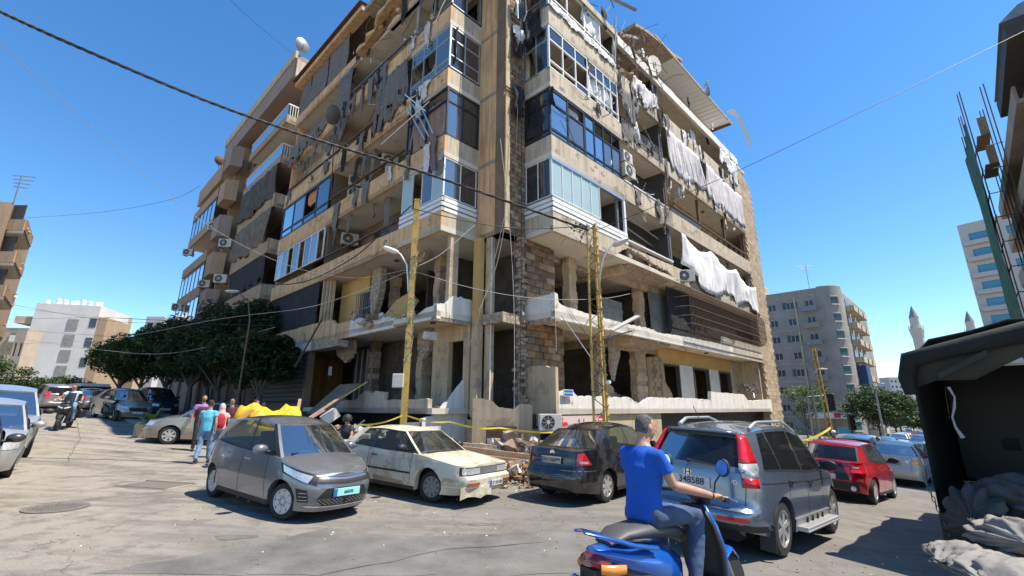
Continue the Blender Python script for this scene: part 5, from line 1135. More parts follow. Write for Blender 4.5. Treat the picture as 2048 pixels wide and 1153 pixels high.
for sd in (1, -1):
    PT('headlight', K['clearlamp'], [(.66, .60), (us(1.25), .74), (us(1.22), .84), (.56, .70)], sd, off=.008, n=12, mm=5); PT('headlight_rim', K['trim'], [(.52, .565), (us(1.2), .72), (us(1.16), .87), (.46, .72)], sd, off=.003, n=12, mm=5)
    PT('tail_light', K['redlamp'], [(us(-1.45), .72), (U_-.5, .72), (U_-.45, 1.0), (us(-1.5), 1.0)], sd, off=.012)
    PT('side_intake', K['trim'], [(.62, .32), (.80, .32), (.86, .52), (.66, .50)], sd, off=.006)
    for k in range(3): PT('intake_fin', K['chrome'], [(.64+.01*k, .35+.05*k), (.79, .35+.05*k), (.79, .357+.05*k), (.64+.01*k, .357+.05*k)], sd, off=.011, n=4, mm=1)
    PT('grille', K['trim'], [(0.001, .575), (.50, .60), (.47, .66), (.001, .635)], sd, off=.006); PT('grille_strip', K['chrome'], [(.001, .672), (.50, .70), (.52, .715), (.001, .685)], sd, off=.01, mm=1)
    PT('lower_grille', K['trim'], [(.001, .27), (.42, .27), (.50, .36), (.001, .36)], sd, off=.006); PT('bumper_panel', K['trim'], [(.001, .37), (.50, .37), (.36, .525), (.001, .525)], sd, off=.005)
    PT('chin_strip', K['chrome'], [(.0, .235), (.62, .25), (.72, .275), (.0, .25)], sd, off=.012, mm=1); PT('wheel_arch_lip', kg, [(us(1.2+.36), .4), (us(1.2-.36), .4), (us(1.2-.3), .5), (us(1.2+.3), .5)], sd, off=.0001) if 0 else None
    g = MB(); [g.cbox(A['surf'](.05+.075*i+(.037 if j % 2 else 0), .285+.022*j, sd)+Vector((.008, 0, 0)), .006, .04, .006) for i in range(6) for j in range(4)]; build('mesh_bars', g, K['chrome'], A['T'], world=False, kind='stuff')
plate(A, 1.90, .455, .5, .12, '665335', m=K['platec'], size=.06, extra=None, tilt=0)
text('bonnet_emblem', 'KIA', .07, basis((1.775, 0, .725), (0, 1, 0), (.8, 0, .6)), K['chrome'], None); bpy.data.objects['bonnet_emblem'].parent = A['T']
for yy in (.15, -.3): A['box']('wiper', K['trim'], (.99, yy, .985), (.03, .5, .02), rz=R_(6))
place(A['T'], -4.33, 9.15, R_(124), .01, R_(-2.3)); KIA = A
# ---------- cream two-door
Po = dict(xf=2.28, xr=2.2, W=.86, nf=10, nr=8, wf=1.31, wr=1.31, r=.30, arch=.07, sill=.2, zf=.24, zr=.28, crown=.03, dcrown=.02,
          top=[(-2.2, .92), (-1.3, .95), (0, .90), (.9, .89), (1.6, .82), (2.28, .76)], fprof=[(.15, .25), (.3, .05), (.48, 0), (.53, .0), (.56, .08), (.8, .10)], rprof=[(.2, .08), (.5, 0), (.9, .08)], sprof=[(.1, .95), (.3, .985), (.55, 1.0), (.75, .99), (.95, .95)],
          lines=[(.98, .32, 'B'), (.9, .26, 'W'), (-.42, -.42, 'B'), (-.55, -.52, 'W'), (-1.15, -.85, 'P'), (-1.45, -1.05, 'P')], roof=[(-1.1, 1.29), (-.4, 1.325), (.32, 1.30)], yr=.60, seatx=-.25, seams=[(.85, .85), (-.5, -.5)], handles=[-.3], handm=K['trim'], mirm=K['trim'], rimm=K['steel'], spokes=9, spw=.05, steer=R_(8), rtaper=.03, dark_rail=True, win=.12)
cream = paint('dull_cream_paint', (.60, .55, .42), .45, 0, .55, .3, (.33, .26, .18))
A = make_car('coupe', 'dusty cream two door car with a crumpled front bumper beside the grey hatchback', 'car', Po, cream); PT, us, U_ = A['patch'], A['us'], A['U']
for sd in (1, -1):
    PT('headlight', K['clearlamp'], [(.30, .605), (.80, .605), (.80, .72), (.30, .72)], sd, off=.008, n=10); PT('front_trim', K['trim'], [(.0, .585), (.86, .585), (.86, .735), (.0, .735)], sd, off=.004, n=12)
    PT('grille', mat('grey_grille', (.14, .14, .14), .5), [(.0, .60), (.29, .60), (.29, .725), (.0, .725)], sd, off=.012); PT('bumper_stripe', K['chrome'], [(.0, .385), (1.3, .37), (1.3, .382), (.0, .397)], sd, off=.012, mm=1, n=20)
    PT('turn_signal', mat('amber_brown_lamp', (.40, .08, .035), .3, coat=.5), [(.42, .41), (.74, .41), (.74, .465), (.42, .465)], sd, off=.012); PT('side_marker', K['plaster'], [(1.02, .46), (1.28, .46), (1.28, .52), (1.02, .52)], sd, off=.008)
    PT('tail_light', K['redlamp'], [(U_-.8, .6), (U_-.3, .6), (U_-.3, .78), (U_-.8, .78)], sd); PT('rubbing_strip', K['trim'], [(us(.9), .5), (us(-.9), .5), (us(-.9), .53), (us(.9), .53)], sd, off=.012, n=16, mm=1)
    PT('dust_patch', mat('road_dust', (.36, .29, .20), .95, var=.3), [(us(.8), .22), (us(-.2), .22), (us(-.3), .38), (us(.7), .34)], sd, off=.002, n=10, mm=2)
g = MB(); g.grid([[Vector((2.29-.02*i*i*.3, -.05-.16*i, .20+.03*math.sin(i*2.2)+j*.10)) for i in range(6)] for j in range(3)]); o = build('bent_valance', g, cream, A['T'], world=False); o.modifiers.new('s', 'SOLIDIFY').thickness = .02
g = MB(); g.cbox((2.16, 0, .652), .02, .04, .06); build('emblem', g, K['chrome'], A['T'], world=False)
for yy in (.1, -.4): A['box']('wiper', K['trim'], (1.02, yy, .925), (.03, .5, .02), rz=R_(5))
plate(A, 2.31, .42, .46, .11, 'O 101420', size=.085, y=.12)
place(A['T'], -2.35, 11.1, R_(122), -.13, R_(-3.0)); OLDS = A
# ---------- black sedan (rear view)
Pb = dict(xf=2.16, xr=2.3, W=.85, nf=4, nr=6, wf=1.3, wr=1.3, r=.315, arch=.05, sill=.2, zf=.2, zr=.27, crown=.06, dcrown=.03,
          top=[(-2.3, 1.03), (-2.0, 1.06), (-1.3, 1.03), (0, .97), (.9, .97), (1.5, .88), (2.16, .72)], fprof=[(.2, .1), (.5, 0), (.8, .15)], rprof=[(.2, .1), (.35, .01), (.6, 0), (.72, .09), (.9, .10), (1.06, .14)], sprof=SP,
          lines=[(1.12, .42, 'B'), (.98, .34, 'W'), (-.1, -.18, 'B'), (-.17, -.25, 'W'), (-.98, -.86, 'P'), (-1.72, -1.18, 'P')], roof=[(-1.2, 1.43), (-.5, 1.515), (.1, 1.52), (.42, 1.47)], yr=.57, seatx=-.15, seams=[(.8, .8), (-.14, -.14), (-1.0, -.95)], handles=[.05, -.82], spokes=7, spw=.07, spf=.55, win=.07)
bk_ = paint('black_paint', (.012, .012, .014), .22, .2, .25, 1, (.14, .12, .10))
A = make_car('sedan', 'dented black sedan parked with its back to the street', 'car', Pb, bk_); PT, us, U_ = A['patch'], A['us'], A['U']
for sd in (1, -1):
    PT('tail_light', K['redlamp'], [(us(-1.9), .78), (U_-.62, .76), (U_-.62, .98), (us(-2.08), 1.0)], sd, off=.014, n=8); PT('lamp_strip', K['clearlamp'], [(us(-2.0), .80), (U_-.66, .80), (U_-.66, .85), (us(-2.0), .84)], sd, off=.018, n=8, mm=1)
    PT('boot_gap', K['under'], [(U_-.55, .62), (U_-.54, .62), (U_-.60, 1.04), (U_-.61, 1.04)], sd, off=.002, n=1, mm=6); PT('bumper_gap', K['steel'], [(us(-1.75), .66), (U_-.0, .66), (U_-.0, .665), (us(-1.75), .665)], sd, off=.002, n=10, mm=1)
    PT('headlight', K['clearlamp'], [(.5, .6), (us(1.7), .65), (us(1.75), .78), (.5, .7)], sd)
    for k in range(3): PT('bumper_crease', K['steel'], [(U_-.6+.1*k, .52+.03*k), (U_-.1, .50+.035*k), (U_-.1, .507+.035*k), (U_-.6+.1*k, .53+.03*k)], sd, off=.003, n=6, mm=1) if sd < 0 else None
A['box']('boot_strip', K['trim'], (-2.20, 0, .945), (.03, .7, .03)); g = MB(); g.lathe((-2.17, 0, .99), [(.055, 0), (.055, .012), (.04, .012), (.04, .004)], 20, ax=Matrix.Rotation(R_(-90), 3, 'Y')); g.cbox((-2.185, 0, .99), .01, .12, .016); build('round_emblem', g, K['chrome'], A['T'], world=False)
plate(A, -2.235, .845, .50, .13, 'N 136399', back=True, size=.10, m=mat('beige_plate', (.48, .42, .34), .6))
g = MB(); g.tube([(-1.2, 0, 1.49), (-1.3, 0, 1.53)], .02, 6); build('antenna_base', g, K['trim'], A['T'], world=False)
place(A['T'], 2.26, 11.7, R_(40.2), -.22, R_(-.7)); NIS = A
# ---------- blue grey SUV (rear view)
Pc = dict(xf=2.23, xr=2.29, W=.91, nf=4, nr=5.5, wf=1.31, wr=1.31, r=.36, arch=.055, sill=.27, zf=.25, zr=.38, crown=.06, dcrown=.01,
          top=[(-2.29, 1.08), (-2.0, 1.10), (-1.0, 1.08), (0, 1.03), (.95, 1.03), (1.6, .96), (2.23, .8)], fprof=[(.3, .1), (.6, 0), (.9, .15)], rprof=[(.3, .14), (.45, .0), (.6, 0), (.64, .07), (1.0, .10), (1.15, .12)], sprof=[(.1, .93), (.3, .97), (.6, 1.0), (.85, .99), (1.1, .95), (1.4, .9)],
          lines=[(1.1, .45, 'B'), (.95, .36, 'W'), (-.12, -.2, 'B'), (-.2, -.28, 'W'), (-1.08, -1.1, 'B'), (-1.13, -1.14, 'W'), (-1.72, -1.35, 'P'), (-2.13, -1.83, 'P')], roof=[(-1.85, 1.57), (-1.1, 1.655), (-.2, 1.69), (.45, 1.62)], yr=.64, seatx=-.1, seams=[(.8, .9), (-.16, -.16), (-.95, -1.15)], handles=[.05, -.9], spokes=6, spw=.06, spf=.75, tw=.22, rv=(.13, .88), rglass=K['carglassd'], sglass=K['carglassd'], mirm=K['trim'], win=.06, sillm=K['steel'], handm=K['trim'])
cb = paint('blue_grey_paint', (.17, .215, .28), .26, .65, .10)
A = make_car('suv', 'blue grey off-roader with roof rails behind the scooter rider', 'car', Pc, cb); PT, us, U_ = A['patch'], A['us'], A['U']
T = A['T']
for sd in (1, -1):
    # tall tail lamp climbing the rear pillar
    rows = []; n_ = A['n']-1e-6
    for j in range(12):
        t = j/11; z = .90+(1.545-.90)*t
        if z < 1.09:
            k = (z-.90)/.19; a_ = A['surf'](U_-.60+.0*k, z, sd); b_ = A['surf'](us(-2.0), z, sd); m_ = A['surf'](U_-.80, z, sd)
            p0, p1, p2 = A['surf'](U_-.70, z, sd), A['surf'](U_-.83, z, sd), A['surf'](us(-1.93+.1*k*0), z, sd)
        else:
            v = (z-1.09)/(1.56-1.09); e = A['gpt'](n_, v, sd); p1 = e; q_ = A['wsr'](.93*sd if sd > 0 else -.93, v); p0 = q_; p2 = A['gpt'](n_-.62*(1-v*.7), v, sd)
        rows.append([p0+Vector((-.022, 0, 0)), p1+Vector((-.022, sd*.014, 0)), p2+Vector((-.004, sd*.018, 0))])
    seg = [(0, 4, K['redlamp'], 'tail_light'), (4, 7, K['clearlamp'], 'reversing_lamp'), (7, 11, K['redlamp'], 'brake_lamp')]
    for a_, b_, m_, nm in ((0, 2, K['redlamp'], 'tail_light'), (2, 5, K['clearlamp'], 'reversing_lamp'), (5, 11, K['redlamp'], 'brake_lamp')):
        g = MB(); g.grid(rows[a_:b_+1], flip=(sd < 0)); o = build(nm, g, m_, T, smooth=60, world=False); o.modifiers.new('s', 'SOLIDIFY').thickness = .02
    PT('reflector', K['redlamp'], [(U_-.78, .485), (U_-.38, .485), (U_-.38, .535), (U_-.78, .535)], sd, off=.012); PT('bumper_lower', K['trim'], [(us(-1.78), .36), (U_, .38), (U_, .46), (us(-1.78), .44)], sd, off=.008, n=14)
    PT('tailgate_gap', K['under'], [(U_-.70, .63), (U_-.69, .63), (U_-.75, 1.08), (U_-.76, 1.08)], sd, off=.002, n=1, mm=6); PT('bumper_top', cb, [(us(-2.0), .60), (U_, .60), (U_, .635), (us(-2.0), .635)], sd, off=.02, n=12, mm=1)
    PT('side_strip', K['trim'], [(us(1.9), .88), (us(-1.9), .95), (us(-1.9), .962), (us(1.9), .892)], sd, off=.004, n=20, mm=1); PT('lower_cladding', K['steel'], [(us(.92), .28), (us(-.92), .28), (us(-.92), .45), (us(.92), .45)], sd, off=.02, n=10, mm=2)
    PT('headlight', K['clearlamp'], [(.5, .7), (us(1.7), .72), (us(1.7), .88), (.5, .85)], sd)
    g = MB(); g.cbox((0, sd*.97, .33), 1.7, .17, .05); g.cbox((0, sd*.97, .305), 1.72, .19, .03); build('running_board', g, K['rim'], T, bevel=.015, world=False)
    for k in range(4): A['box']('cladding_slot', K['trim'], (-.4+.27*k, sd*.925, .39), (.04, .02, .08))
    rr = [A['gpt'](t, 1, sd)+Vector((0, -sd*.05, .02)) for t in (.4, 1.5, 2.5, 4, 5.4, 6.1)]
    pts = [rr[0]+Vector((0, 0, .0)), rr[1]+Vector((0, 0, .065)), rr[2]+Vector((0, 0, .085)), rr[3]+Vector((0, 0, .085)), rr[4]+Vector((0, 0, .08)), rr[5]+Vector((-.05, 0, .01))]; g = MB(); g.tube(pts, [.03, .022, .02, .02, .026, .035], 8); build('roof_rail', g, K['rim'], T, smooth=60, world=False)
    for xm in (wf_ for wf_ in ()): pass
    g = MB(); g.tube([(-1.31-.42, sd*.88, .45), (-1.31-.40, sd*.88, .12)], .02, 4); g.cbox((-1.74, sd*.80, .25), .015, .2, .26); build('mud_flap', g, K['trim'], T, world=False)
g = MB(); g.cbox((-2.155, .0, 1.035), .05, .95, .035); build('tailgate_handle_strip', g, K['trim'], T, bevel=.01, world=False)
g = MB(); g.cbox((-2.19, .06, 1.00), .02, .125, .10); b_ = build('emblem_plate', g, K['chrome'], T, bevel=.01, world=False); c = bpy.data.curves.new('emblem', 'FONT'); c.body = 'H'; c.size = .13; c.extrude = .004; c.align_x = 'CENTER'; c.align_y = 'CENTER'; o = bpy.data.objects.new('emblem_letter', c); COL.objects.link(o); c.materials.append(K['trim']); o.parent = b_; o.matrix_local = basis((-2.203, .06, 1.0), (0, -1, 0), (-1, 0, 0))
for s_, y_ in (('AWD', -.52),):
    c = bpy.data.curves.new('badge', 'FONT'); c.body = s_; c.size = .075; c.extrude = .004; c.align_x = 'CENTER'; o = bpy.data.objects.new('badge_lettering', c); COL.objects.link(o); c.materials.append(K['chrome']); o.parent = T; o.matrix_local = basis((-2.165, y_, .93), (0, -1, 0), (-1, 0, 0))
plate(A, -2.21, .90, .52, .135, '348588', back=True, size=.125, blue=False)
A['box']('plate_recess', cb, (-2.17, 0, .90), (.03, .70, .24), bevel=.02)
g = MB(); g.tube([A['wsr'](0.05, .12)+Vector((-.03, 0, .0)), A['wsr'](0.0, .14)+Vector((-.05, .05, .02)), A['wsr'](-.62, .10)+Vector((-.04, 0, .0))], [.03, .018, .008], 6); build('rear_wiper', g, K['trim'], T, world=False)
g = MB(); g.grid([[A['wsr'](-.95+1.9*i/8, 1)+Vector((-.13*(1-j)*(1-abs(-1+i/4)**3*.5), 0, .004-.012*(1-j))) for i in range(9)] for j in (0, 1)]); o = build('roof_spoiler', g, cb, T, smooth=40, world=False); o.modifiers.new('s', 'SOLIDIFY').thickness = .03
g = MB(); g.tube([(-1.2, .3, 1.7), (-1.45, .3, 1.95)], .006, 5); build('antenna', g, K['trim'], T, world=False)
place(T, 4.11, 8.38, R_(46.8), -.23, R_(-3.4)); CRV = A
# ---------- red hatchback
Pr = dict(xf=2.0, xr=1.89, W=.87, nf=4, nr=4.5, wf=1.22, wr=1.22, r=.315, arch=.05, sill=.2, zf=.2, zr=.28, crown=.06, dcrown=.02,
          top=[(-1.9, .98), (-1.3, 1.02), (0, .97), (.85, .96), (1.4, .88), (2.0, .7)], fprof=[(.2, .1), (.5, 0), (.8, .15)], rprof=[(.25, .05), (.5, 0), (.75, .03), (.8, .08), (1.0, .12)], sprof=[(.1, .93), (.3, .97), (.6, 1.0), (.8, .985), (.95, .92), (1.4, .9)],
          lines=[(1.0, .5, 'B'), (.9, .42, 'W'), (-.1, -.15, 'B'), (-.17, -.22, 'W'), (-.85, -.8, 'B'), (-1.2, -1.05, 'P'), (-1.68, -1.38, 'P')], roof=[(-1.4, 1.41), (-.6, 1.475), (.0, 1.49), (.5, 1.44)], yr=.60, seatx=-.1, seams=[(.8, .85), (-.14, -.14)], handles=[.1], spokes=10, spw=.03, win=.05, rglass=K['carglassd'], mirm=K['trim'], rv=(.08, .88))
rd = paint('red_paint', (.50, .012, .018), .2, .25, .0)
A = make_car('hatchback', 'bright red hatchback with black stripes over its tailgate', 'car', Pr, rd); PT, us, U_ = A['patch'], A['us'], A['U']; T = A['T']
for sd in (1, -1):
    PT('tail_light', K['redlamp'], [(us(-1.62), .74), (U_-.46, .74), (U_-.50, .92), (us(-1.68), .92)], sd, off=.03, n=8); PT('lamp_bar', K['clearlamp'], [(us(-1.75), .84), (U_-.52, .84), (U_-.52, .875), (us(-1.75), .875)], sd, off=.036, mm=1)
    PT('bumper_insert', K['trim'], [(us(-1.72), .28), (U_, .30), (U_, .52), (U_-.62, .50)], sd, off=.008, n=12)
    g = MB(); g.lathe((-1.93, sd*.52, .37), [(.06, 0), (.06, .06), (.045, .06), (.045, .01)], 18, ax=Matrix.Rotation(R_(-90), 3, 'Y')); build('exhaust_pipe', g, K['chrome'], T, world=False)
for y0 in (.12, -.28): PT('racing_stripe', K['trim'], [(U_-abs(y0)-.16 if y0 < 0 else U_-.28, .54), (U_-.10 if y0 < 0 else U_-.10, .54), (U_-.10, .95), (U_-.28 if y0 > 0 else U_-abs(y0)-.0, .95)], -1 if y0 < 0 else 1, off=.005)
A['box']('tailgate_badge', K['chrome'], (-1.83, -.02, .86), (.015, .09, .06)); plate(A, -1.90, .60, .46, .11, '58', back=True, size=.08, y=.1)
place(T, 9.83, 14.08, R_(48), -.70, R_(-3.9)); RED = A
# ---------- silver sedan
Ps = dict(Pb); Ps.update(xr=2.25, rv=(.08, .92), nr=7, sp=0, win=.06, spokes=6)
sv = paint('champagne_paint', (.46, .41, .33), .4, .15, .0, .6)
A = make_car('sedan', 'champagne sedan in traffic past the red hatchback', 'car', Ps, sv); PT, us, U_ = A['patch'], A['us'], A['U']; T = A['T']
for sd in (1, -1):
    PT('tail_light', K['amber'], [(us(-1.95), .80), (U_-.62, .80), (U_-.55, .95), (us(-2.05), .96)], sd, off=.014); PT('reversing_lamp', K['clearlamp'], [(U_-.62, .80), (U_-.42, .80), (U_-.38, .93), (U_-.55, .95)], sd, off=.013)
    PT('boot_gap', K['under'], [(U_-.55, .62), (U_-.54, .62), (U_-.60, 1.04), (U_-.61, 1.04)], sd, off=.002, n=1, mm=6)
plate(A, -2.2, .82, .48, .12, '214036', back=True, size=.09, m=K['steel'])
place(T, 15.73, 19.4, R_(45.5), -1.12, R_(-1.6)); SIL = A
def simple_rear(A, lampz=(.75, .95)):
    PT, us, U_ = A['patch'], A['us'], A['U']
    for sd in (1, -1):
        PT('tail_light', K['redlamp'], [(U_-.75, lampz[0]), (U_-.45, lampz[0]), (U_-.45, lampz[1]), (U_-.75, lampz[1])], sd, off=.012)
        PT('headlight', K['clearlamp'], [(.42, .6), (.75, .62), (.78, .74), (.42, .72)], sd, off=.012, n=8, mm=3)
    A['box']('number_plate', K['plate'], (A['SS'](-1e-3, 0, .8, 1).x*0-P_['xr']-.005, 0, .78), (.02, .45, .11)); A['box']('number_plate', K['plate'], (P_['xf']+.012, 0, .42), (.02, .45, .11))
    PT('grille', K['trim'], [(0.001, .5), (.38, .5), (.38, .66), (.001, .66)], 1, off=.008); PT('grille', K['trim'], [(0.001, .5), (.38, .5), (.38, .66), (.001, .66)], -1, off=.008)
fleet = {}
for nm, P_, col, lab in (('hatch', Pk, (.35, .36, .36), 0), ('sedan', Pb, (.38, .35, .30), 0), ('suv', Pc, (.30, .24, .20), 0)):
    pass
def lite_car(kind, col, label, x, y, hd, z=None, pitch=0, metal=.4, group=None, scale=1, lz=None):
    global P_
    P_ = dict({'hatch': Pk, 'sedan': Pb, 'suv': Pc}[kind]); P_['steer'] = 0
    key = (kind, col)
    if key in fleet:
        T = copy_tree(fleet[key]); T['label'] = label
        if group: T['group'] = group
        place(T, x, y, hd, z, pitch); return T
    A = make_car('parked_car' if kind != 'suv' else 'parked_suv', label, 'car', P_, paint('paint_%02d' % len(fleet), col, .3, metal, .15), group=group, lite=True)
    simple_rear(A, (.85, 1.25) if kind == 'suv' else (.76, .96)); fleet[key] = A['T']; T = A['T']
    place(T, x, y, hd, z, pitch); A['T']['category'] = 'car'; return T
def slopepitch(x, hd):
    return math.atan((G(x+math.sin(hd))-G(x-math.sin(hd)))/2)
# ---- left street vehicles
def lc(kind, col, label, px, py, depth, hd, **kw):
    p = atY(px, py, depth) if py else Vector((px, depth, 0)); h_ = R_(hd); return lite_car(kind, col, label, p.x, p.y, h_, G(p.x), slopepitch(p.x, h_), **kw)
lc('hatch', (.44, .45, .44), 'pale small car with round headlight at the left edge of the road', -12.15, 0, 10.7, 133)
lc('suv', (.42, .44, .43), 'pale off-roader parked behind the small pale car', -14.45, 0, 13.0, 133)
T = lc('hatch', (.014, .014, .016), 'black car nose poking in by the near kerb', -9.75, 0, 8.0, 133)
lc('suv', (.22, .16, .13), 'brown off-roader with bright red lamps driving away behind the motorcyclist', 105, 800, 30, -52)
lc('sedan', (.16, .15, .14), 'dark grey saloon beside the brown off-roader in the tree shade', 178, 800, 33, -50)
lc('sedan', (.33, .30, .24), 'old beige saloon facing out of the tree shade', 245, 808, 25, 122)
lc('sedan', (.30, .27, .22), 'dusty beige saloon parked next to the palm planter', 428, 832, 18.5, 238)
lc('suv', (.02, .03, .05), 'dark off-roader deep in the shade of the ficus trees', 310, 795, 30, 125)
vanp = atY(185, 765, 40)
# ---- right street traffic going down the hill
traf = [('hatch', (.02, .10, .45), 'vivid blue car ahead of the champagne sedan', 1868, 24, 45), ('sedan', (.10, .16, .18), 'teal windowed car facing up the hill beside the truck', 1835, 44, 226),
        ('suv', (.55, .55, .54), 'white car past the red hatchback roof', 1712, 21, 46), ('sedan', (.03, .07, .12), 'dark blue car parked by the pale hoarding', 1760, 27, 46), ('sedan', (.6, .6, .58), 'white car parked first in the far row', 1793, 47, 226),
        ('sedan', (.6, .6, .58), 'white car parked second in the far row', 1800, 58, 226), ('hatch', (.35, .36, .36), 'silver car parked third in the far row', 1806, 70, 226), ('hatch', (.42, .03, .03), 'red car in the distant queue', 1826, 75, 226),
        ('suv', (.30, .05, .05), 'dark red car at the front of the distant queue', 1842, 62, 226), ('hatch', (.02, .10, .45), 'blue car far down in the distant queue', 1836, 90, 226), ('sedan', (.35, .36, .36), 'grey car at the tail of the distant queue', 1818, 95, 226), ('suv', (.55, .55, .54), 'white van shaped car far down the hill', 1816, 115, 226)]
for kind, col, lab, px, dep, hd in traf:
    r_ = ray(px, 850); x = r_.x/r_.y*dep; lite_car(kind, col, lab, x, dep, R_(hd), G(x), slopepitch(x, R_(hd)))
# van roof bright in the left background
t = thing('delivery_van', 'sunlit white van beyond the shaded saloons', 'van', (vanp.x, vanp.y, G(vanp.x)), R_(-35)); mb = MB()
mb.prism([Vector((2.4, -1, .4)), Vector((2.4, -1, 1.1)), Vector((1.7, -1, 1.25)), Vector((1.1, -1, 2.15)), Vector((-2.5, -1, 2.2)), Vector((-2.6, -1, .4))], (0, 2, 0)); build('body', mb, K['whitemetal'], t, bevel=.08, world=False)
mb = MB(); mb.cbox((1.0, 0, 1.65), .9, 2.02, .5); build('window', mb, K['glassd'], t, world=False)
for x in (-1.6, 1.5):
    for s in (-1, 1): mb = MB(); mb.lathe((x, s*.9, .35), [(.2, -.1), (.35, -.1), (.35, .1), (.2, .1)], 20, ax=Matrix.Rotation(R_(90), 3, 'X')); build('wheel', mb, K['rubber'], t, world=False)
# ================================================================== SURROUNDINGS
def boxb(name, o, ux, uy, uz, m, parent, **k): mb = MB(); mb.box(o, ux, uy, uz); return build(name, mb, m, parent, **k)
# ---- neighbouring block on the shaded side (plane a = 0, b 22.9 .. 51)
NB = thing('neighbour_apartment_block', 'tan apartment block with draped balconies rising over the dark trees', 'building', F(2, 36, 1))
K['tan'] = mat('tan_render', (.40, .27, .165), .9, var=.15, sc_=.6, streak=.4, streakcol=(.22, .15, .10)); K['tanp'] = mat('mauve_render', (.30, .22, .18), .9, var=.15, sc_=.6, streak=.3, streakcol=(.18, .14, .11)); K['redb'] = mat('red_brown_render', (.24, .11, .07), .9, var=.2)
lv = [5.6, 9.1, 12.4, 15.9, 19.4, 22.8]
mb = MB(); mb.fbox(1.7, 16, 22.7, 50.9, 0, 26.4); build('wall', mb, K['redb'], NB)
mb = MB(); mb.fbox(.05, 1.66, 36, 36.3, 2, 26.3); mb.fbox(1.0, 1.68, 31.2, 36, 2, 26.3); build('wall', mb, K['tan'], NB)
mb = MB(); mb.fbox(-.1, 16, 22.8, 41.2, 26.6, 28.7); build('roof_parapet', mb, K['tanp'], NB)
mb = MB(); mb.fbox(-.2, 0, 22.6, 41.2, 28.2, 29.0); build('roof_parapet', mb, K['conc'], NB)
mb = MB(); mb.fbox(.0, 16, 41.3, 51, 24.6, 26.6); build('roof_parapet', mb, K['tan'], NB)
mb = MB(); mb.fbox(.02, .2, 22.62, 22.8, 26.6, 28.2); mb.fbox(.0, 1.7, 22.6, 22.75, 26.7, 28.1); build('roof_parapet', mb, K['conc'], NB)
for k, z in enumerate(lv):
    mb = MB(); mb.fbox(.0, 1.7, 22.7, 31.2, z-.25, z); build('balcony_slab', mb, K['soffit'], NB)
    mb = MB(); mb.fbox(.0, 1.7, 40.8, 50.9, z-.25, z); build('balcony_slab', mb, K['soffit'], NB)
    mb = MB(); mb.fbox(-.12, .02, 22.7, 31.2, z-.3, z+(.35 if k > 3 else .75)); build('balcony_front', mb, K['tan'], NB)
    mb = MB(); mb.fbox(-.12, .02, 40.8, 50.9, z-.3, z+.75); build('balcony_front', mb, K['tan'], NB)
    mb = MB(); mb.fbox(.02, 1.65, 22.7, 22.82, z-.3, z+(.35 if k > 3 else .75)); build('balcony_side', mb, K['conc'], NB)
    # boxed out bay
    mb = MB(); mb.prism([F(-.9, 34.2, z+.3), F(-.9, 36.2, z+.3), F(0, 36.6, z+.3), F(0, 33.8, z+.3)], UP*2.0); build('boxed_bay', mb, K['tanp'] if k % 2 else K['tan'], NB)
    for w_ in ((1.5, 1.68, 43, 45.5, z+.6, z+2.6), (1.5, 1.68, 24.5, 27.5, z, z+2.5), (.9, .99, 32, 33.6, z+.6, z+2.3)): mb = MB(); mb.fbox(*w_); build('window_opening', mb, K['dark'], NB)
    if k > 3: # white railings
        for i in range(9): mb = MB(); mb.fbox(.05+i*.18, .09+i*.18, 22.7, 22.74, z+.35, z+1.25); build('railing_bar', mb, K['whitemetal'], NB)
        mb = MB(); mb.fbox(-.05, 1.7, 22.68, 22.76, z+1.2, z+1.3); mb.fbox(-.12, -.04, 22.7, 31.0, z+1.2, z+1.28); build('railing', mb, K['whitemetal'], NB)
        mb = MB(); mb.fbox(-.08, -.05, 22.7, 31.0, z+.35, z+1.18); build('balcony_glass', mb, K['glassm'], NB)
for k in (1, 2, 4):
    mb = MB(); n = 3; 
    glz = MB(); glz.fbox(-.05, -.02, 41.0, 50.8, lv[k]+.8, lv[k]+2.9); build('glazed_balcony', glz, K['glassm'], NB)
    for i in range(7): mb.fbox(-.08, 0, 41+i*1.62, 41.1+i*1.62, lv[k]+.75, lv[k]+3.0)
    mb.fbox(-.09, 0, 41, 50.9, lv[k]+2.9, lv[k]+3.0); build('glazing_frame', mb, K['black'], NB)
def ndrape(b0, b1, z0, z1, label, seed, m='curt_black2'):
    return drape('balcony_curtain', 'L', b0, b1, z0, z1, -.2, K[m], label, waves=10, amp=.12, seed=seed, low=lambda t: z0+.15*math.sin(8*t))
K['curt_black2'] = mat('faded_dark_canvas', (.085, .075, .065), .95, var=.35, sc_=2)
K['curt_tan2'] = mat('faded_tan_canvas', (.17, .135, .105), .95, var=.35, sc_=2)
ndrape(22.9, 31, 16.3, 19.1, 'dark canvas curtain on the neighbouring block, upper one', 1); ndrape(22.9, 31, 12.9, 15.6, 'faded tan canvas curtain on the neighbouring block, under the dark one', 2, 'curt_tan2')
for (b, z, lab) in ((33.0, 15.3, 'air conditioner beside a boxed bay of the tan neighbour'), (32.5, 12.0, 'air conditioner on the lower boxed bay level of the tan neighbour'), (38.5, 18.4, 'air conditioner high between bays of the tan neighbour'), (48.5, 18.2, 'air conditioner on the far edge of the tan neighbour'), (48.5, 12.0, 'lower air conditioner on the far edge of the tan neighbour'), (38, 12.6, 'air conditioner by the blue glazed balcony of the tan neighbour')):
    ac('L', b, -.35 if b < 50 else -.1, z, lab, 1.2, R_(50))
for z in (9.9, 6.4):
    drape('shade_net', 'L', 22.9, 30.9, z-.4, z+2.2, -.05, K['curt_black'], 'dark shade net on the low balcony of the neighbour' if z > 8 else 'dark shade net on the lowest balcony of the neighbour', 'net', waves=3, amp=.03)
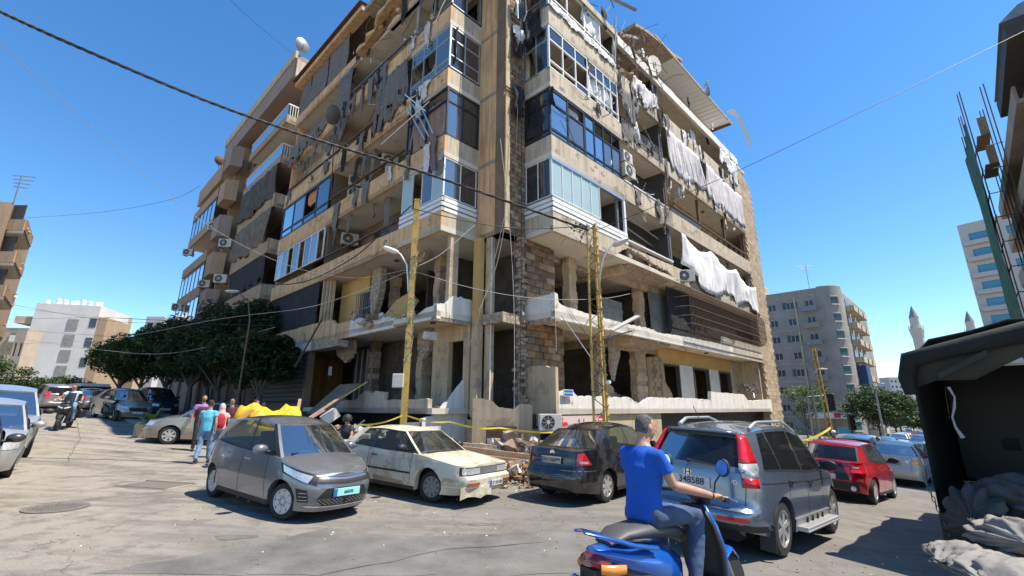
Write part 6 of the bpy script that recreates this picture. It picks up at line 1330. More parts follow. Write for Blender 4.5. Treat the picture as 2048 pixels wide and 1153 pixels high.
dish('roof_dish', F(.2, 22.4, 29.5), .6, (-.8, .5, .1), K['steel'], 'dark satellite dish on the roof corner of the tan neighbour', F(.2, 22.4, 28.9)); dish('roof_dish', F(-.1, 42.5, 27.3), .55, (-.8, .5, .1), K['rust'], 'small round dish on the lower roof of the tan neighbour', F(-.1, 43, 26.6))
# base storey of the neighbour, in tree shade
mb = MB(); mb.fbox(.3, .5, 22.6, 51, -1, 5.4); build('base_wall', mb, K['brown'], NB)
for b in range(24, 50, 4): mb = MB(); mb.fbox(.2, .31, b, b+2.4, 1.2, 4.0); build('shop_shutter', mb, K['siding'], NB)
mb = MB(); mb.fbox(.1, .3, 23.5, 27, 4.1, 4.3); build('canopy_edge', mb, K['wood'], NB)

# ---- generic block with real window openings
def block(name, label, P0, U, V, nu, nf, h0, fh, wu, m, wm, sx=.55, sz=.55, dep=8, frame=None, z0=None, roof=.8, group=None, shutters=None, balc=()):
    """front plane from P0 along U (unit) for nu bays of wu metres, V = inward unit; nf floors"""
    t = thing(name, label, 'building', P0, group=group); W_ = nu*wu; top = nf*fh+h0
    mb = MB(); P = Vector(P0)
    us = [0]; 
    for i in range(nu): c = (i+.5)*wu; us += [c-wu*sx/2, c+wu*sx/2]
    us.append(W_); zs = [-4]
    for j in range(nf): c = h0+(j+.5)*fh; zs += [c-fh*sz/2, c+fh*sz/2]
    zs.append(top+roof)
    for i in range(len(us)-1):
        for j in range(len(zs)-1):
            a = P+U*us[i]+UP*zs[j]; b = P+U*us[i+1]+UP*zs[j]; hh = UP*(zs[j+1]-zs[j])
            if i % 2 == 1 and j % 2 == 1:
                d = V*.3
                for q in ([a, a+d, a+d+hh, a+hh], [b, b+hh, b+d+hh, b+d], [a, b, b+d, a+d], [a+hh, a+d+hh, b+d+hh, b+hh]): mb.add(q, [(0, 1, 2, 3)])
                continue
            mb.add([a, b, b+hh, a+hh], [(0, 1, 2, 3)])
    c0, c1, c2, c3 = P-UP*4, P+U*W_-UP*4, P+U*W_+V*dep-UP*4, P+V*dep-UP*4; H = UP*(top+roof+4)
    mb.add([c0, c3, c3+H, c0+H], [(0, 1, 2, 3)]); mb.add([c1, c1+H, c2+H, c2], [(0, 1, 2, 3)]); mb.add([c3, c2, c2+H, c3+H], [(0, 1, 2, 3)]); mb.add([c0+H, c3+H, c2+H, c1+H], [(0, 1, 2, 3)])
    build('wall', mb, m, t)
    wm_ = MB().box((0, 0, 0), U*(wu*sx-.02), V*.04, UP*(fh*sz-.02)).mesh('pane', [wm])
    fm = MB(); 
    for k in (0, .5, 1): fm.box(U*(k*(wu*sx-.06)), U*.05, -V*.03, UP*fh*sz)
    fm.box((0, 0, fh*sz-.06), U*wu*sx, -V*.03, UP*.05); fm.box((0, 0, 0), U*wu*sx, -V*.03, UP*.05); fm = fm.mesh('frame', [frame or K['whitemetal']])
    for i in range(nu):
        for j in range(nf):
            o = obj('window', wm_, t); o.location = P+U*((i+.5)*wu-wu*sx/2+.01)+V*.2+UP*(h0+(j+.5)*fh-fh*sz/2+.01)
            if frame is not False: f_ = obj('window_frame', fm, o, False); f_.matrix_parent_inverse = Matrix.Identity(4); f_.location = (0, 0, 0)
            if i in balc:
                q = P+U*((i+.5)*wu-wu*.42)-V*.9+UP*(h0+j*fh); b = MB(); b.box(q, U*wu*.84, V*.9, UP*.18); b.box(q+UP*.18, U*wu*.84, V*.06, UP*.75); b.box(q+UP*.18, U*.06, V*.9, UP*.75); build('balcony', b, m, t)
    return t
K['greyc'] = mat('grey_render', (.30, .27, .235), .9, var=.2, sc_=.4, streak=.25, streakcol=(.18, .16, .14)); K['winb'] = mat('dull_window', (.05, .06, .07), .2); K['greenw'] = mat('green_shutter', (.03, .10, .09), .6); K['bluew'] = mat('blue_window', (.08, .28, .42), .15)
# curved corner block across the junction to the right
P0 = Vector((47.6, 89.2, -3)); Pc_ = Vector((57.5, 79.6, -3)); 
t = block('curved_corner_block', 'grey eight storey block with a rounded corner past the stone wall', P0, -UL, UR, 4, 8, 0, 3.15, 3.1, K['greyc'], K['winb'], .42, .42, 12, roof=1.2)
for j in range(8):
    for i in (0, 2):
        b = MB(); q = P0-UL*(1.55+3.1*i)-UR*.08+UP*(3.15*j+.95)
        for s in (-1, 1): b.box(q-UL*(s*.95)-UL*-.0+UL*.25, -UL*.5, UR*.06, UP*1.3)
        if (i+j) % 2: build('shutter_pair', b, K['greenw'], t)
    b = MB(); b.box(P0-UR*.06+UP*(3.15*j+3.1), -UL*12.4, UR*.06, UP*.1); build('floor_line', b, K['conc'], t)
    b = MB(); q = P0-UL*9.7-UR*.9+UP*(3.15*j+.05); b.box(q, -UL*2.4, UR*.9, UP*.15); b.box(q+UP*.15, -UL*2.4, UR*.05, UP*.8); build('balcony', b, K['steel'] if j % 3 else K['greyc'], t)
b = MB(); b.box(P0-UL*8.5-UR*.12-UP*2, -UL*.25, UR*.1, UP*27.2); build('drain_pipe', b, K['conc'], t)
# rounded corner
mb = MB(); cc_ = P0-UL*12.4+UR*3.2; rows = []; H = 26.6
for z in (-4, H): rows.append([cc_+(-UR*math.cos(a*math.pi/16*1.0)-UL*math.sin(a*math.pi/16*1.0))*3.2+UP*z for a in range(0, 9)])
mb.grid(rows); mb.add([cc_+UP*H]+rows[1], [(0, i, i+1) for i in range(1, 9)]); 
q = rows[0][-1]; mb.box(q, UR*26, UL*3, UP*(H+3)); build('rounded_wall', mb, K['greyc'], t, smooth=40)
for j in range(8):
    for a0 in (4.2,):
        d = -UR*math.cos(a0*math.pi/16)-UL*math.sin(a0*math.pi/16); e = Vector((-d.y, d.x, 0)); p = cc_+d*3.22+UP*(3.15*j+1.1); b = MB(); b.box(p-e*.65, e*1.3, -d*.12, UP*1.35); w_ = build('window', b, K['greenw'] if j < 5 else K['winb'], t); b = MB(); b.box(p-e*.8-UP*.18+d*.2, e*1.6, -d*.25, UP*.14); b.box(p-e*.72+UP*1.37+d*.1, e*1.44, -d*.2, UP*.07); build('sill', b, K['whitemetal'], w_)
    for k in range(3):
        q = rows[0][-1].copy(); q.z = -3; q = q+UR*(1.2+5.2*k)-UL*1.3+UP*(3.15*j+.1); b = MB(); b.box(q, UR*3.8, UL*1.3, UP*.18); b.box(q+UP*.18, UR*3.8, UL*.07, UP*.8); b.box(q+UP*.18, UR*.07, UL*1.3, UP*.8); build('balcony', b, K['conc'], t)
        b = MB(); b.box(q+UL*1.25+UR*.5+UP*.2, UR*2.6, -UL*.04, UP*2.2); build('window', b, K['winb'], t)
    if j == 2: b = MB(); q = rows[0][-1].copy(); q.z = 3.4; q += UR*1.2-UL*1.32; b.box(q, UR*4, -UL*.05, UP*5.8); b.box(q, UL*1.3, -UR*.05, UP*5.8); build('blue_awning', b, mat('navy_canvas', (.03, .06, .14), .8), t)
b = MB(); q = P0-UL*8-UR*1.2; b.box(q+UP*3.0, -UL*7.6, UR*1.2, UP*1.0); build('shop_fascia', b, K['whitemetal'], t); b = MB(); b.box(q-UL*4+UP*3.15-UR*.04, -UL*.9, UR*.05, UP*.8); build('red_logo', b, redm, t); 
b = MB(); b.box(P0-UL*8-UR*.2-UP*3, -UL*3.5, UR*.1, UP*6); build('shop_shutter', b, K['plaster'], t)
b = MB(); q = rows[0][-1].copy(); q.z = 4.2-3; b.box(q+UR*1.0-UL*1.5, UR*4.2, -UL*.1, UP*3.2); sb = build('wall_sign', b, mat('pale_sign', (.55, .56, .58), .6), t)
for k in range(4): b = MB(); b.box(q+UR*1.5-UL*1.62+UP*(2.5-.55*k), UR*(3.0-.4*(k % 2)), -UL*.02, UP*.16); build('sign_line', b, K['ink'], sb)
b = MB(); b.box(P0+UP*26-UL*.2+UR*1, -UL*3, UR*4, UP*2.8); build('rooftop_hut', b, K['conc'], t)
def aerial(p, hgt, label, w_=1.2):
    t = thing('rooftop_aerial', label, 'aerial', p); b = MB(); b.tube([(0, 0, 0), (0, 0, hgt)], .05, 5)
    for i in range(4): b.tube([(-w_*(1-.15*i), 0, hgt-.3*i), (w_*(1-.15*i), .3, hgt-.3*i)], .03, 4)
    build('rods', b, K['steel'], t, world=False)
aerial(P0-UL*11+UR*2+UP*26, 5.5, 'tall aerial above the rounded corner roof', 1.8); aerial(P0-UL*1+UR*2+UP*28, 4, 'aerial on the hut of the rounded corner block')
# right edge block, scaffolding with green net
t = thing('right_edge_block', 'unfinished grey brown block cut by the right edge of the view', 'building', F(20, -16, -1)); K['rb'] = mat('grey_brown_render', (.33, .275, .225), .9, var=.25, sc_=.5, streak=.3, streakcol=(.12, .10, .09))
mb = MB(); mb.fbox(18.9, 40, -30, -15.1, -4, 18.4); build('wall', mb, K['rb'], t)
for k in range(6):
    z = 2.2+2.75*k; mb = MB(); mb.fbox(20.5, 40, -15.1, -14.2, z, z+.2); build('balcony_slab', mb, K['rb'], t); mb = MB(); mb.fbox(20.5, 40, -14.32, -14.2, z+.2, z+.95); build('balcony_front', mb, K['rb'], t)
    for a in (22, 26, 30, 34): mb = MB(); mb.fbox(a, a+2, -15.13, -15.05, z+.3, z+2.3); build('window_opening', mb, K['dark'], t)
    mb = MB(); mb.fbox(18.85, 18.92, -19.5, -17.2, z+.6, z+2); build('window_opening', mb, K['dark'], t)
mb = MB(); mb.fbox(18.6, 27, -17.8, -14.3, 18.4, 19.3); build('roof_mansard', mb, K['dark'], t); mb = MB(); mb.prism([F(18.6, -14.2, 19.3), F(18.6, -18, 19.3), F(18.6, -18, 20.6), F(18.6, -14.9, 19.9)], UR*8); build('roof_sheeting', mb, K['steel'], t)
n1 = FR(1931, 244, -13.0); n2 = FR(2046, 620, -13.0); n3 = FR(1936, 327, -13.0); print('net', n1, n2, n3)
t = thing('scaffolding', 'steel scaffolding with planks climbing the grey brown block', 'scaffolding', F(n1[0], -13.2, -1)); a0 = n1[0]; zt_ = n1[1]
for i in range(5):
    for bq in (-13.1, -14.2): mb = MB(); mb.tube([F(a0+i*1.8, bq, -2), F(a0+i*1.8, bq, zt_+2.2+(i % 2)*.8)], .035, 5); build('upright', mb, K['rust'], t)
for k in range(12):
    z = .5+k*1.55
    if z > zt_+2: break
    mb = MB(); mb.tube([F(a0-.5, -13.1, z), F(a0+7.6, -13.1, z)], .03, 4); mb.tube([F(a0, -13.1, z), F(a0, -14.3, z)], .03, 4); build('ledger', mb, K['rust'], t)
for z in (zt_-1.2, zt_-3.2): mb = MB(); mb.fbox(a0+.2, a0+2.6, -13.9, -13.3, z, z+.08); mb.fbox(a0+.2, a0+.26, -13.9, -13.5, z, z+1.3); build('plank', mb, K['wood'], t)
t = thing('green_safety_net', 'green debris net hanging down the scaffolding', 'net', F(a0, -13, 0)); mb = MB(); mb.grid([[F(a0+(n3[0]-a0)*i/10, -12.95+.06*math.sin(i*2.1+j), -2+(zt_+2)*j/12) for i in range(11)] for j in range(13)]); build('netting', mb, mat('green_net', (.035, .12, .075), .9, var=.5, sc_=1.5), t)
# tower with blue windows
t = block('blue_window_tower', 'tall pale tower with bays of blue windows above the truck', Vector((98, 92, -4)), Vector((.55, -.83, 0)).normalized(), Vector((.83, .55, 0)).normalized(), 3, 12, 0, 3.6, 5.6, mat('tower_render', (.52, .48, .44), .9, var=.1), K['bluew'], .5, .5, 14, roof=1.5, balc=(0, 2), frame=False)
# minarets
def minaret(p, s, label):
    t = thing('minaret', label, 'minaret', p); mb = MB(); mb.lathe((0, 0, 0), [(1.9*s, 0), (1.9*s, 24*s), (2.5*s, 27.5*s), (2.5*s, 28.4*s), (1.7*s, 28.5*s), (1.65*s, 33*s)], 12); build('shaft', mb, mat('pale_stone', (.55, .50, .42), .9, var=.1), t, world=False)
    mb = MB(); mb.lathe((0, 0, 33*s), [(1.75*s, 0), (.85*s, 2.8*s), (.05, 5.2*s)], 12); build('cone_roof', mb, mat('grey_lead', (.22, .24, .26), .7), t, world=False)
    mb = MB()
    for k in range(12): a = k*math.pi/6; mb.cbox((2.4*s*math.cos(a), 2.4*s*math.sin(a), 29*s), .15, .15, 1.1*s)
    build('gallery_posts', mb, K['white'], t, world=False, kind='stuff')
p = atY(1822, 612, 150); minaret(Vector((p.x, p.y, p.z-30.6)), .8, 'minaret with a grey cone roof standing clear above the truck canvas'); p = atY(1933, 622, 165); minaret(Vector((p.x, p.y, p.z-30.6)), .8, 'second minaret whose tip just shows over the truck canvas')
# far city
for i, (px0, px1, pt, dep, col, lab) in enumerate(((1722, 1792, 778, 330, (.50, .38, .32), 'distant pink apartment block'), (1766, 1800, 790, 260, (.20, .24, .32), 'distant dark blue stepped block'), (1786, 1800, 762, 300, (.30, .36, .44), 'distant blue glass block'), (1797, 1822, 755, 290, (.42, .41, .40), 'distant pale balcony tower'), (1820, 1850, 760, 310, (.52, .47, .40), 'distant cream tower by the truck'))):
    a = atY(px0, 850, dep); b = atY(px1, 850, dep); top = atY((px0+px1)/2, pt, dep).z; U = (Vector((b.x, b.y, 0))-Vector((a.x, a.y, 0))); Wd = U.length; U.normalize(); V = Vector((-U.y, U.x, 0)); z0 = G(a.x)-2
    nf = max(3, int((top-z0)/3.4)); nu = max(3, int(Wd/4.2)); block('distant_block', lab, Vector((a.x, a.y, z0)), U, V, nu, nf, 0, (top-z0-1)/nf, Wd/nu, mat('far_%d' % i, col, .9, var=.1), K['winb'], .5, .45, 20, frame=False, roof=1)
# pale block beyond the left street, with grey vents
wb = thing('white_gable_block', 'white block with a windowless wall and five grey vent panels', 'building', (-70, 72, 3)); P0 = Vector((-76.5, 70.5, 0)); U = Vector((10.6, 3.0, 0)).normalized(); V = Vector((-U.y, U.x, 0)); K['wht'] = mat('aged_white_wall', (.60, .57, .52), .9, var=.12, sc_=.3, streak=.2, streakcol=(.45, .42, .38))
boxb('wall', P0, U*8.6, V*9, UP*17.7, K['wht'], wb)
for k in range(5): boxb('vent_panel', P0+U*4.7-V*.1+UP*(3.6+2.5*k), U*1.4, V*.1, UP*1.7, mat('vent', (.26, .25, .23), .9) if k == 0 else bpy.data.materials['vent'], wb)
boxb('side_wing', P0+U*8.62, U*1.3, V*7, UP*15.8, K['tan'], wb); 
for k in range(4):
    boxb('window', P0+U*7.6-V*.06+UP*(4.5+3.2*k), U*.9, V*.1, UP*1.5, K['winb'], wb)
for k in range(5):
    z = 2+3.1*k; boxb('balcony', P0-U*2.6+UP*z+V*.6, U*2.6, V*7, UP*.25, K['conc'], wb); boxb('balcony_front', P0-U*2.6+UP*(z+.25)+V*.6, U*2.6, V*.1, UP*.9, K['wht'] if k % 2 else K['plaster'], wb); boxb('window', P0-U*1.2+UP*(z+.3)+V*2.4, U*1.1, V*.1, UP*2.2, K['winb'], wb)
boxb('side_wall', P0-U*1.0+V*2.5, U*.99, V*6.5, UP*16.6, K['greyc'], wb); boxb('side_wing', P0-U*4.5+V*2, U*3.4, V*7, UP*13, K['plaster'], wb)
for i in range(13):
    t = thing('water_tank', 'pale water tank on the roof of the white gable block', 'water tank', P0+U*(.8+.56*i+.15*(i % 3))+V*(1+1.4*(i % 2))+UP*17.7, group='water tanks on the white gable block'); mb = MB(); mb.lathe((0, 0, 0), [(.30, .0), (.33, .1), (.33, .55+.2*(i % 3)), (.15, .7+.2*(i % 3))], 12); build('tank', mb, K['whitemetal'], t, world=False)
t = block('far_stair_block', 'grey sided block stepping back left of the white gable', Vector((-98, 84, 2)), Vector((1, .15, 0)).normalized(), Vector((-.15, 1, 0)).normalized(), 4, 4, 0, 3.3, 3.6, K['greyc'], K['winb'], .5, .5, 12, balc=(3,))
for i, (px0, px1, pt, dep, col, lab) in enumerate(((262, 300, 632, 120, (.50, .47, .44), 'small pale roof block seen over the ficus crowns'), (215, 262, 672, 110, (.40, .27, .18), 'low orange brown house seen over the ficus crowns'), (292, 345, 645, 140, (.52, .50, .47), 'white flats closest to the tan neighbour'), (0, 22, 655, 60, (.45, .36, .27), 'low tan flats at the foot of the far edge tower'))):
    a = atY(px0, 780, dep); b = atY(px1, 780, dep); top = atY((px0+px1)/2, pt, dep).z; U = Vector((b.x-a.x, 0, 0)); Wd = U.length; U.normalize(); z0 = 3; nf = max(2, int((top-z0)/3.2)); nu = max(2, int(Wd/3.5)); block('far_house', lab, Vector((a.x, a.y, z0)), U, Vector((0, 1, 0)), nu, nf, 0, (top-z0-1)/nf, Wd/nu, mat('farh_%d' % i, col, .9, var=.15), K['winb'], .45, .45, 2, frame=False)
boxb('chimney', atY(232, 672, 100), (1.6, 0, 0), (0, 1.5, 0), (0, 0, 4.2), K['tan'], None, label='orange brown chimney above the ficus crowns', category='chimney')
# tan block on the far left edge
t = thing('left_edge_block', 'tan apartment block cut by the left edge with rubble strewn balconies', 'building', (-37, 30, 1)); P0 = Vector((-36.3, 30, 0)); U = Vector((-.85, .2, 0)).normalized(); V = Vector((-.68, .73, 0)).normalized()
mb = MB(); mb.box(P0-UP*2, Vector((-9, -2.2, 0)), V*14, UP*18); build('wall', mb, K['tan'], t)
for k in range(6):
    z = 1.5+2.45*k; q = P0+V*.3; boxb('balcony_slab', q+UP*z, Vector((1.3, 0, 0)), V*5, UP*.2, K['soffit'], t); boxb('balcony_front', q+Vector((1.3, 0, z+.2)), Vector((.1, 0, 0)), V*5, UP*.8, K['tan'], t); boxb('balcony_side', q+Vector((0, -.1, z+.2)), Vector((1.3, 0, 0)), (0, .1, 0), UP*.8, K['tan'], t); boxb('window_opening', q+V*.1+Vector((.05, -.0, z+1.0)), Vector((.9, 0, 0)), (0, .06, 0), UP*1.2, K['dark'], t)
mb = MB(); [rub(mb, P0+V*(r.uniform(.4, 5))+Vector((1.3, 0, 1.7+2.45*r.randrange(6)+.8*r.random())), 1, (.1, .1), .08, .25, i_, 3) for i_ in range(50)]; build('hanging_debris', mb, rubm[:3], t, kind='stuff')
aerial(P0+UP*16, 2.2, 'bent aerial on the left edge block', .7)
# ================================================================== TREES
K['leafd'] = mat('dark_ficus_leaf', (.035, .068, .02), .6, var=.5, sc_=3); K['leafm'] = mat('mid_leaf', (.05, .10, .022), .6, var=.5, sc_=3); K['leafl'] = mat('light_leaf', (.10, .17, .035), .6, var=.4, sc_=3); K['bark'] = mat('grey_bark', (.12, .10, .08), .9, var=.3, sc_=4, bump=.5)
for m_ in ('leafd', 'leafm', 'leafl'):
    nt_ = K[m_].node_tree; b_ = nt_.nodes['Principled BSDF']; tr = nt_.nodes.new('ShaderNodeBsdfTranslucent'); mx_ = nt_.nodes.new('ShaderNodeMixShader'); mx_.inputs[0].default_value = .3; c_ = b_.inputs['Base Color'].links[0].from_socket; nt_.links.new(c_, tr.inputs[0]); o_ = [n for n in nt_.nodes if n.type == 'OUTPUT_MATERIAL'][0]; nt_.links.new(b_.outputs[0], mx_.inputs[1]); nt_.links.new(tr.outputs[0], mx_.inputs[2]); nt_.links.new(mx_.outputs[0], o_.inputs[0])
def tree(name, label, p, h, cr, ch, seed, mats=('leafd', 'leafm'), n=5200, leaf=.16, clump=34, group=None, trunk=.16, squash=1, lean=(0, 0)):
    r = random.Random(seed); t = thing(name, label, 'tree', p, group=group); top = h; base = h-ch; mb = MB()
    mb.tube([(0, 0, -.3), (.05, .05, base*.5), (lean[0]*.5, lean[1]*.5, base+.2), (lean[0], lean[1], base+ch*.4)], [trunk*1.3, trunk, trunk*.8, trunk*.4], 8)
    for i in range(6):
        a = i*1.05+r.random(); mb.tube([(lean[0]*.4, lean[1]*.4, base*.8), (math.cos(a)*cr*.3, math.sin(a)*cr*.3, base+ch*.2), (math.cos(a)*cr*.65, math.sin(a)*cr*.65, base+ch*.5)], [trunk*.5, trunk*.35, trunk*.1], 5)
    build('trunk', mb, K['bark'], t, smooth=60, world=False)
    C_ = []
    for i in range(clump):
        while True:
            v = Vector((r.uniform(-1, 1), r.uniform(-1, 1), r.uniform(-1, 1)))
            if .35 < v.length < 1: break
        C_.append((Vector((v.x*cr*.8, v.y*cr*.8, base+ch*.5+v.z*ch*.42)), r.uniform(.28, .5)*cr*.8, r.random()))
    V_ = []; Fc = []; M_ = []
    for i in range(n):
        c, s_, sh = C_[i % clump]; d = Vector((r.gauss(0, 1), r.gauss(0, 1), r.gauss(0, .8))).normalized()*s_*(r.random()**.35); q = c+Vector((d.x, d.y, d.z*.7)); a = Vector((r.gauss(0, 1), r.gauss(0, 1), r.gauss(0, .5))).normalized(); b = a.cross(Vector((r.gauss(0, .5), r.gauss(0, .5), 1))).normalized(); l = leaf*r.uniform(.6, 1.2)
        k = len(V_); V_ += [q-a*l*.5, q+b*l*.3, q+a*l*.5, q-b*l*.3]; Fc.append((k, k+1, k+2, k+3)); M_.append(1 if sh > .6 else 0)
    me = bpy.data.meshes.new('crown'); me.from_pydata([tuple(v) for v in V_], [], Fc); [me.materials.append(K[m_]) for m_ in mats]; me.polygons.foreach_set('material_index', M_); obj('crown', me, t, False)
    return t
tl = [(516, 22, 672, 1.75, 'round dark ficus closest to the damaged block'), (474, 24, 664, 2.1, 'ficus second from the damaged block'), (432, 27, 650, 2.9, 'ficus third from the damaged block'), (475, 27.5, 588, 2.5, 'taller dark tree rising behind the ficus row to the low balconies'), (410, 31, 605, 2.9, 'second taller dark tree against the tan neighbour'),
      (375, 30, 640, 2.9, 'ficus fourth from the damaged block'), (325, 33, 645, 3.0, 'ficus fifth from the damaged block'), (275, 35, 668, 3.0, 'ficus sixth from the damaged block'), (232, 37, 688, 2.8, 'sunlit ficus at the far end of the row')]
for i, (px, dep, pt, cr, lab) in enumerate(tl):
    p = atY(px, 800, dep); h_ = atY(px, pt, dep).z-G(p.x)+.3; tree('ficus_tree', lab, (p.x, p.y, G(p.x)), h_, cr, h_-2.2, i+1, ('leafd', 'leafd') if i < 7 else ('leafd', 'leafm'), 11500, .25, 42, group='dark street trees in front of the tan neighbour', trunk=.14)
p = atY(15, 760, 38); tree('shrub_tree', 'clipped green shrub at the left edge of the street', (p.x-1, p.y, G(p.x)), 4.3, 2.6, 3.6, 31, ('leafm', 'leafd'), 6000, .22, 34)
p = atY(128, 770, 44); tree('shrub_tree', 'low sunlit hedge tree before the white gable', (p.x, p.y, G(p.x)), 3.0, 2.6, 2.2, 32, ('leafm', 'leafl'), 6000, .24, 30)
p = atY(70, 775, 42); tree('shrub_tree', 'low dark hedge between the clipped shrub and the hedge tree', (p.x, p.y, G(p.x)), 2.6, 2.6, 2.2, 33, ('leafd', 'leafm'), 5000, .24, 30)
p = atY(1612, 850, 40); tree('young_street_tree', 'young light green tree by the leaning yellow pole', (p.x, p.y, G(p.x)), 5.6, 2.3, 3.4, 41, ('leafl', 'leafm'), 1700, .24, 26, trunk=.08)
p = atY(1757, 850, 72); tree('round_street_tree', 'round dark green tree on the hill road', (p.x, p.y, G(p.x)), 8.2, 5.0, 6.0, 42, ('leafm', 'leafd'), 9000, .4, 46)
p = atY(1790, 850, 84); tree('round_street_tree', 'darker tree just down the hill road', (p.x, p.y, G(p.x)), 8.2, 4.2, 6.0, 43, ('leafd', 'leafm'), 7000, .4, 40)
p = atY(1800, 850, 100); tree('round_street_tree', 'bright sunlit crown behind the dark road trees', (p.x, p.y, G(p.x)), 8.5, 3.6, 6.0, 44, ('leafl', 'leafm'), 6000, .45, 36)
for i, (px, dep, hh, cr) in enumerate(((1825, 150, 9, 7), (1845, 160, 10, 7), (1815, 190, 12, 8), (1850, 120, 7, 5), (1700, 110, 6, 5))):
    p = atY(px, 850, dep); tree('distant_tree', ('distant tree midway down the hill', 'distant tree against the cream tower', 'farthest tree below the pale tower', 'bright tree beside the truck edge', 'tree behind the wall sign block')[i], (p.x, p.y, G(p.x)), hh, cr, hh*.8, 60+i, ('leafm', 'leafl'), 4500, .6, 30)
p = atY(1570, 868, 24.5); tree('climbing_shrub', 'brown green shrub growing under the podium edge by the stone wall', (p.x, p.y, G(p.x)-.3), 2.6, 1.3, 2.4, 71, ('leafm', 'leafd'), 2200, .14, 22, trunk=.04)
# kerbs and pavements
def kerb(name, pts, wd, hgt=.13, m=None):
    for i, (p, q_) in enumerate(zip(pts, pts[1:])):
        n = max(2, int((q_-p).length/1.0)); d = (q_-p).normalized(); s_ = Vector((-d.y, d.x, 0))
        mb = MB(); A_, B_, C_, D_ = [], [], [], []
        for k in range(n+1):
            v = p.lerp(q_, k/n); w_ = v+s_*wd; A_.append(Vector((v.x, v.y, G(v.x)-.2))); B_.append(Vector((v.x, v.y, G(v.x)+hgt))); C_.append(Vector((w_.x, w_.y, G(w_.x)+hgt))); D_.append(Vector((w_.x, w_.y, G(w_.x)-.3)))
        mb.grid([A_, B_, C_, D_], flip=True); build(name, mb, m or K['pave'], kind='structure')
kerb('pavement', [F(-1.2, 11.0), F(-3.8, 30), F(-9, 52)][::-1], -3.5 if 0 else -3.5)
kerb('pavement', [F(28, -2.2), F(80, -2.5), F(180, -3)], 4)
kerb('pavement', [F(16, -15), F(90, -15), F(180, -15)][::-1], 4)
kerb('pavement', [Vector((-14, 5.0, 0)), Vector((-48, 33, 0))][::-1], 3)
# ================================================================== STREET FURNITURE, CABLES, TRUCK, RUBBLE
def vline(px, py0, py1, Y):   # upright at depth Y through pixel foot (px, py0): returns base and top points
    b = atY(px, py0, Y); t = Vector((b.x, b.y, atY(px, py1, Y).z)); return b, t
# yellow I-beam pole
b = atY(806, 858, 14.2); b.z = G(b.x); top = atY(828, 400, 14.2).z
t = thing('yellow_pole', 'straight yellow steel pole wrapped in cables with a meter box', 'pole', b); H = top-b.z; mb = MB(); mb.cbox((0, -.08, H/2), .17, .02, H); mb.cbox((0, .08, H/2), .17, .02, H); mb.cbox((0, 0, H/2), .02, .14, H-.01); build('beam', mb, K['poley'], t, world=False)
mb = MB(); mb.cbox((0, 0, .95), .24, .24, .06); mb.cbox((0, 0, H-.03), .2, .2, .03); build('collar', mb, K['poley'], t, world=False)
mb = MB(); c = Vector((-.15, -.02, H*.62)); pts = [c+Vector(v) for v in ((.05, 0, 0), (0, 0, .5), (-.06, 0, .95), (-.28, -.02, 1.3), (-.45, -.03, 1.42))]; mb.tube(pts, .028, 6); arm = build('lamp_arm', mb, K['whitemetal'], t, world=False)
mb = MB(); mb.lathe(pts[-1]+Vector((-.16, 0, .03)), [(.02, .07), (.12, .06), (.15, .0), (.10, -.07), (.02, -.09)], 14, ax=Matrix.Rotation(R_(20), 3, 'Y')@Matrix.Diagonal((2.0, 1, 1))); build('lamp_head', mb, K['whitemetal'], arm, world=False, smooth=40)
mb = MB(); mb.cbox((-.22, -.06, H*.295), .34, .2, .42); mbx = build('meter_box', mb, K['ac'], t, world=False, bevel=.02)
r = random.Random(3); mb = MB(); K['teal'] = mat('teal_rope', (.05, .30, .28), .8)
for k in range(34):
    z = H*r.uniform(.35, .78); a = r.random()*6; mb.tube([(math.cos(a+q)*r.uniform(.1, .15), math.sin(a+q)*r.uniform(.1, .15), z+q*r.uniform(-.06, .08)) for q in (0, 1, 2, 3, 4, 5)], .009, 4, r.choice((0, 0, 1, 2)))
build('cable_wrap', mb, [K['cablew'], K['teal'], K['cable']], t, world=False, kind='stuff')
YP = (b, H)
# lattice pole
b = atY(1201, 852, 14.9); b.z = G(b.x)+.0; top = atY(1195, 450, 14.9).z; H = top-b.z
t = thing('lattice_pole', 'yellow lattice pole with street lamp, solar lamp and tangled wires', 'pole', b); lt = []
for sx, sy, tw in ((-.22, -.15, .05), (.24, -.15, .09), (-.2, .17, .05), (.2, .17, .09)):
    mb = MB(); mb.tube([(sx, sy, -.4), (sx*.62-.03, sy*.62, H)], tw*.55, 4); build('upright', mb, K['poley'] if sx > 0 else K['rust'] if 0 else K['poley'], t, world=False)
def lp(sx, sy, z): k = 1-.38*z/H; return Vector((sx*k-.03*z/H, sy*k, z))
n = 26
for i in range(n):
    z0, z1 = H*i/n, H*(i+1)/n; mb = MB(); s_ = 1 if i % 2 else -1
    mb.tube([lp(-.22*s_, -.15, z0), lp(.24*s_, -.15, z1)], .013, 4); build('diagonal_brace', mb, K['rust'], t, world=False)
    mb = MB(); mb.cbox(lp(.25, -.17, z0+.1), .12, .1, .035); build('step_bracket', mb, K['poley'], t, world=False)
mb = MB(); c = lp(.2, -.15, H*.70); pts = [c, c+Vector((.08, 0, .6)), c+Vector((.2, -.1, 1.15)), c+Vector((.45, -.15, 1.55)), c+Vector((.6, -.18, 1.65))]; mb.tube(pts, .028, 6); arm = build('lamp_arm', mb, K['whitemetal'], t, world=False)
mb = MB(); mb.lathe(pts[-1]+Vector((.2, -.0, .05)), [(.02, .09), (.13, .07), (.16, .0), (.11, -.08), (.02, -.1)], 14, ax=Matrix.Rotation(R_(-25), 3, 'Y')@Matrix.Diagonal((2.1, 1.1, 1))); build('lamp_head', mb, K['ac'], arm, world=False, smooth=40)
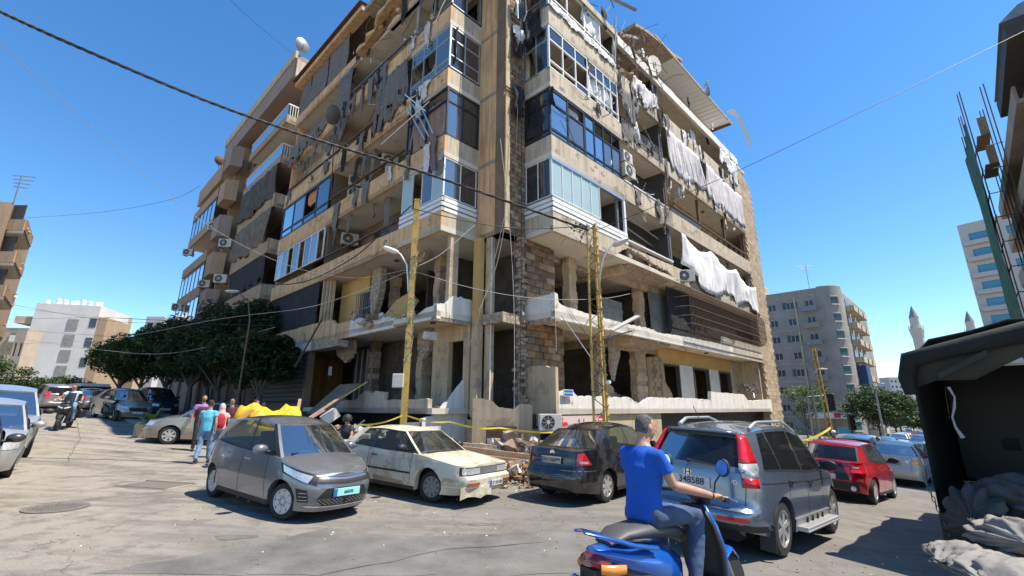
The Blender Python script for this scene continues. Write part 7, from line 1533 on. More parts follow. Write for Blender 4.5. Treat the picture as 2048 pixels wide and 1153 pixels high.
c = lp(.2, -.15, H*.50); mb = MB(); mb.tube([c, c+Vector((1.0, -.15, .25))], .025, 5); mb.tube([c+Vector((0, 0, -.35)), c+Vector((.6, -.1, .15))], .018, 5); arm = build('solar_arm', mb, K['steel'], t, world=False)
mb = MB(); mb.cbox(c+Vector((.75, -.2, .5)), 1.05, .34, .05, M=Matrix.Rotation(R_(-28), 3, 'Y')@Matrix.Rotation(R_(18), 3, 'X')); build('solar_lamp', mb, K['ac'], arm, world=False, bevel=.015)
mb = MB(); mb.lathe(lp(.33, -.22, H*.33), [(.02, -.08), (.08, -.05), (.09, .0), (.06, .06)], 12); build('cctv_camera', mb, K['whitemetal'], t, world=False, smooth=50)
mb = MB(); r = random.Random(8)
for k in range(46):
    z = H*r.uniform(.25, 1.0); p = lp(r.uniform(-.2, .2), -.16, z); d = Vector((r.uniform(-.3, .3), r.uniform(-.12, .05), r.uniform(-.5, .3))); mb.tube([p, p+d*.5+Vector((0, -.05, .05)), p+d], .01, 4, r.choice((0, 0, 1)))
for k in range(14): p = lp(-.2, -.1, H-.1); q_ = p+Vector((-r.uniform(.2, .6), 0, -r.uniform(-.2, .6))); mb.tube([p, q_], .008, 4); mb.cbox(q_, .05, .05, .05)
build('wire_tangle', mb, [K['cable'], K['rust']], t, world=False, kind='stuff')
LP = b+Vector((-.05, 0, H))
# far leaning yellow pole
a = atY(1663, 872, 32); a.z = G(a.x); tp = atY(1627, 697, 31.5); t = thing('far_yellow_pole', 'leaning rusty yellow lattice pole before the rounded block', 'pole', a); d = tp-a
for s_ in (-.16, .16): mb = MB(); mb.tube([(s_, 0, 0), d+Vector((s_*.5, 0, 0))], .06, 4); build('upright', mb, K['poley'], t, world=False)
for i in range(16): mb = MB(); q_ = (-1)**i; mb.tube([d*(i/16)+Vector((-.16*q_, 0, 0)), d*((i+1)/16)+Vector((.14*q_, 0, 0))], .03, 4); build('diagonal_brace', mb, K['rust'], t, world=False)
# cables
def cable(label, pts, rad, m='cable', twist=False, n=10, group=None):
    """pts: (px, py, depth) knots, each a point in the air the cable passes through"""
    P = [atY(*p) for p in pts]; out = []
    for i in range(len(P)-1):
        for k in range(n):
            t = k/n; p0 = P[max(i-1, 0)]; p1 = P[i]; p2 = P[i+1]; p3 = P[min(i+2, len(P)-1)]
            out.append(.5*((2*p1)+(p2-p0)*t+(2*p0-5*p1+4*p2-p3)*t*t+(3*p1-p0-3*p2+p3)*t**3))
    out.append(P[-1]); t = thing('overhead_cable', label, 'cable', P[0], group=group)
    if twist:
        fine = []
        for i in range(len(out)-1):
            for k in range(6): fine.append(out[i].lerp(out[i+1], k/6))
        for ph in (0, 2.09, 4.19):
            mb = MB(); mb.tube([p+Vector((0, math.sin(i*.42+ph)*rad, math.cos(i*.42+ph)*rad)) for i, p in enumerate(fine)], rad*.95, 5); build('strand', mb, K[m], t)
    else: mb = MB(); mb.tube(out, rad, 5); build('wire', mb, K[m], t)
cable('thick twisted cable sweeping down from the upper left to the lattice pole', [(-40, 5, 8), (150, 92, 9), (420, 205, 11), (640, 282, 12.4), (860, 350, 13.6), (1180, 462, 14.8)], .024, twist=True)
cable('cable from the yellow pole top across to the lattice pole', [(826, 418, 14.1), (960, 448, 14.3), (1060, 458, 14.6), (1180, 452, 14.8)], .018)
cable('black cable drooping along the shaded facade to the yellow pole', [(500, 568, 20), (600, 566, 17.5), (700, 520, 15.6), (770, 460, 14.4), (822, 412, 14.2)], .022)
cable('pale wire from the upper left sky to the yellow pole', [(-20, 70, 9), (200, 270, 12), (400, 440, 14.5), (560, 525, 15), (700, 556, 14.6), (814, 540, 14.2)], .008, 'cablew')
cable('pale wire crossing from the trees to the yellow pole', [(-30, 690, 40), (200, 680, 30), (430, 640, 21), (600, 618, 17), (700, 590, 15), (812, 545, 14.2)], .010, 'cablew')
cable('pale wire rising from the yellow pole to the wing corner', [(818, 540, 14.2), (880, 510, 14.8), (950, 450, 15.6)], .012, 'cablew')
cable('pale wire between the yellow pole and the lattice pole', [(818, 540, 14.2), (950, 578, 14.4), (1080, 598, 14.6), (1200, 598, 14.8), (1260, 588, 15)], .009, 'cablew')
cable('long wire from the lattice pole up to the right edge', [(1196, 460, 14.8), (1330, 405, 14.4), (1480, 340, 14), (1760, 205, 13.3), (2090, 42, 13)], .012)
for i, (y0, y1, y2, d_) in enumerate(((600, 640, 652, 26), (612, 634, 625, 30), (640, 636, 640, 28), (668, 700, 655, 24), (655, 672, 638, 34))):
    cable(('highest', 'second', 'third', 'lowest', 'fourth')[i]+' of the wires strung across the far left street', [(-30, y0, d_+16), (200, y1, d_+8), (350, y1+6, d_+2), (550, y2, d_-4)], .012, 'cablew' if i % 2 else 'cable')
cable('thin wire from the top edge to the roof dish of the tan neighbour', [(445, -15, 20), (520, 55, 26), (592, 112, 32)], .014)
cable('thin wire slanting over the blue sky to the tan neighbour', [(0, 440, 60), (200, 425, 52), (340, 400, 46), (400, 372, 42)], .02)
for i, (p0, p1, bend) in enumerate(((F(1.3, 1.2, 12), F(1.9, 1.0, 1.6), .3), (F(2.2, 1.0, 24), F(2.3, 1.1, 1.6), .1), (F(2.4, 1.2, 16), F(2.0, .9, 1.4), -.25), (F(1.6, 1.2, 8.6), F(1.0, 1.9, 5.1), .2), (F(1.7, 1.3, 9), F(1.2, 2.6, 3.9), .1))):
    t = thing('dangling_cable', ('wire', 'long black wire', 'grey wire', 'short pale wire', 'slack pale wire')[i]+' hanging loose in the open corner notch', 'cable', p0); mb = MB(); mb.tube([p0.lerp(p1, k/8)+UR*bend*math.sin(k/8*math.pi) for k in range(9)], .014, 5); build('wire', mb, K['cable'] if i in (1, 2) else K['cablew'], t)
# warning tape
def tape(label, pts, w_=.045):
    P = [atY(*p) for p in pts]; out = []
    for i in range(len(P)-1):
        for k in range(6): q_ = P[i].lerp(P[i+1], k/6); q_.z -= .08*math.sin(k/6*math.pi); out.append(q_)
    out.append(P[-1]); mb = MB(); mb.grid([[p+Vector((0, .02*math.sin(i), 0)) for i, p in enumerate(out)], [p+Vector((0, 0, w_)) for p in out]]); o = build('warning_tape', mb, K['tape'], label=label, category='tape'); o.modifiers.new('s', 'SOLIDIFY').thickness = .004
tape('yellow warning tape from the rubble to the straight yellow pole', [(640, 868, 14.6), (720, 852, 14.3), (805, 833, 14.0)]); tape('yellow warning tape from the pole past the black sedan', [(812, 833, 14.0), (900, 846, 13.6), (1000, 858, 13.4), (1140, 864, 13.8)]); tape('yellow warning tape by the far leaning pole', [(1560, 897, 22), (1610, 885, 26), (1662, 858, 31)], .14)
# ---------- canvas covered truck
tk = thing('canvas_truck', 'open backed truck under a black canvas hood at the right edge', 'truck', (6.15, 7.05, -.45)); tf, tr_ = az(47), az(137)   # forward, right
K['canvas'] = mat('black_green_canvas', (.012, .013, .011), .85, var=.4, sc_=1.5, bump=.4, bsc=6); K['canv2'] = mat('olive_canvas', (.035, .037, .026), .85, var=.3)
B = Vector((6.15, 7.05, -.45)); LN, WD = 5.2, 2.35
prof = [(0, .7), (0, 2.5), (.05, 2.95), (.3, 3.22), (.8, 3.36), (1.2, 3.42), (1.6, 3.38), (2.05, 3.12), (2.29, 2.75), (2.35, 2.35), (2.35, .7)]
r = random.Random(4); rows = []
for i in range(15):
    u = i/14*LN; rows.append([B+tf*(u-(.12*math.sin(k*1.3) if i == 0 and 1 < k < 9 else 0))+tr_*(x+.03*math.sin(u*5+k))+UP*(z+.10*noise.noise(Vector((u*2.2, k*.9, 3)))*(1 if 2 < k < 8 else .3)-.05*(math.sin(u*3.2)**2)*(1 if 2 < k < 8 else 0)) for k, (x, z) in enumerate(prof)])
mb = MB(); mb.grid(rows); o = build('canvas_hood', mb, K['canvas'], tk, smooth=60); o.modifiers.new('s', 'SOLIDIFY').thickness = .03
# rolled flap across the back, valance, ties
mb = MB(); mb.tube([B-tf*.12+tr_*x+UP*z for x, z in ((-.02, 2.4), (-.03, 2.65), (.05, 2.92), (.45, 3.02), (.9, 3.12), (1.5, 3.25), (2.1, 3.1), (2.35, 2.95))], [.07, .10, .13, .12, .13, .15, .14, .12], 10); build('rolled_flap', mb, K['canvas'], tk, smooth=60)
mb = MB(); mb.grid([[B-tf*.06+tr_*(x)+UP*(z-q_*(.42+.1*math.sin(x*3))) for x, z in ((0, 2.9), (.3, 3.1), (.7, 3.1), (1.2, 3.25), (1.7, 3.2), (2.35, 2.9))] for q_ in (0, .5, 1)]); o = build('valance', mb, K['canv2'], tk, smooth=60); o.modifiers.new('s', 'SOLIDIFY').thickness = .02
for x, z in ((.42, 2.5), (1.25, 2.62)): mb = MB(); mb.tube([B-tf*.16+tr_*(x+.04*math.sin(k*1.4))+UP*(z-k*.14) for k in range(6)], [.02, .012, .018, .012, .016, .03], 5); build('tie_strap', mb, K['cablew'], tk)
mb = MB(); mb.box(B-tf*.17+tr_*.35+UP*2.62, tr_*.55+UP*.3, -tf*.02, UP*.08); build('webbing_strap', mb, K['canv2'], tk)
mb = MB(); mb.box(B+UP*.62+tf*.0, tf*LN, tr_*WD, UP*.12); build('bed_floor', mb, K['black'], tk)
mb = MB(); mb.box(B+UP*.05-tf*.06+tr_*0, tr_*WD, -tf*.05, UP*.72); build('tailboard', mb, K['black'], tk)
fl = B+tf*LN
mb = MB(); 
for z0, z1 in ((.6, 1.35), (1.6, 3.1)): mb.box(fl+UP*z0, tr_*WD, tf*.08, UP*(z1-z0))
for x in (0, .62, .98, 1.34, 1.7, 2.06): mb.box(fl+tr_*x+UP*1.35, tr_*(.62 if x == 0 else .1), tf*.08, UP*.25)
build('front_bulkhead', mb, K['black'], tk)
for k in range(4): mb = MB(); mb.box(fl+tr_*(.72+.36*k)+UP*1.36+tf*.03, tr_*.26, tf*.02, UP*.23); build('bulkhead_window', mb, K['glassb'], tk)
mb = MB(); mb.box(fl+tf*.2-UP*-.35+tr_*.05, tf*1.7, tr_*(WD-.1), UP*1.75); build('cab', mb, K['black'], tk, bevel=.1)
for u, s_ in ((.9, 0), (.9, 1), (LN+.9, 0), (LN+.9, 1)): mb = MB(); mb.lathe(B+tf*u+tr_*(.2+s_*(WD-.4))+UP*.42, [(.22, -.13), (.44, -.12), (.46, 0), (.44, .12), (.22, .13)], 24, ax=(tr_).to_track_quat('Z', 'Y').to_matrix()); build('wheel', mb, K['rubber'], tk, smooth=40)
mb = MB(); mb.box(B+UP*.35+tr_*.5+tf*.1, tf*(LN+1.6), tr_*1.3, UP*.25); build('chassis', mb, K['under'], tk)
ch = B-tf*.1-tr_*.08; p0 = ch+UP*1.25
for i in range(17):
    c = p0+UP*(-.062*i)+tr_*(.012*i); mb = MB(); ax_ = tr_ if i % 2 else tf; mb.tube([c+ax_*(.018*math.cos(a*.7854))+UP*(.042*math.sin(a*.7854)) for a in range(9)], .007, 5, cap=False); build('chain_link', mb, K['steel'], tk)
# sacks heaped under the truck's back
K['sack'] = mat('dirty_white_sack', (.22, .205, .185), .8, var=.35, sc_=3, bump=.5, bsc=9, spots=.5, spotcol=(.28, .22, .19), spotsc=2); K['sack2'] = mat('grey_sack', (.055, .052, .045), .8, var=.4, sc_=3, bump=.5, bsc=9)
def sack(p, s_, rz, m, label, seed):
    bm = bmesh.new(); bmesh.ops.create_icosphere(bm, subdivisions=5, radius=1); r0 = seed*7.7
    for v in bm.verts:
        q_ = v.co*1.0; n1_ = noise.noise(q_*1.6+Vector((r0, 0, 0))); n2_ = noise.noise(q_*5+Vector((0, r0, 0))); v.co = v.co*(1+.22*n1_-.08*abs(n2_)-.13*abs(noise.noise(Vector((q_.x*2.5, q_.y*7, q_.z*7+r0))))+.012*noise.noise(q_*14)); v.co.x *= s_[0]; v.co.y *= s_[1]; v.co.z *= s_[2]
        th = math.atan2(q_.y, q_.z); t_ = (q_.x+1)/2; g_ = (1-t_)**1.3
        w2 = 1+(.05+.16*g_)*math.sin(13*th+5*n1_+r0)+.05*math.sin(29*th+9*n1_)*g_; nk = min(1, .16+max(0, (q_.x+.80))*2.6) if q_.x > -.86 else .16+(-.86-q_.x)*2.2
        v.co.y *= w2*min(1.05, nk**.7); v.co.z *= w2*min(1.05, nk**.7)
        if v.co.z < -s_[2]*.6: v.co.z = -s_[2]*.6
    me = bpy.data.meshes.new('sack'); bm.to_mesh(me); bm.free(); me.materials.append(K[m]); me.polygons.foreach_set('use_smooth', [True]*len(me.polygons)); o = obj('rubbish_sack', me); o.location = p; o.rotation_euler = (0, 0, rz); o['label'] = label; o['category'] = 'sack'; return o
for px, py, Y, s_, rz, m, lab in ((1935, 1118, 5.6, (.5, .34, .14), .2, 'sack', 'dirty white sack with a pointed end beside the truck shadow'), (2040, 1075, 5.7, (.5, .42, .2), 1.0, 'sack', 'tilted pale sack leaning up to the right edge'), (1960, 1040, 6.3, (.42, .34, .42), .6, 'sack2', 'dark crumpled sack against the tailboard'), (2010, 1150, 5.0, (.55, .4, .14), .5, 'sack', 'cream sack lowest in the heap'), (2030, 1010, 6.2, (.45, .34, .36), 2, 'sack2', 'grey sack at the right edge of the heap')):
    sack(atY(px, py, Y), s_, rz, m, lab, len(lab))
# ---------- planter, signs, hoardings
p = gpt(300, 862); k_ = 18.5/p.y; p = atY(300, 860, 18.5); p.z = G(p.x)
t = thing('palm_planter', 'square concrete planter with a small spiky palm', 'planter', p); mb = MB(); mb.prism([(-.36, -.36, 0), (.36, -.36, 0), (.36, .36, 0), (-.36, .36, 0)], (0, 0, .52)); build('tub', mb, K['plaster'], t, world=False, bevel=.03)
r = random.Random(1)
for i in range(16):
    a = r.random()*6.28; e = r.uniform(.5, 1.3); d = Vector((math.cos(a)*math.cos(e), math.sin(a)*math.cos(e), math.sin(e))); ln = r.uniform(.8, 1.3); s_ = Vector((-math.sin(a), math.cos(a), 0)); P_s = [Vector((0, 0, .5))+d*ln*q_+Vector((0, 0, -.5*q_*q_)) for q_ in (0, .25, .5, .75, 1)]; g = MB(); g.grid([[q_-s_*w_ for q_, w_ in zip(P_s, (.02, .07, .09, .07, .005))], P_s, [q_+s_*w_ for q_, w_ in zip(P_s, (.02, .07, .09, .07, .005))]]); build('frond', g, K['leafd'], t, world=False)
for (px, py, Y, sx, sy, sz, m, nm, lab) in ((1600, 868, 23, 1.7, 1.0, .8, 'wood', 'wooden_crate', 'big slatted wooden crate by the shrub under the stone wall'), (1738, 866, 31, 1.5, .15, 1.3, 'whitemetal', 'hoarding', 'pale hoarding panels beside the traffic light'), (1690, 866, 33, .9, .2, 1.9, 'bluew', 'blue_kiosk', 'blue kiosk by the shuttered shop')):
    p = atY(px, py, Y); p.z = G(p.x); t = thing(nm, lab, nm.split('_')[-1], p); mb = MB()
    if nm == 'wooden_crate':
        for k in range(5): mb = MB(); mb.cbox((0, -sy/2, .12+.15*k), sx, .03, .11); mb.cbox((-sx/2, 0, .12+.15*k), .03, sy-.06, .11); build('slat', mb, K[m], t, world=False)
        mb = MB(); mb.cbox((0, 0, sz), sx+.1, sy+.1, .05); build('lid', mb, K[m], t, world=False)
    else:
        mb.cbox((0, 0, sz/2), sx, sy, sz); build('panel', mb, K[m], t, world=False); mb = MB(); mb.cbox((-.2, -sy/2-.02, sz*.6), .35, .02, .4); mb.cbox((.25, -sy/2-.02, sz*.5), .3, .02, .3); build('poster', mb, K['steel'], t, world=False)
def traffic_light(px, py0, py1, Y, lab):
    p = atY(px, py0, Y); z = atY(px, py1, Y).z; p.z = G(p.x); t = thing('traffic_light', lab, 'traffic light', p); mb = MB(); mb.tube([(0, 0, 0), (0, 0, z-p.z)], .06, 8); build('post', mb, K['black'], t, world=False); mb = MB(); mb.cbox((0, -.1, z-p.z-.5), .36, .24, 1.0); hd_ = build('signal_head', mb, K['black'], t, world=False, bevel=.03)
    for k in range(3): mb = MB(); mb.lathe((0, -.22, z-p.z-.18-.32*k), [(.12, 0), (.12, .1), (.1, .1), (.1, .01)], 12, ax=Matrix.Rotation(R_(90), 3, 'X')); build('hood', mb, K['trim'], hd_, world=False)
traffic_light(1707, 880, 828, 30, 'black traffic light post before the rounded block')
t = thing('high_signal', 'black traffic signal hung high on the rounded block side', 'traffic light', atY(1660, 805, 34)); mb = MB(); mb.cbox((0, 0, 0), .5, .3, 1.2); build('signal_head', mb, K['black'], t, world=False); mb = MB(); mb.tube([(0, 0, .5), (-1.6, 0, .4), (-1.7, 0, -6)], .05, 6); build('post', mb, K['steel'], t, world=False)
def street_lamp(px, py0, py1, Y, side, lab, m='steel', r_=.06):
    p = atY(px, py0, Y); z = atY(px, py1, Y).z; p.z = G(p.x); t = thing('street_lamp', lab, 'street lamp', p); H = z-p.z; s_ = side; mb = MB(); mb.tube([(0, 0, 0), (0, 0, H*.8), (s_*.1*H*.3, 0, H*.93), (s_*.22*H*.5, 0, H)], [r_*1.3, r_, r_*.8, r_*.6], 8); build('post', mb, K[m], t, world=False, smooth=60); mb = MB(); mb.lathe((s_*(.11*H+.3), 0, H+.03), [(.02, .08), (.14, .05), (.15, 0), (.05, -.06)], 12, ax=Matrix.Diagonal((2.2, 1, 1))); build('lamp_head', mb, K['ac'], t, world=False, smooth=50)
street_lamp(475, 800, 585, 19.5, -1, 'curved street lamp rising out of the dark ficus crowns', 'rust', .035); street_lamp(1766, 860, 768, 62, 1, 'thin street lamp in front of the distant towers', r_=.1)
street_lamp(1640, 880, 740, 29.5, 1, 'slim grey lamp post beside the leaning yellow pole')
# ---------- rubble
def heap(name, label, c, n, sp, s0, s1, seed, hgt, kind='stuff', mats_=None):
    mb = MB(); r = random.Random(seed)
    for i in range(n):
        x, y = r.gauss(0, sp[0]), r.gauss(0, sp[1]); q_ = math.exp(-(x/sp[0])**2*.5-(y/sp[1])**2*.5); p = Vector((c[0]+x, c[1]+y, 0)); p.z = G(p.x)+r.random()*hgt*q_; rub(mb, p, 1, (0, 0), s0, s1*(1 if r.random() > .1 else 2), seed*1000+i, 4)
    o = build(name, mb, mats_ or rubm, kind=kind)
    return o
heap('rubble', '', (0.1, 14.2), 800, (1.3, .5), .04, .17, 1, 1.1); heap('rubble', '', (.4, 13.0), 500, (1.0, .6), .03, .13, 2, .5); heap('rubble', '', (-5.2, 16.2), 420, (1.8, .9), .05, .24, 3, 1.1); heap('rubble', '', (3.4, 15.3), 160, (1.5, .3), .04, .15, 5, .35); heap('rubble', '', (11, 24.2), 180, (3, .5), .05, .2, 6, .4)
mb = MB(); r = random.Random(77)
for i in range(500): x = r.uniform(-6, 6); y = r.uniform(6, 14); rub(mb, (x, y, G(x)+.005), 1, (0, 0), .006, .02, i, 4)
build('road_grit', mb, rubm, kind='stuff')
mb = MB()
for i in range(120): x = r.uniform(-2, 5); y = r.uniform(10.5, 13.5)+.3*x; rub(mb, (x, y, G(x)+.01), 1, (0, 0), .01, .05, i+900, 4)
build('scattered_chips', mb, rubm, kind='stuff')
r = random.Random(6)
def plank(name, label, cat, p, q_, w_, th, m, group=None):
    d = q_-p; s_ = d.cross(UP).normalized()*w_; u_ = s_.cross(d).normalized()*th; mb = MB(); mb.box(p-s_/2, d, s_, u_); return build(name, mb, m, label=label, category=cat) if not group else build(name, mb, m, label=label, category=cat, group=group)
for i, (a_, b_, w_, th, m, lab) in enumerate((((888, 900, 13.2), (1090, 925, 13.6), .16, .16, 'wood', 'long broken timber beam across the rubble, upper one'), ((905, 915, 12.9), (1080, 935, 13.3), .14, .15, 'wood', 'second timber beam lying just below the first'), ((880, 893, 13.6), (1060, 905, 14.2), .2, .14, 'break', 'chipped concrete beam on top of the rubble behind the timbers'))):
    plank('fallen_beam', lab, 'beam', atY(*a_), atY(*b_), w_, th, K[m])
K['blueg'] = mat('grey_blue_board', (.30, .34, .40), .6, var=.2); K['pink'] = mat('pinkish_board', (.42, .27, .22), .8)
for i, (a_, b_, w_, m, lab) in enumerate((((600, 852, 15), (650, 822, 15.4), .16, 'pink', 'pinkish plank sticking out of the left debris heap'), ((590, 855, 15), (600, 800, 16), .1, 'wood', 'short upright lath in the left debris heap'), ((600, 850, 15.5), (690, 790, 17), .14, 'wood', 'long lath leaning from the debris to the entrance'), ((690, 870, 14.4), (730, 842, 14.6), .05, 'blueg', 'blue metal bar in the debris by the cream car'), ((700, 868, 14.4), (722, 850, 14.9), .05, 'blueg', 'second blue metal bar in the debris by the cream car'), ((632, 862, 14.5), (655, 870, 14.3), .3, 'whitemetal', 'white panel lying on the debris heap'), ((610, 846, 14.9), (640, 868, 14.5), .1, 'blueg', 'thin pale blue tube on the debris heap'))):
    plank('debris_piece', lab, 'plank', atY(*a_), atY(*b_), w_, .04, K[m])
plank('grey_locker', 'grey sheet metal locker tipped over on the debris heap', 'locker', atY(652, 850, 14.9), atY(678, 832, 15.1), .5, .3, K['ac'])
plank('entrance_board', 'large brown board leaning in the dark entrance', 'board', atY(632, 830, 18.5), atY(700, 770, 19.5), 1.6, .05, K['brown'])
plank('yellow_lath', 'yellow lath leaning in the dark entrance', 'lath', atY(680, 800, 17.6), atY(735, 765, 17.9), .06, .05, K['poley'])
plank('light_batten', 'thin pale rod hanging from the first floor slab', 'rod', atY(1122, 632, 15.9), atY(1180, 715, 15.4), .04, .03, K['cablew']); plank('light_batten', 'thin pale rod dangling over the raw block panel', 'rod', atY(1110, 635, 16), atY(1112, 702, 16), .035, .03, K['cablew']); plank('fallen_rod', 'rusty rod leaning on the shaded facade below the black screen', 'rod', atY(590, 735, 21), atY(645, 638, 19.5), .07, .05, K['rust'])
# yellow tarp over a load, orange board
t = thing('tarped_skip', 'yellow tarpaulin thrown over a load behind the grey hatchback', 'tarpaulin', atY(535, 860, 13.6)); c = atY(535, 826, 13.6); mb = MB(); 
mb.grid([[c+Vector((-.85+1.7*i/14, -.35+.9*j/8, .25*math.sin(i*.45)*math.sin(j*.45+.3)+.10*noise.noise(Vector((i*.5, j*.6, 0)))*2-(.35 if j == 0 or i in (0, 14) else 0))) for i in range(15)] for j in range(9)]); mb.grid([[c+Vector((-.85+1.7*i/14, -.37-.03*math.sin(i*1.9), .25*math.sin(i*.45)*.3-.33-.12*k)) for i in range(15)] for k in range(4)]); o = build('tarpaulin', mb, mat('yellow_tarp', (.68, .42, .02), .55, var=.15, sc_=3), t, smooth=180); o.modifiers.new('s', 'SOLIDIFY').thickness = .02
mb = MB(); mb.cbox(c-UP*.75+Vector((0, .1, 0)), 1.5, .8, .8); build('load', mb, K['dark'], t)
plank('yellow_board', 'flat yellow panel propped beside the tarpaulin', 'board', atY(493, 850, 13.2), atY(515, 822, 13.4), .5, .04, K['tape']); plank('orange_board', 'orange chipboard box lid slanting by the woman in pink', 'board', atY(452, 862, 12.9), atY(505, 822, 13.3), .45, .05, mat('chipboard', (.50, .26, .05), .8, var=.2))
# torn reinforcement and hanging scraps on the blasted floors
mb = MB(); r = random.Random(41)
for i in range(70):
    if i < 40: p = F(r.uniform(3, 16), r.uniform(-.05, .5), r.choice((4.9, 4.85, 8.35, 2.1)))
    else: p = F(r.uniform(-.05, .4), r.uniform(3.2, 11), r.choice((4.85, 5.3, 8.3, 2.0)))
    d = Vector((r.uniform(-1, 1), r.uniform(-1, 0), r.uniform(-1, .5))).normalized()*r.uniform(.15, .6); mb.tube([p, p+d*.5, p+d+Vector((0, 0, -.12))], .008, 4)
build('torn_rebar', mb, K['rust'], BLD, kind='stuff')
mb = MB()
for i in range(260):
    side = r.random() < .5; u = r.uniform(3.1, 16) if side else r.uniform(3.3, 11); v = r.uniform(.25, 2.2); z = r.choice((1.72, 5.16)); rub(mb, F(u, v, z) if side else F(v, u, z), 1, (0, 0), .04, .22, i+7000, 4, hgt=0)
build('floor_debris', mb, rubm, BLD, kind='stuff')
# rags, cords and buckled bars along the wrecked upper balconies
def rags(n, side, u0, u1, seed, m, ks=(3, 4, 5, 6), big=1):
    r = random.Random(seed); q = Q(side); mb = MB()
    for i in range(n):
        k = r.choice(ks); u = r.uniform(u0, u1); top = S[k]+(r.uniform(.9, 1.1) if r.random() < .5 else -.02 if k < 6 else .1) ; ln = r.uniform(.4, 1.5)*big; w_ = r.uniform(.12, .55)*big; v0 = -.08 if top > S[k]+.5 else r.uniform(0, .5); o_ = r.uniform(0, 99)
        rows = []
        for j in range(7):
            s_ = j/6; rows.append([q(u+w_*(a/5-.5)*(1-.5*s_*r.random())+.25*s_*noise.noise(Vector((o_, s_*2, 0))), v0+.14*noise.noise(Vector((a*.8, s_*2, o_))), top-ln*s_-.12*s_*r.random()) for a in range(6)])
        mb.grid(rows)
    build('torn_rags', mb, m, BLD, smooth=180, kind='stuff')
rags(24, 'L', 3.2, 13.5, 1, K['curt_grey'], (3, 4, 5), 1.35); rags(9, 'L', 3.2, 13.5, 2, K['curt_lilac'], (3, 4, 5)); rags(26, 'R', 8.6, 14, 3, K['curt_grey'], (3, 4, 5)); rags(26, 'R', 8.5, 26, 4, K['curt_white'], (4, 5, 6), .8); rags(22, 'R', 5, 26, 5, K['curt_black'], (4, 5, 6)); rags(26, 'L', 4, 13, 6, K['curt_black'], (4, 5, 6)); rags(12, 'RS', .1, 1.4, 7, K['curt_black'], (4, 5, 6)); rags(20, 'L', 14, 20.6, 8, K['curt_grey'], (4, 5))
mb = MB(); r = random.Random(19)
for i in range(90):
    side = 'L' if i % 2 else 'R'; q = Q(side); k = r.choice((3, 4, 5, 6)) ; u = r.uniform(3.3, 13) ; p = q(u, r.uniform(-.1, .3), S[k]+r.uniform(.6, 3.0)); d = (q(u+r.uniform(-1.6, 1.6), r.uniform(-.35, .3), S[k]+r.uniform(.2, 2.4))-p); mb.tube([p, p+d*.5+Vector((r.uniform(-.1, .1), 0, -.08)), p+d], r.choice((.012, .018, .026)), 4, r.choice((0, 0, 1, 2)))
build('buckled_bars', mb, [K['alu'], K['rust'], K['cable']], BLD, kind='stuff')
mb = MB(); r = random.Random(23)
for i in range(40):
    q = Q(r.choice(('L', 'R'))); u = r.uniform(3.2, 16); z = S[r.choice((1, 2, 3, 4, 5, 6))]+r.uniform(.2, .9); p = q(u, -.04, z); e = q(u+r.uniform(.6, 2.5), -.05, z+r.uniform(-.4, .4)); mb.tube([p, p.lerp(e, .3)-UP*.3, p.lerp(e, .7)-UP*.35, e], .009, 4)
build('loose_cords', mb, K['cable'], BLD, kind='stuff')
# ================================================================== PEOPLE AND SCOOTERS
def ell(mb, pts, rad, side, n=12, m=0):
    """tapered limb with elliptical section; rad: (across side, other) pairs"""
    pts = [Vector(p) for p in pts]; V = []; Fc = []; side = Vector(side)
    for i, p in enumerate(pts):
        d = (pts[min(i+1, len(pts)-1)]-pts[max(i-1, 0)]).normalized(); x = (side-d*side.dot(d)).normalized(); y = d.cross(x); rx, ry = rad[i] if isinstance(rad[i], (tuple, list)) else (rad[i], rad[i])
        for k in range(n): a = 2*math.pi*k/n; V.append(p+x*math.cos(a)*rx+y*math.sin(a)*ry)
    for i in range(len(pts)-1):
        for k in range(n): Fc.append((i*n+k, i*n+(k+1) % n, (i+1)*n+(k+1) % n, (i+1)*n+k))
    V += [pts[0], pts[-1]]; a, b = len(V)-2, len(V)-1
    for k in range(n): Fc.append((a, (k+1) % n, k)); Fc.append((b, (len(pts)-1)*n+k, (len(pts)-1)*n+(k+1) % n))
    mb.add(V, Fc, m)
def organic(name, mb, m, parent, vox=.02, it=3, fac=.6, world=True):
    o = build(name, mb, m, parent, smooth=180, world=world); r = o.modifiers.new('r', 'REMESH'); r.mode = 'VOXEL'; r.voxel_size = vox; r.use_smooth_shade = True
    s = o.modifiers.new('s', 'SMOOTH'); s.iterations = it; s.factor = fac; return o
FT = bpy.data.textures.new('folds', 'CLOUDS'); FT.noise_scale = .11; FT.noise_depth = 2
def folds(o, s_): d = o.modifiers.new('d', 'DISPLACE'); d.texture = FT; d.strength = s_; d.mid_level = .5; d.texture_coords = 'GLOBAL'
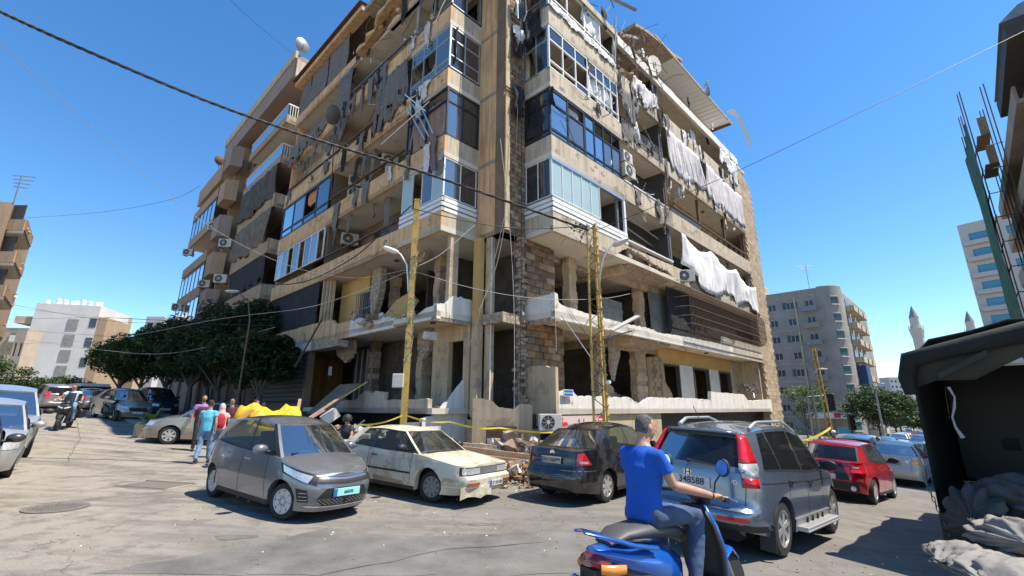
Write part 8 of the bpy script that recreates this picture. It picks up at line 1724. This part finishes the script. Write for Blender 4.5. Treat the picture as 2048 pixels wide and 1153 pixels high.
def person(label, J, f, cols, vox=.022, hair='hair', group=None, extra=None, fingers=False, headf=None, hijab=None, beard=False, sleeve=.45, bald=False):
    """J: joint world positions; f: facing; cols: shirt, trousers, skin, shoes"""
    f = Vector(f).normalized(); hf = Vector(headf or f).normalized(); rt = f.cross(UP).normalized()
    base = Vector((J['hip'].x, J['hip'].y, min(J['anL'].z, J['anR'].z)-.08)); T = thing('person', label, 'person', base, group=group)
    sh, tr, sk, shoe = cols; sk = K[sk]
    hip, chest, neck, head = J['hip'], J['chest'], J['neck'], J['head']; mb = MB()
    hr = hf.cross(UP).normalized()
    # body under the clothes, one surface
    ell(mb, [hip-UP*.08, hip+UP*.05, hip.lerp(chest, .5), chest, chest.lerp(neck, .6), neck], [(.14, .10), (.155, .11), (.135, .10), (.165, .115), (.12, .085), (.058, .058)], rt)
    ell(mb, [neck-UP*.02, neck.lerp(head, .45), head-UP*.06], [(.062, .062), (.056, .06), (.055, .06)], hr)
    H = head; up_ = (head-neck).normalized()*.4+UP*.6; up_.normalize()
    ell(mb, [H-up_*.115+hf*.035, H-up_*.10+hf*.03, H-up_*.055+hf*.018, H, H+up_*.05-hf*.008, H+up_*.09-hf*.012, H+up_*.115-hf*.015], [(.018, .02), (.042, .05), (.064, .083), (.073, .095), (.073, .093), (.055, .072), (.02, .03)], hr, 16)
    ell(mb, [H+hf*.09+up_*.02, H+hf*.115-up_*.018, H+hf*.085-up_*.03], [.010, .016, .012], hr, 8)
    ell(mb, [H+hf*.085-up_*.055-hr*.022, H+hf*.094-up_*.056, H+hf*.085-up_*.055+hr*.022], [.007, .011, .007], up_, 8)
    ell(mb, [H+hf*.08+up_*.03-hr*.05, H+hf*.092+up_*.034, H+hf*.08+up_*.03+hr*.05], [.008, .011, .008], up_, 8)
    for s_ in (-1, 1): ell(mb, [H+hr*s_*.073-up_*.03, H+hr*s_*.082, H+hr*s_*.076+up_*.028-hf*.008], [(.008, .012), (.009, .02), (.006, .012)], hr, 8)
    for s_, A in ((1, 'R'), (-1, 'L')):
        S, E, W, Hd = J['sh'+A], J['el'+A], J['wr'+A], J['ha'+A]
        ell(mb, [S, S.lerp(E, .3), S.lerp(E, .7), E], [.052, .050, .043, .040], f, 12); ell(mb, [E, E.lerp(W, .25), E.lerp(W, .7), W], [.040, .044, .034, (.030, .024)], f, 12)
        d = (Hd-W).normalized(); pn = J.get('palm'+A, rt*s_)
        ell(mb, [W, W+d*.04, W+d*.085, W+d*.10], [(.025, .020), (.036, .018), (.038, .016), (.030, .014)], f if not fingers else J.get('span'+A, f), 12)
        K1, hp, an = J['hpj'+A] if 'hpj'+A in J else hip+rt*s_*.09, None, J['an'+A]; kn = J['kn'+A]
        ell(mb, [K1-UP*.0, K1.lerp(kn, .35), K1.lerp(kn, .8), kn], [.085, .078, .06, .055], f); ell(mb, [kn, kn.lerp(an, .3), kn.lerp(an, .75), an], [.054, .055, .038, .036], f)
        span = J.get('span'+A, f) if fingers else f; fd = J.get('fdir'+A, d); cu = J.get('curl'+A, -pn)
        for i, (o_, ln) in enumerate(((-.030, .068), (-.010, .078), (.010, .072), (.028, .056))):
            p = W+d*.095+span.normalized()*o_; q1 = p+(fd*.6+cu*.3).normalized()*ln*.45; q2 = q1+(fd*.1+cu).normalized()*ln*.33; q3 = q2+(cu*.6-fd*.8).normalized()*ln*.28
            ell(mb, [p-d*.01, q1, q2, q3], [.0095, .009, .0085, .007], span, 7)
        p = W+d*.035-span.normalized()*.03; ell(mb, [p, p+d*.03-span.normalized()*.02+cu*.01, p+d*.055-span.normalized()*.012+cu*.028], [.013, .011, .009], f, 7)
    organic('body', mb, sk, T, vox if not fingers else .0085, 2, .5)
    # shirt
    mb = MB(); slv = sleeve
    ell(mb, [hip-UP*.07, hip+UP*.03, hip.lerp(chest, .45), chest-UP*.0, chest.lerp(neck, .55), chest.lerp(neck, .86)], [(.178, .132), (.178, .135), (.168, .13), (.195, .138), (.155, .105), (.078, .075)], rt, 18)
    for s_, A in ((1, 'R'), (-1, 'L')):
        S, E = J['sh'+A], J['el'+A]; ell(mb, [S-rt*s_*.07-UP*.01, S-UP*.015, S.lerp(E, .3), S.lerp(E, slv), S.lerp(E, slv+.04)], [.066, .062, .063, .068, .064], f, 14)
        if slv > .8: W = J['wr'+A]; ell(mb, [E, E.lerp(W, .5), E.lerp(W, .9)], [.058, .052, .042], f, 12)
    folds(organic('shirt', mb, K[sh], T, vox*.8, 5, .6), .02)
    mb = MB()
    for s_, A in ((1, 'R'), (-1, 'L')):
        K1 = J['hpj'+A] if 'hpj'+A in J else hip+rt*s_*.09; kn, an = J['kn'+A], J['an'+A]
        ell(mb, [hip+rt*s_*.05+UP*.03, K1-UP*.02, K1.lerp(kn, .3), K1.lerp(kn, .75), kn, kn.lerp(an, .12)], [.12, .105, .098, .078, .074, .070], f, 14); ell(mb, [kn, kn.lerp(an, .3), kn.lerp(an, .75), an+(an-kn).normalized()*.0], [.073, .071, .062, .058], f, 14)
    ell(mb, [hip-UP*.10, hip+UP*.04], [(.165, .12), (.16, .12)], rt, 14)
    folds(organic('trousers', mb, K[tr], T, vox*.8, 5, .6), .022)
    for s_, A in ((1, 'R'), (-1, 'L')):
        an = J['an'+A]; tf_ = J.get('toe'+A, f); mb = MB(); ell(mb, [an-tf_*.05-UP*.045, an+tf_*.02-UP*.04, an+tf_*.11-UP*.055, an+tf_*.19-UP*.062], [(.038, .04), (.045, .048), (.045, .032), (.03, .02)], tf_.cross(UP), 10); mb_ = mb; organic('shoe', mb_, K[shoe], T, .014, 2)
    if hijab:
        mb = MB(); ell(mb, [neck-UP*.08, neck, H-up_*.06-hf*.01, H-hf*.02, H+up_*.07-hf*.025, H+up_*.135-hf*.02], [(.15, .12), (.10, .10), (.088, .10), (.092, .105), (.082, .098), (.03, .04)], hr, 16); organic('headscarf', mb, K[hijab], T, .016, 3)
    elif not bald:
        mb = MB(); ell(mb, [H-up_*.045-hf*.045, H-hf*.03, H+up_*.05-hf*.018, H+up_*.098-hf*.016, H+up_*.125-hf*.018], [(.060, .055), (.0755, .070), (.0765, .085), (.060, .074), (.022, .03)], hr, 18)
        organic('hair', mb, K[hair], T, .009, 2, .5)
    if beard:
        mb = MB(); ell(mb, [H-up_*.02+hf*.04+hr*.06, H-up_*.09+hf*.065, H-up_*.02+hf*.04-hr*.06], [(.02, .03), (.03, .035), (.02, .03)], up_, 10); organic('beard', mb, K['hair'], T, .01, 2)
    if extra: extra(T, J, f, rt, H, hf, hr, up_)
    return T
for n_, c_ in (('sh_blue', (.004, .085, .42)), ('sh_cyan', (.10, .42, .52)), ('sh_maroon', (.10, .018, .03)), ('sh_purple', (.30, .16, .38)), ('sh_pink', (.62, .36, .38)), ('sh_white', (.55, .60, .68)), ('sh_lblue', (.25, .32, .48)), ('sh_dark', (.03, .03, .035)), ('scarf_pink', (.66, .45, .44)), ('red_cloth', (.45, .03, .04))): K[n_] = mat(n_, c_, .9, var=.12, sc_=6, bump=.25, bsc=14)
K['jeans'] = mat('blue_jeans', (.055, .09, .16), .9, var=.3, sc_=7, bump=.3, bsc=20); K['jeansl'] = mat('light_jeans', (.16, .27, .42), .9, var=.25, sc_=7, bump=.3, bsc=20); K['shoe'] = mat('dark_shoe', (.03, .028, .028), .7); K['shoeb'] = mat('brown_shoe', (.13, .08, .05), .7)
# ---- scooter
def scooter(name, label, body, p, hd, lean=0, pl=None, screen=False, scale=1):
    t = thing(name, label, 'scooter', p); B_ = lambda nm, mb, m, par=t, **k: build(nm, mb, m, par, world=False, **k)
    def wheel(x, r_, nm='wheel'):
        mb = MB(); ax = Matrix.Rotation(R_(90), 3, 'X'); mb.lathe((x, 0, r_), [(r_*.66, -.05), (r_*.93, -.045), (r_, 0), (r_*.93, .045), (r_*.66, .05)], 28, ax=ax); w_ = B_(nm, mb, K['rubber'], smooth=50); mb = MB(); mb.lathe((x, 0, r_), [(r_*.68, -.03), (r_*.62, -.035), (r_*.62, .035), (r_*.68, .03)], 28, ax=ax); mb.lathe((x, 0, r_), [(.04, -.06), (.04, .06)], 10, ax=ax)
        for k in range(5): a = k*1.2566; mb.tube([(x+.03*math.cos(a), 0, r_+.03*math.sin(a)), (x+r_*.64*math.cos(a), 0, r_+r_*.64*math.sin(a))], .014, 5)
        B_('rim', mb, K['trim'], w_)
    wheel(0, .24); wheel(1.22, .24)
    mb = MB()  # engine, rear case
    ell(mb, [(-.12, 0, .30), (.1, 0, .32), (.42, 0, .34)], [(.12, .08), (.14, .10), (.10, .08)], (0, 1, 0)); ell(mb, [(-.2, -.13, .33), (.1, -.14, .30), (.35, -.12, .27)], [.045, .05, .02], (0, 1, 0)); B_('engine', mb, K['under'], smooth=60)
    mb = MB(); ell(mb, [(-.36, 0, .72), (-.25, 0, .69), (0, 0, .62), (.25, 0, .55), (.42, 0, .46), (.5, 0, .36)], [(.05, .03), (.12, .06), (.165, .11), (.17, .16), (.14, .17), (.09, .08)], (0, 1, 0), 20); B_('tail_cowl', mb, K[body], smooth=60)
    mb = MB(); ell(mb, [(-.20, 0, .60), (.05, 0, .50), (.35, 0, .40)], [(.10, .07), (.17, .10), (.16, .10)], (0, 1, 0), 16); B_('lower_cowl', mb, K['trim'], smooth=60)
    mb = MB(); ell(mb, [(-.24, 0, .755), (-.1, 0, .795), (.15, 0, .80), (.38, 0, .775), (.58, 0, .72), (.64, 0, .66)], [(.08, .02), (.125, .045), (.145, .06), (.14, .065), (.10, .05), (.05, .03)], (0, 1, 0), 20); B_('seat', mb, K['seatleather'] if 'seatleather' in K else K.setdefault('seatleather', mat('grey_vinyl', (.06, .06, .062), .55, var=.1)), smooth=60)
    mb = MB()
    for s_ in (-1, 1): mb.grid([[Vector((x, s_*(y+w_), z)) for x, y, z in ((.12, .15, .71), (-.08, .165, .745), (-.28, .13, .80), (-.46, .06, .845))] for w_ in (0, -.035)]) ; ell(mb, [(.14, s_*.16, .70), (-.1, s_*.165, .75), (-.34, s_*.11, .82), (-.46, s_*.04, .85)], [(.02, .018), (.024, .016), (.024, .014), (.015, .01)], (0, 1, 0), 8)
    mb.grid([[Vector((-.34, .11*q_, .835)), Vector((-.40, .08*q_, .845)), Vector((-.48, .05*q_, .86))] for q_ in (-1, 0, 1)]); sp_ = B_('rear_spoiler', mb, K[body], smooth=60)
    mb = MB(); ell(mb, [(-.40, 0, .67), (-.36, 0, .66), (-.28, 0, .65)], [(.07, .04), (.10, .055), (.11, .05)], (0, 1, 0), 18); B_('tail_light', mb, K.setdefault('redlamp2', mat('dark_red_lens', (.22, .01, .01), .2, coat=.6)), smooth=60)
    for s_ in (-1, 1): mb = MB(); ell(mb, [(-.37, s_*.10, .63), (-.30, s_*.15, .625), (-.2, s_*.165, .62)], [(.02, .03), (.025, .035), (.01, .03)], (0, 1, 0), 10); B_('indicator', mb, K['amber'], smooth=60)
    mb = MB(); mb.cbox((-.42, 0, .47), .02, .24, .18, M=Matrix.Rotation(R_(-14), 3, 'Y')); pp = B_('number_plate', mb, K['plate'], bevel=.005); mb = MB(); mb.cbox((-.415, 0, .53), .024, .235, .055, M=Matrix.Rotation(R_(-14), 3, 'Y')); B_('blue_band', mb, K['plateb'], pp)
    if pl: c = bpy.data.curves.new('lettering', 'FONT'); c.body = pl; c.size = .075; c.extrude = .001; c.align_x = 'CENTER'; c.align_y = 'CENTER'; c.offset = .001; o = bpy.data.objects.new('plate_number', c); COL.objects.link(o); c.materials.append(K['ink']); o.parent = pp; o.matrix_local = basis((-.431, 0, .445), (0, -1, 0), (-1, 0, .25))
    mb = MB(); mb.cbox((-.36, 0, .52), .08, .14, .2); mb.grid([[Vector((-.28-.14*q_, y, .62-.3*q_)) for y in (-.09, .09)] for q_ in (0, 1)]); B_('plate_bracket', mb, K['trim'])
    mb = MB(); ell(mb, [(.45, 0, .28), (.7, 0, .25), (.95, 0, .30)], [(.12, .04), (.15, .035), (.14, .05)], (0, 1, 0), 14); B_('footboard', mb, K['trim'], smooth=60)
    for nm, col, off in (('leg_shield', K[body], 0), ('inner_shield', K['trim'], -.035)):
        mb = MB(); mb.grid([[Vector((x+off+(-.06*q_*q_), q_*w_, z)) for q_ in (-1, -.6, 0, .6, 1)] for x, z, w_ in ((1.02, .26, .12), (1.04, .40, .19), (1.01, .58, .20), (.96, .76, .17), (.92, .90, .11))]); o = B_(nm, mb, col, smooth=80); o.modifiers.new('s', 'SOLIDIFY').thickness = .03
    mb = MB(); ell(mb, [(1.10, 0, .44), (1.24, 0, .52), (1.38, 0, .42)], [(.08, .02), (.085, .02), (.05, .015)], (0, 1, 0), 12); B_('front_mudguard', mb, K[body], smooth=60)
    mb = MB(); mb.tube([(.95, 0, .80), (1.08, 0, .50)], .03, 8)
    for s_ in (-1, 1): mb.tube([(1.09, s_*.08, .50), (1.22, s_*.08, .24)], .022, 8)
    B_('fork', mb, K['steel'], smooth=60)
    mb = MB(); ell(mb, [(.98, 0, .90), (.93, 0, .97), (.86, 0, .98)], [(.08, .06), (.11, .05), (.08, .04)], (0, 1, 0), 14); B_('handlebar_cowl', mb, K['trim'], smooth=60)
    for s_ in (-1, 1):
        mb = MB(); mb.tube([(.88, s_*.06, .98), (.84, s_*.22, .985), (.80, s_*.34, .98)], [.016, .016, .022], 8); h_ = B_('handlebar', mb, K['trim'], smooth=60); mb = MB(); mb.tube([(.86, s_*.19, .99), (.93, s_*.27, .98), (.89, s_*.36, .97)], .007, 5); B_('brake_lever', mb, K['alu'], h_)
        mb = MB(); mb.tube([(.87, s_*.18, .99), (.87, s_*.20, 1.09), (.88, s_*.25, 1.16)], .007, 6); st = B_('mirror_stem', mb, K['trim']); mb = MB(); ax = Vector((-1, .0, .12)).to_track_quat('Z', 'Y').to_matrix(); mb.lathe((.88, s_*.27, 1.21), [(.05, .0), (.068, .005), (.072, -.018), (.04, -.03)], 16, ax=ax@Matrix.Diagonal((.8, 1, 1))); B_('mirror', mb, K['trim'], st, smooth=50); mb = MB(); mb.lathe((.88, s_*.27, 1.21), [(.06, .004), (.06, .008), (.001, .008)], 16, ax=ax@Matrix.Diagonal((.8, 1, 1))); B_('mirror_glass', mb, K['chrome'], st)
    if screen:
        mb = MB(); mb.grid([[Vector((1.06-.10*j-.05*q_*q_, q_*(.17-.02*j), .88+.13*j)) for q_ in (-1, -.5, 0, .5, 1)] for j in range(4)]); o = B_('windscreen', mb, K['carglassd'], smooth=80); mb = MB(); ell(mb, [(1.05, 0, .60), (1.12, 0, .72), (1.06, 0, .86)], [(.16, .12), (.20, .12), (.15, .10)], (0, 1, 0), 14); B_('front_fairing', mb, K['trim'], smooth=60)
        for s_ in (-1, 1): mb = MB(); ell(mb, [(1.22, s_*.02, .74), (1.19, s_*.12, .78), (1.14, s_*.17, .80)], [.03, .03, .015], (0, 0, 1), 8); B_('headlight', mb, K['clearlamp'], smooth=60)
        for s_ in (-1, 1): mb = MB(); mb.cbox((-.1, s_*.24, .5), .4, .14, .28); B_('pannier', mb, K['trim'], bevel=.04)
    place(t, p[0], p[1], hd, p[2]); t.scale = (scale,)*3
    return t
def SF(hd): return az(hd)
# foreground scooter and rider
K['scblue'] = paint('scooter_blue', (.008, .10, .42), .2, .2, 0)
hd = 55; f = az(hd); rt = az(hd+90); PX = Vector((.95, 4.15, -.13)); 
scooter('blue_scooter', 'blue and black scooter with a blue rear spoiler ridden past the camera', 'scblue', PX, R_(hd), pl='M486432', scale=1.14)
hip = PX+f*.27+UP*1.01; chest = hip+UP*.36+f*.01; neck = hip+UP*.565+f*.035; head = hip+UP*.685+f*.085
J = dict(hip=hip, chest=chest, neck=neck, head=head, shR=hip+UP*.475+rt*.185+f*.0, shL=hip+UP*.475-rt*.185+f*.0)
J['elR'] = J['shR']+rt*.06-UP*.255+f*.10; J['wrR'] = PX+f*.75+rt*.38+UP*1.13; J['haR'] = PX+f*.85+rt*.36+UP*1.125; J['elL'] = J['shL']-rt*.05-UP*.24+f*.12; J['wrL'] = PX+f*.75-rt*.38+UP*1.13; J['haL'] = PX+f*.85-rt*.36+UP*1.125
for A, s_ in (('R', 1), ('L', -1)): J['span'+A] = rt*s_; J['palm'+A] = UP; J['curl'+A] = -UP; J['fdir'+A] = f
J['hpjR'] = hip+rt*.10-UP*.02; J['hpjL'] = hip-rt*.10-UP*.02; J['knR'] = hip+f*.45+rt*.20-UP*.06; J['knL'] = hip+f*.45-rt*.18-UP*.08; J['anR'] = PX+f*.55+rt*.24+UP*.37; J['anL'] = PX+f*.62-rt*.14+UP*.38; J['toeR'] = (f-UP*.2).normalized(); J['toeL'] = f
hz_ = (f*.95+rt*.25).normalized()
def bracelet(T, J, f, rt, H, hf, hr, up_):
    d = (J['wrR']-J['elR']).normalized(); mb = MB(); ax = d.to_track_quat('Z', 'Y').to_matrix(); c = J['wrR']-d*.03; mb.tube([c+ax@Vector((.034*math.cos(a*.5236), .03*math.sin(a*.5236), 0)) for a in range(13)], .004, 5); build('bracelet', mb, K['trim'], T)
person('man in a bright blue t-shirt and jeans riding the blue scooter', J, f, ('sh_blue', 'jeans', 'skin', 'shoe'), vox=.016, hair='hairg', fingers=True, headf=hz_, extra=bracelet, sleeve=.56, beard=False)
def stand(label, px, py, Y, fdeg, cols, h=1.72, stride=.0, arm=.1, armb=None, **kw):
    p = atY(px, py, Y); p.z = G(p.x)+(kw.pop('dz', 0)); k = h/1.72; f = az(fdeg); rt = az(fdeg+90); hip = p+UP*.93*k
    J = dict(hip=hip, chest=hip+UP*.33*k+f*.01, neck=hip+UP*.55*k+f*.015, head=hip+UP*.685*k+f*.035, shR=hip+UP*.465*k+rt*.18*k, shL=hip+UP*.465*k-rt*.18*k)
    for A, s_ in (('R', 1), ('L', -1)):
        J['el'+A] = J['sh'+A]+rt*s_*.07-UP*.28*k+f*arm*s_*-1; J['wr'+A] = J['el'+A]-UP*.235*k+f*(.06+arm*s_*-1)+rt*s_*.01; J['ha'+A] = J['wr'+A]-UP*.1+f*.02
        J['kn'+A] = hip+rt*s_*.095-UP*.43*k+f*(.05+stride*s_*.6); J['an'+A] = p+rt*s_*.10+UP*.09+f*stride*s_*1.3
        if stride and s_ < 0: J['an'+A] += UP*.04
    if armb: J.update({a: hip+UP*v[0]+rt*v[1]+f*v[2] for a, v in armb.items()})
    return person(label, J, f, cols, vox=kw.pop('vox', .026), **kw)
stand('man in a turquoise polo shirt and light jeans walking away up the street', 402, 925, 13.6, -12, ('sh_cyan', 'jeansl', 'skin2', 'shoe'), 1.74, .13, .08)
def backpack(T, J, f, rt, H, hf, hr, up_):
    mb = MB(); c = J['hip']+UP*.22-f*.17; ell(mb, [c-UP*.20, c-UP*.1, c+UP*.12, c+UP*.22], [(.12, .06), (.15, .09), (.14, .085), (.08, .05)], rt, 12); organic('backpack', mb, K['red_cloth'], T, .02, 3)
stand('woman in a pale pink headscarf with a red backpack', 432, 897, 15.0, -30, ('sh_pink', 'jeansl', 'skin2', 'shoeb'), 1.62, .05, .04, hijab='scarf_pink', extra=backpack)
stand('bearded man in a maroon vest over purple sleeves', 392, 897, 16.2, 140, ('sh_purple', 'sh_dark', 'skin2', 'shoe'), 1.85, .0, .02, beard=True, extra=lambda T, J, f, rt, H, hf, hr, up_: (lambda mb: (ell(mb, [J['hip']-UP*.05, J['hip'].lerp(J['chest'], .5), J['chest'], J['chest'].lerp(J['neck'], .5)], [(.19, .145), (.18, .14), (.2, .15), (.15, .115)], rt, 16), organic('vest', mb, K['sh_maroon'], T, .022, 3)))(MB()))
def shades(T, J, f, rt, H, hf, hr, up_):
    mb = MB(); mb.box(H+hf*.092+up_*.012-hr*.065, hr*.13, hf*.012, up_*.03); build('sunglasses', mb, K['trim'], T)
stand('man in sunglasses and a long maroon top standing in the shade', 452, 890, 16.8, 165, ('sh_maroon', 'sh_dark', 'skin2', 'shoe'), 1.80, 0, .02, extra=shades, sleeve=.9)
stand('man in a maroon vest with light blue sleeves turned to the entrance', 502, 862, 17.2, 60, ('sh_lblue', 'sh_dark', 'skin2', 'shoe'), 1.78, 0, .03, extra=lambda T, J, f, rt, H, hf, hr, up_: (lambda mb: (ell(mb, [J['hip']-UP*.05, J['hip'].lerp(J['chest'], .5), J['chest'], J['chest'].lerp(J['neck'], .5)], [(.19, .145), (.18, .14), (.2, .15), (.15, .115)], rt, 16), organic('vest', mb, K['sh_maroon'], T, .022, 3)))(MB()))
stand('man bending among the debris beside the entrance wall', 517, 862, 18.0, 80, ('sh_dark', 'sh_dark', 'skin2', 'shoe'), 1.74, 0, .05)
# person with a helmet in the debris by the cream car
def helmet(T, J, f, rt, H, hf, hr, up_): mb = MB(); ell(mb, [H-up_*.06, H, H+up_*.08, H+up_*.13], [(.11, .12), (.13, .14), (.11, .12), (.04, .05)], hr, 14); organic('helmet', mb, K['trim'], T, .014, 3)
stand('helmeted person behind the grey hatchback in front of the debris', 688, 930, 12.6, 200, ('sh_dark', 'jeans', 'skin2', 'shoe'), 1.5, 0, .1, extra=helmet, bald=True)
# motorcyclist coming down the left street
p = atY(128, 850, 18.8); p.z = G(p.x); hdm = 150; f = az(hdm); rt = az(hdm+90)
scooter('black_touring_scooter', 'black touring scooter with panniers and a tall screen coming down the street', 'trim', p-f*.6, R_(hdm), screen=True, scale=1.12, pl=None)
B0 = p-f*.6; hip = B0+f*.30+UP*.98; J = dict(hip=hip, chest=hip+UP*.33+f*.04, neck=hip+UP*.54+f*.09, head=hip+UP*.67+f*.13, shR=hip+UP*.46+rt*.19+f*.05, shL=hip+UP*.46-rt*.19+f*.05)
for A, s_ in (('R', 1), ('L', -1)): J['el'+A] = J['sh'+A]+rt*s_*.16-UP*.22+f*.14; J['wr'+A] = B0+f*.80+rt*s_*.40+UP*1.10; J['ha'+A] = J['wr'+A]+f*.1; J['hpj'+A] = hip+rt*s_*.1; J['kn'+A] = hip+f*.42+rt*s_*.2-UP*.10; J['an'+A] = B0+f*.6+rt*s_*.2+UP*.36
person('bareheaded man in a white t-shirt riding the black touring scooter', J, f, ('sh_white', 'jeansl', 'skin2', 'shoe'), vox=.026, bald=False)
# parked motorbike in the shade, far riders on the right
p = atY(350, 850, 19.5); p.z = G(p.x); scooter('parked_scooter', 'black scooter parked in the tree shade behind the planter', 'trim', p, R_(110)); p = atY(212, 822, 24); p.z = G(p.x); scooter('parked_scooter', 'black scooter parked among the shaded saloons', 'trim', p, R_(120))
p = atY(1682, 878, 30); p.z = G(p.x); K['scred'] = paint('scooter_red', (.3, .01, .03), .2, .2, 0); scooter('red_scooter', 'red scooter by the blue kiosk', 'scred', p, R_(-60)); f = az(-60); rt = az(30); hip = p+f*.27+UP*.95
J = dict(hip=hip, chest=hip+UP*.33, neck=hip+UP*.54+f*.03, head=hip+UP*.67+f*.06, shR=hip+UP*.46+rt*.19, shL=hip+UP*.46-rt*.19)
for A, s_ in (('R', 1), ('L', -1)): J['el'+A] = J['sh'+A]+rt*s_*.08-UP*.22+f*.16; J['wr'+A] = p+f*.72+rt*s_*.34+UP*1.0; J['ha'+A] = J['wr'+A]+f*.1; J['hpj'+A] = hip+rt*s_*.1; J['kn'+A] = hip+f*.42+rt*s_*.16-UP*.08; J['an'+A] = p+f*.55+rt*s_*.16+UP*.36
def whelm(T, J, f, rt, H, hf, hr, up_): mb = MB(); ell(mb, [H-up_*.06, H, H+up_*.08, H+up_*.13], [(.11, .12), (.13, .14), (.11, .12), (.04, .05)], hr, 14); organic('helmet', mb, K['whitemetal'], T, .02, 3)
person('rider in a dark red top and white helmet by the blue kiosk', J, f, ('sh_maroon', 'jeans', 'skin2', 'shoe'), vox=.03, extra=whelm, bald=True)
# lettering becomes mesh, so each piece stands on its own
for o in [o for o in COL.objects if o.type == 'FONT']:
    me = bpy.data.meshes.new_from_object(o); n = bpy.data.objects.new(o.name+'_', me); COL.objects.link(n); nm = o.name; n.parent = o.parent; n.matrix_parent_inverse = o.matrix_parent_inverse.copy(); n.matrix_basis = o.matrix_basis.copy(); bpy.data.objects.remove(o); n.name = nm
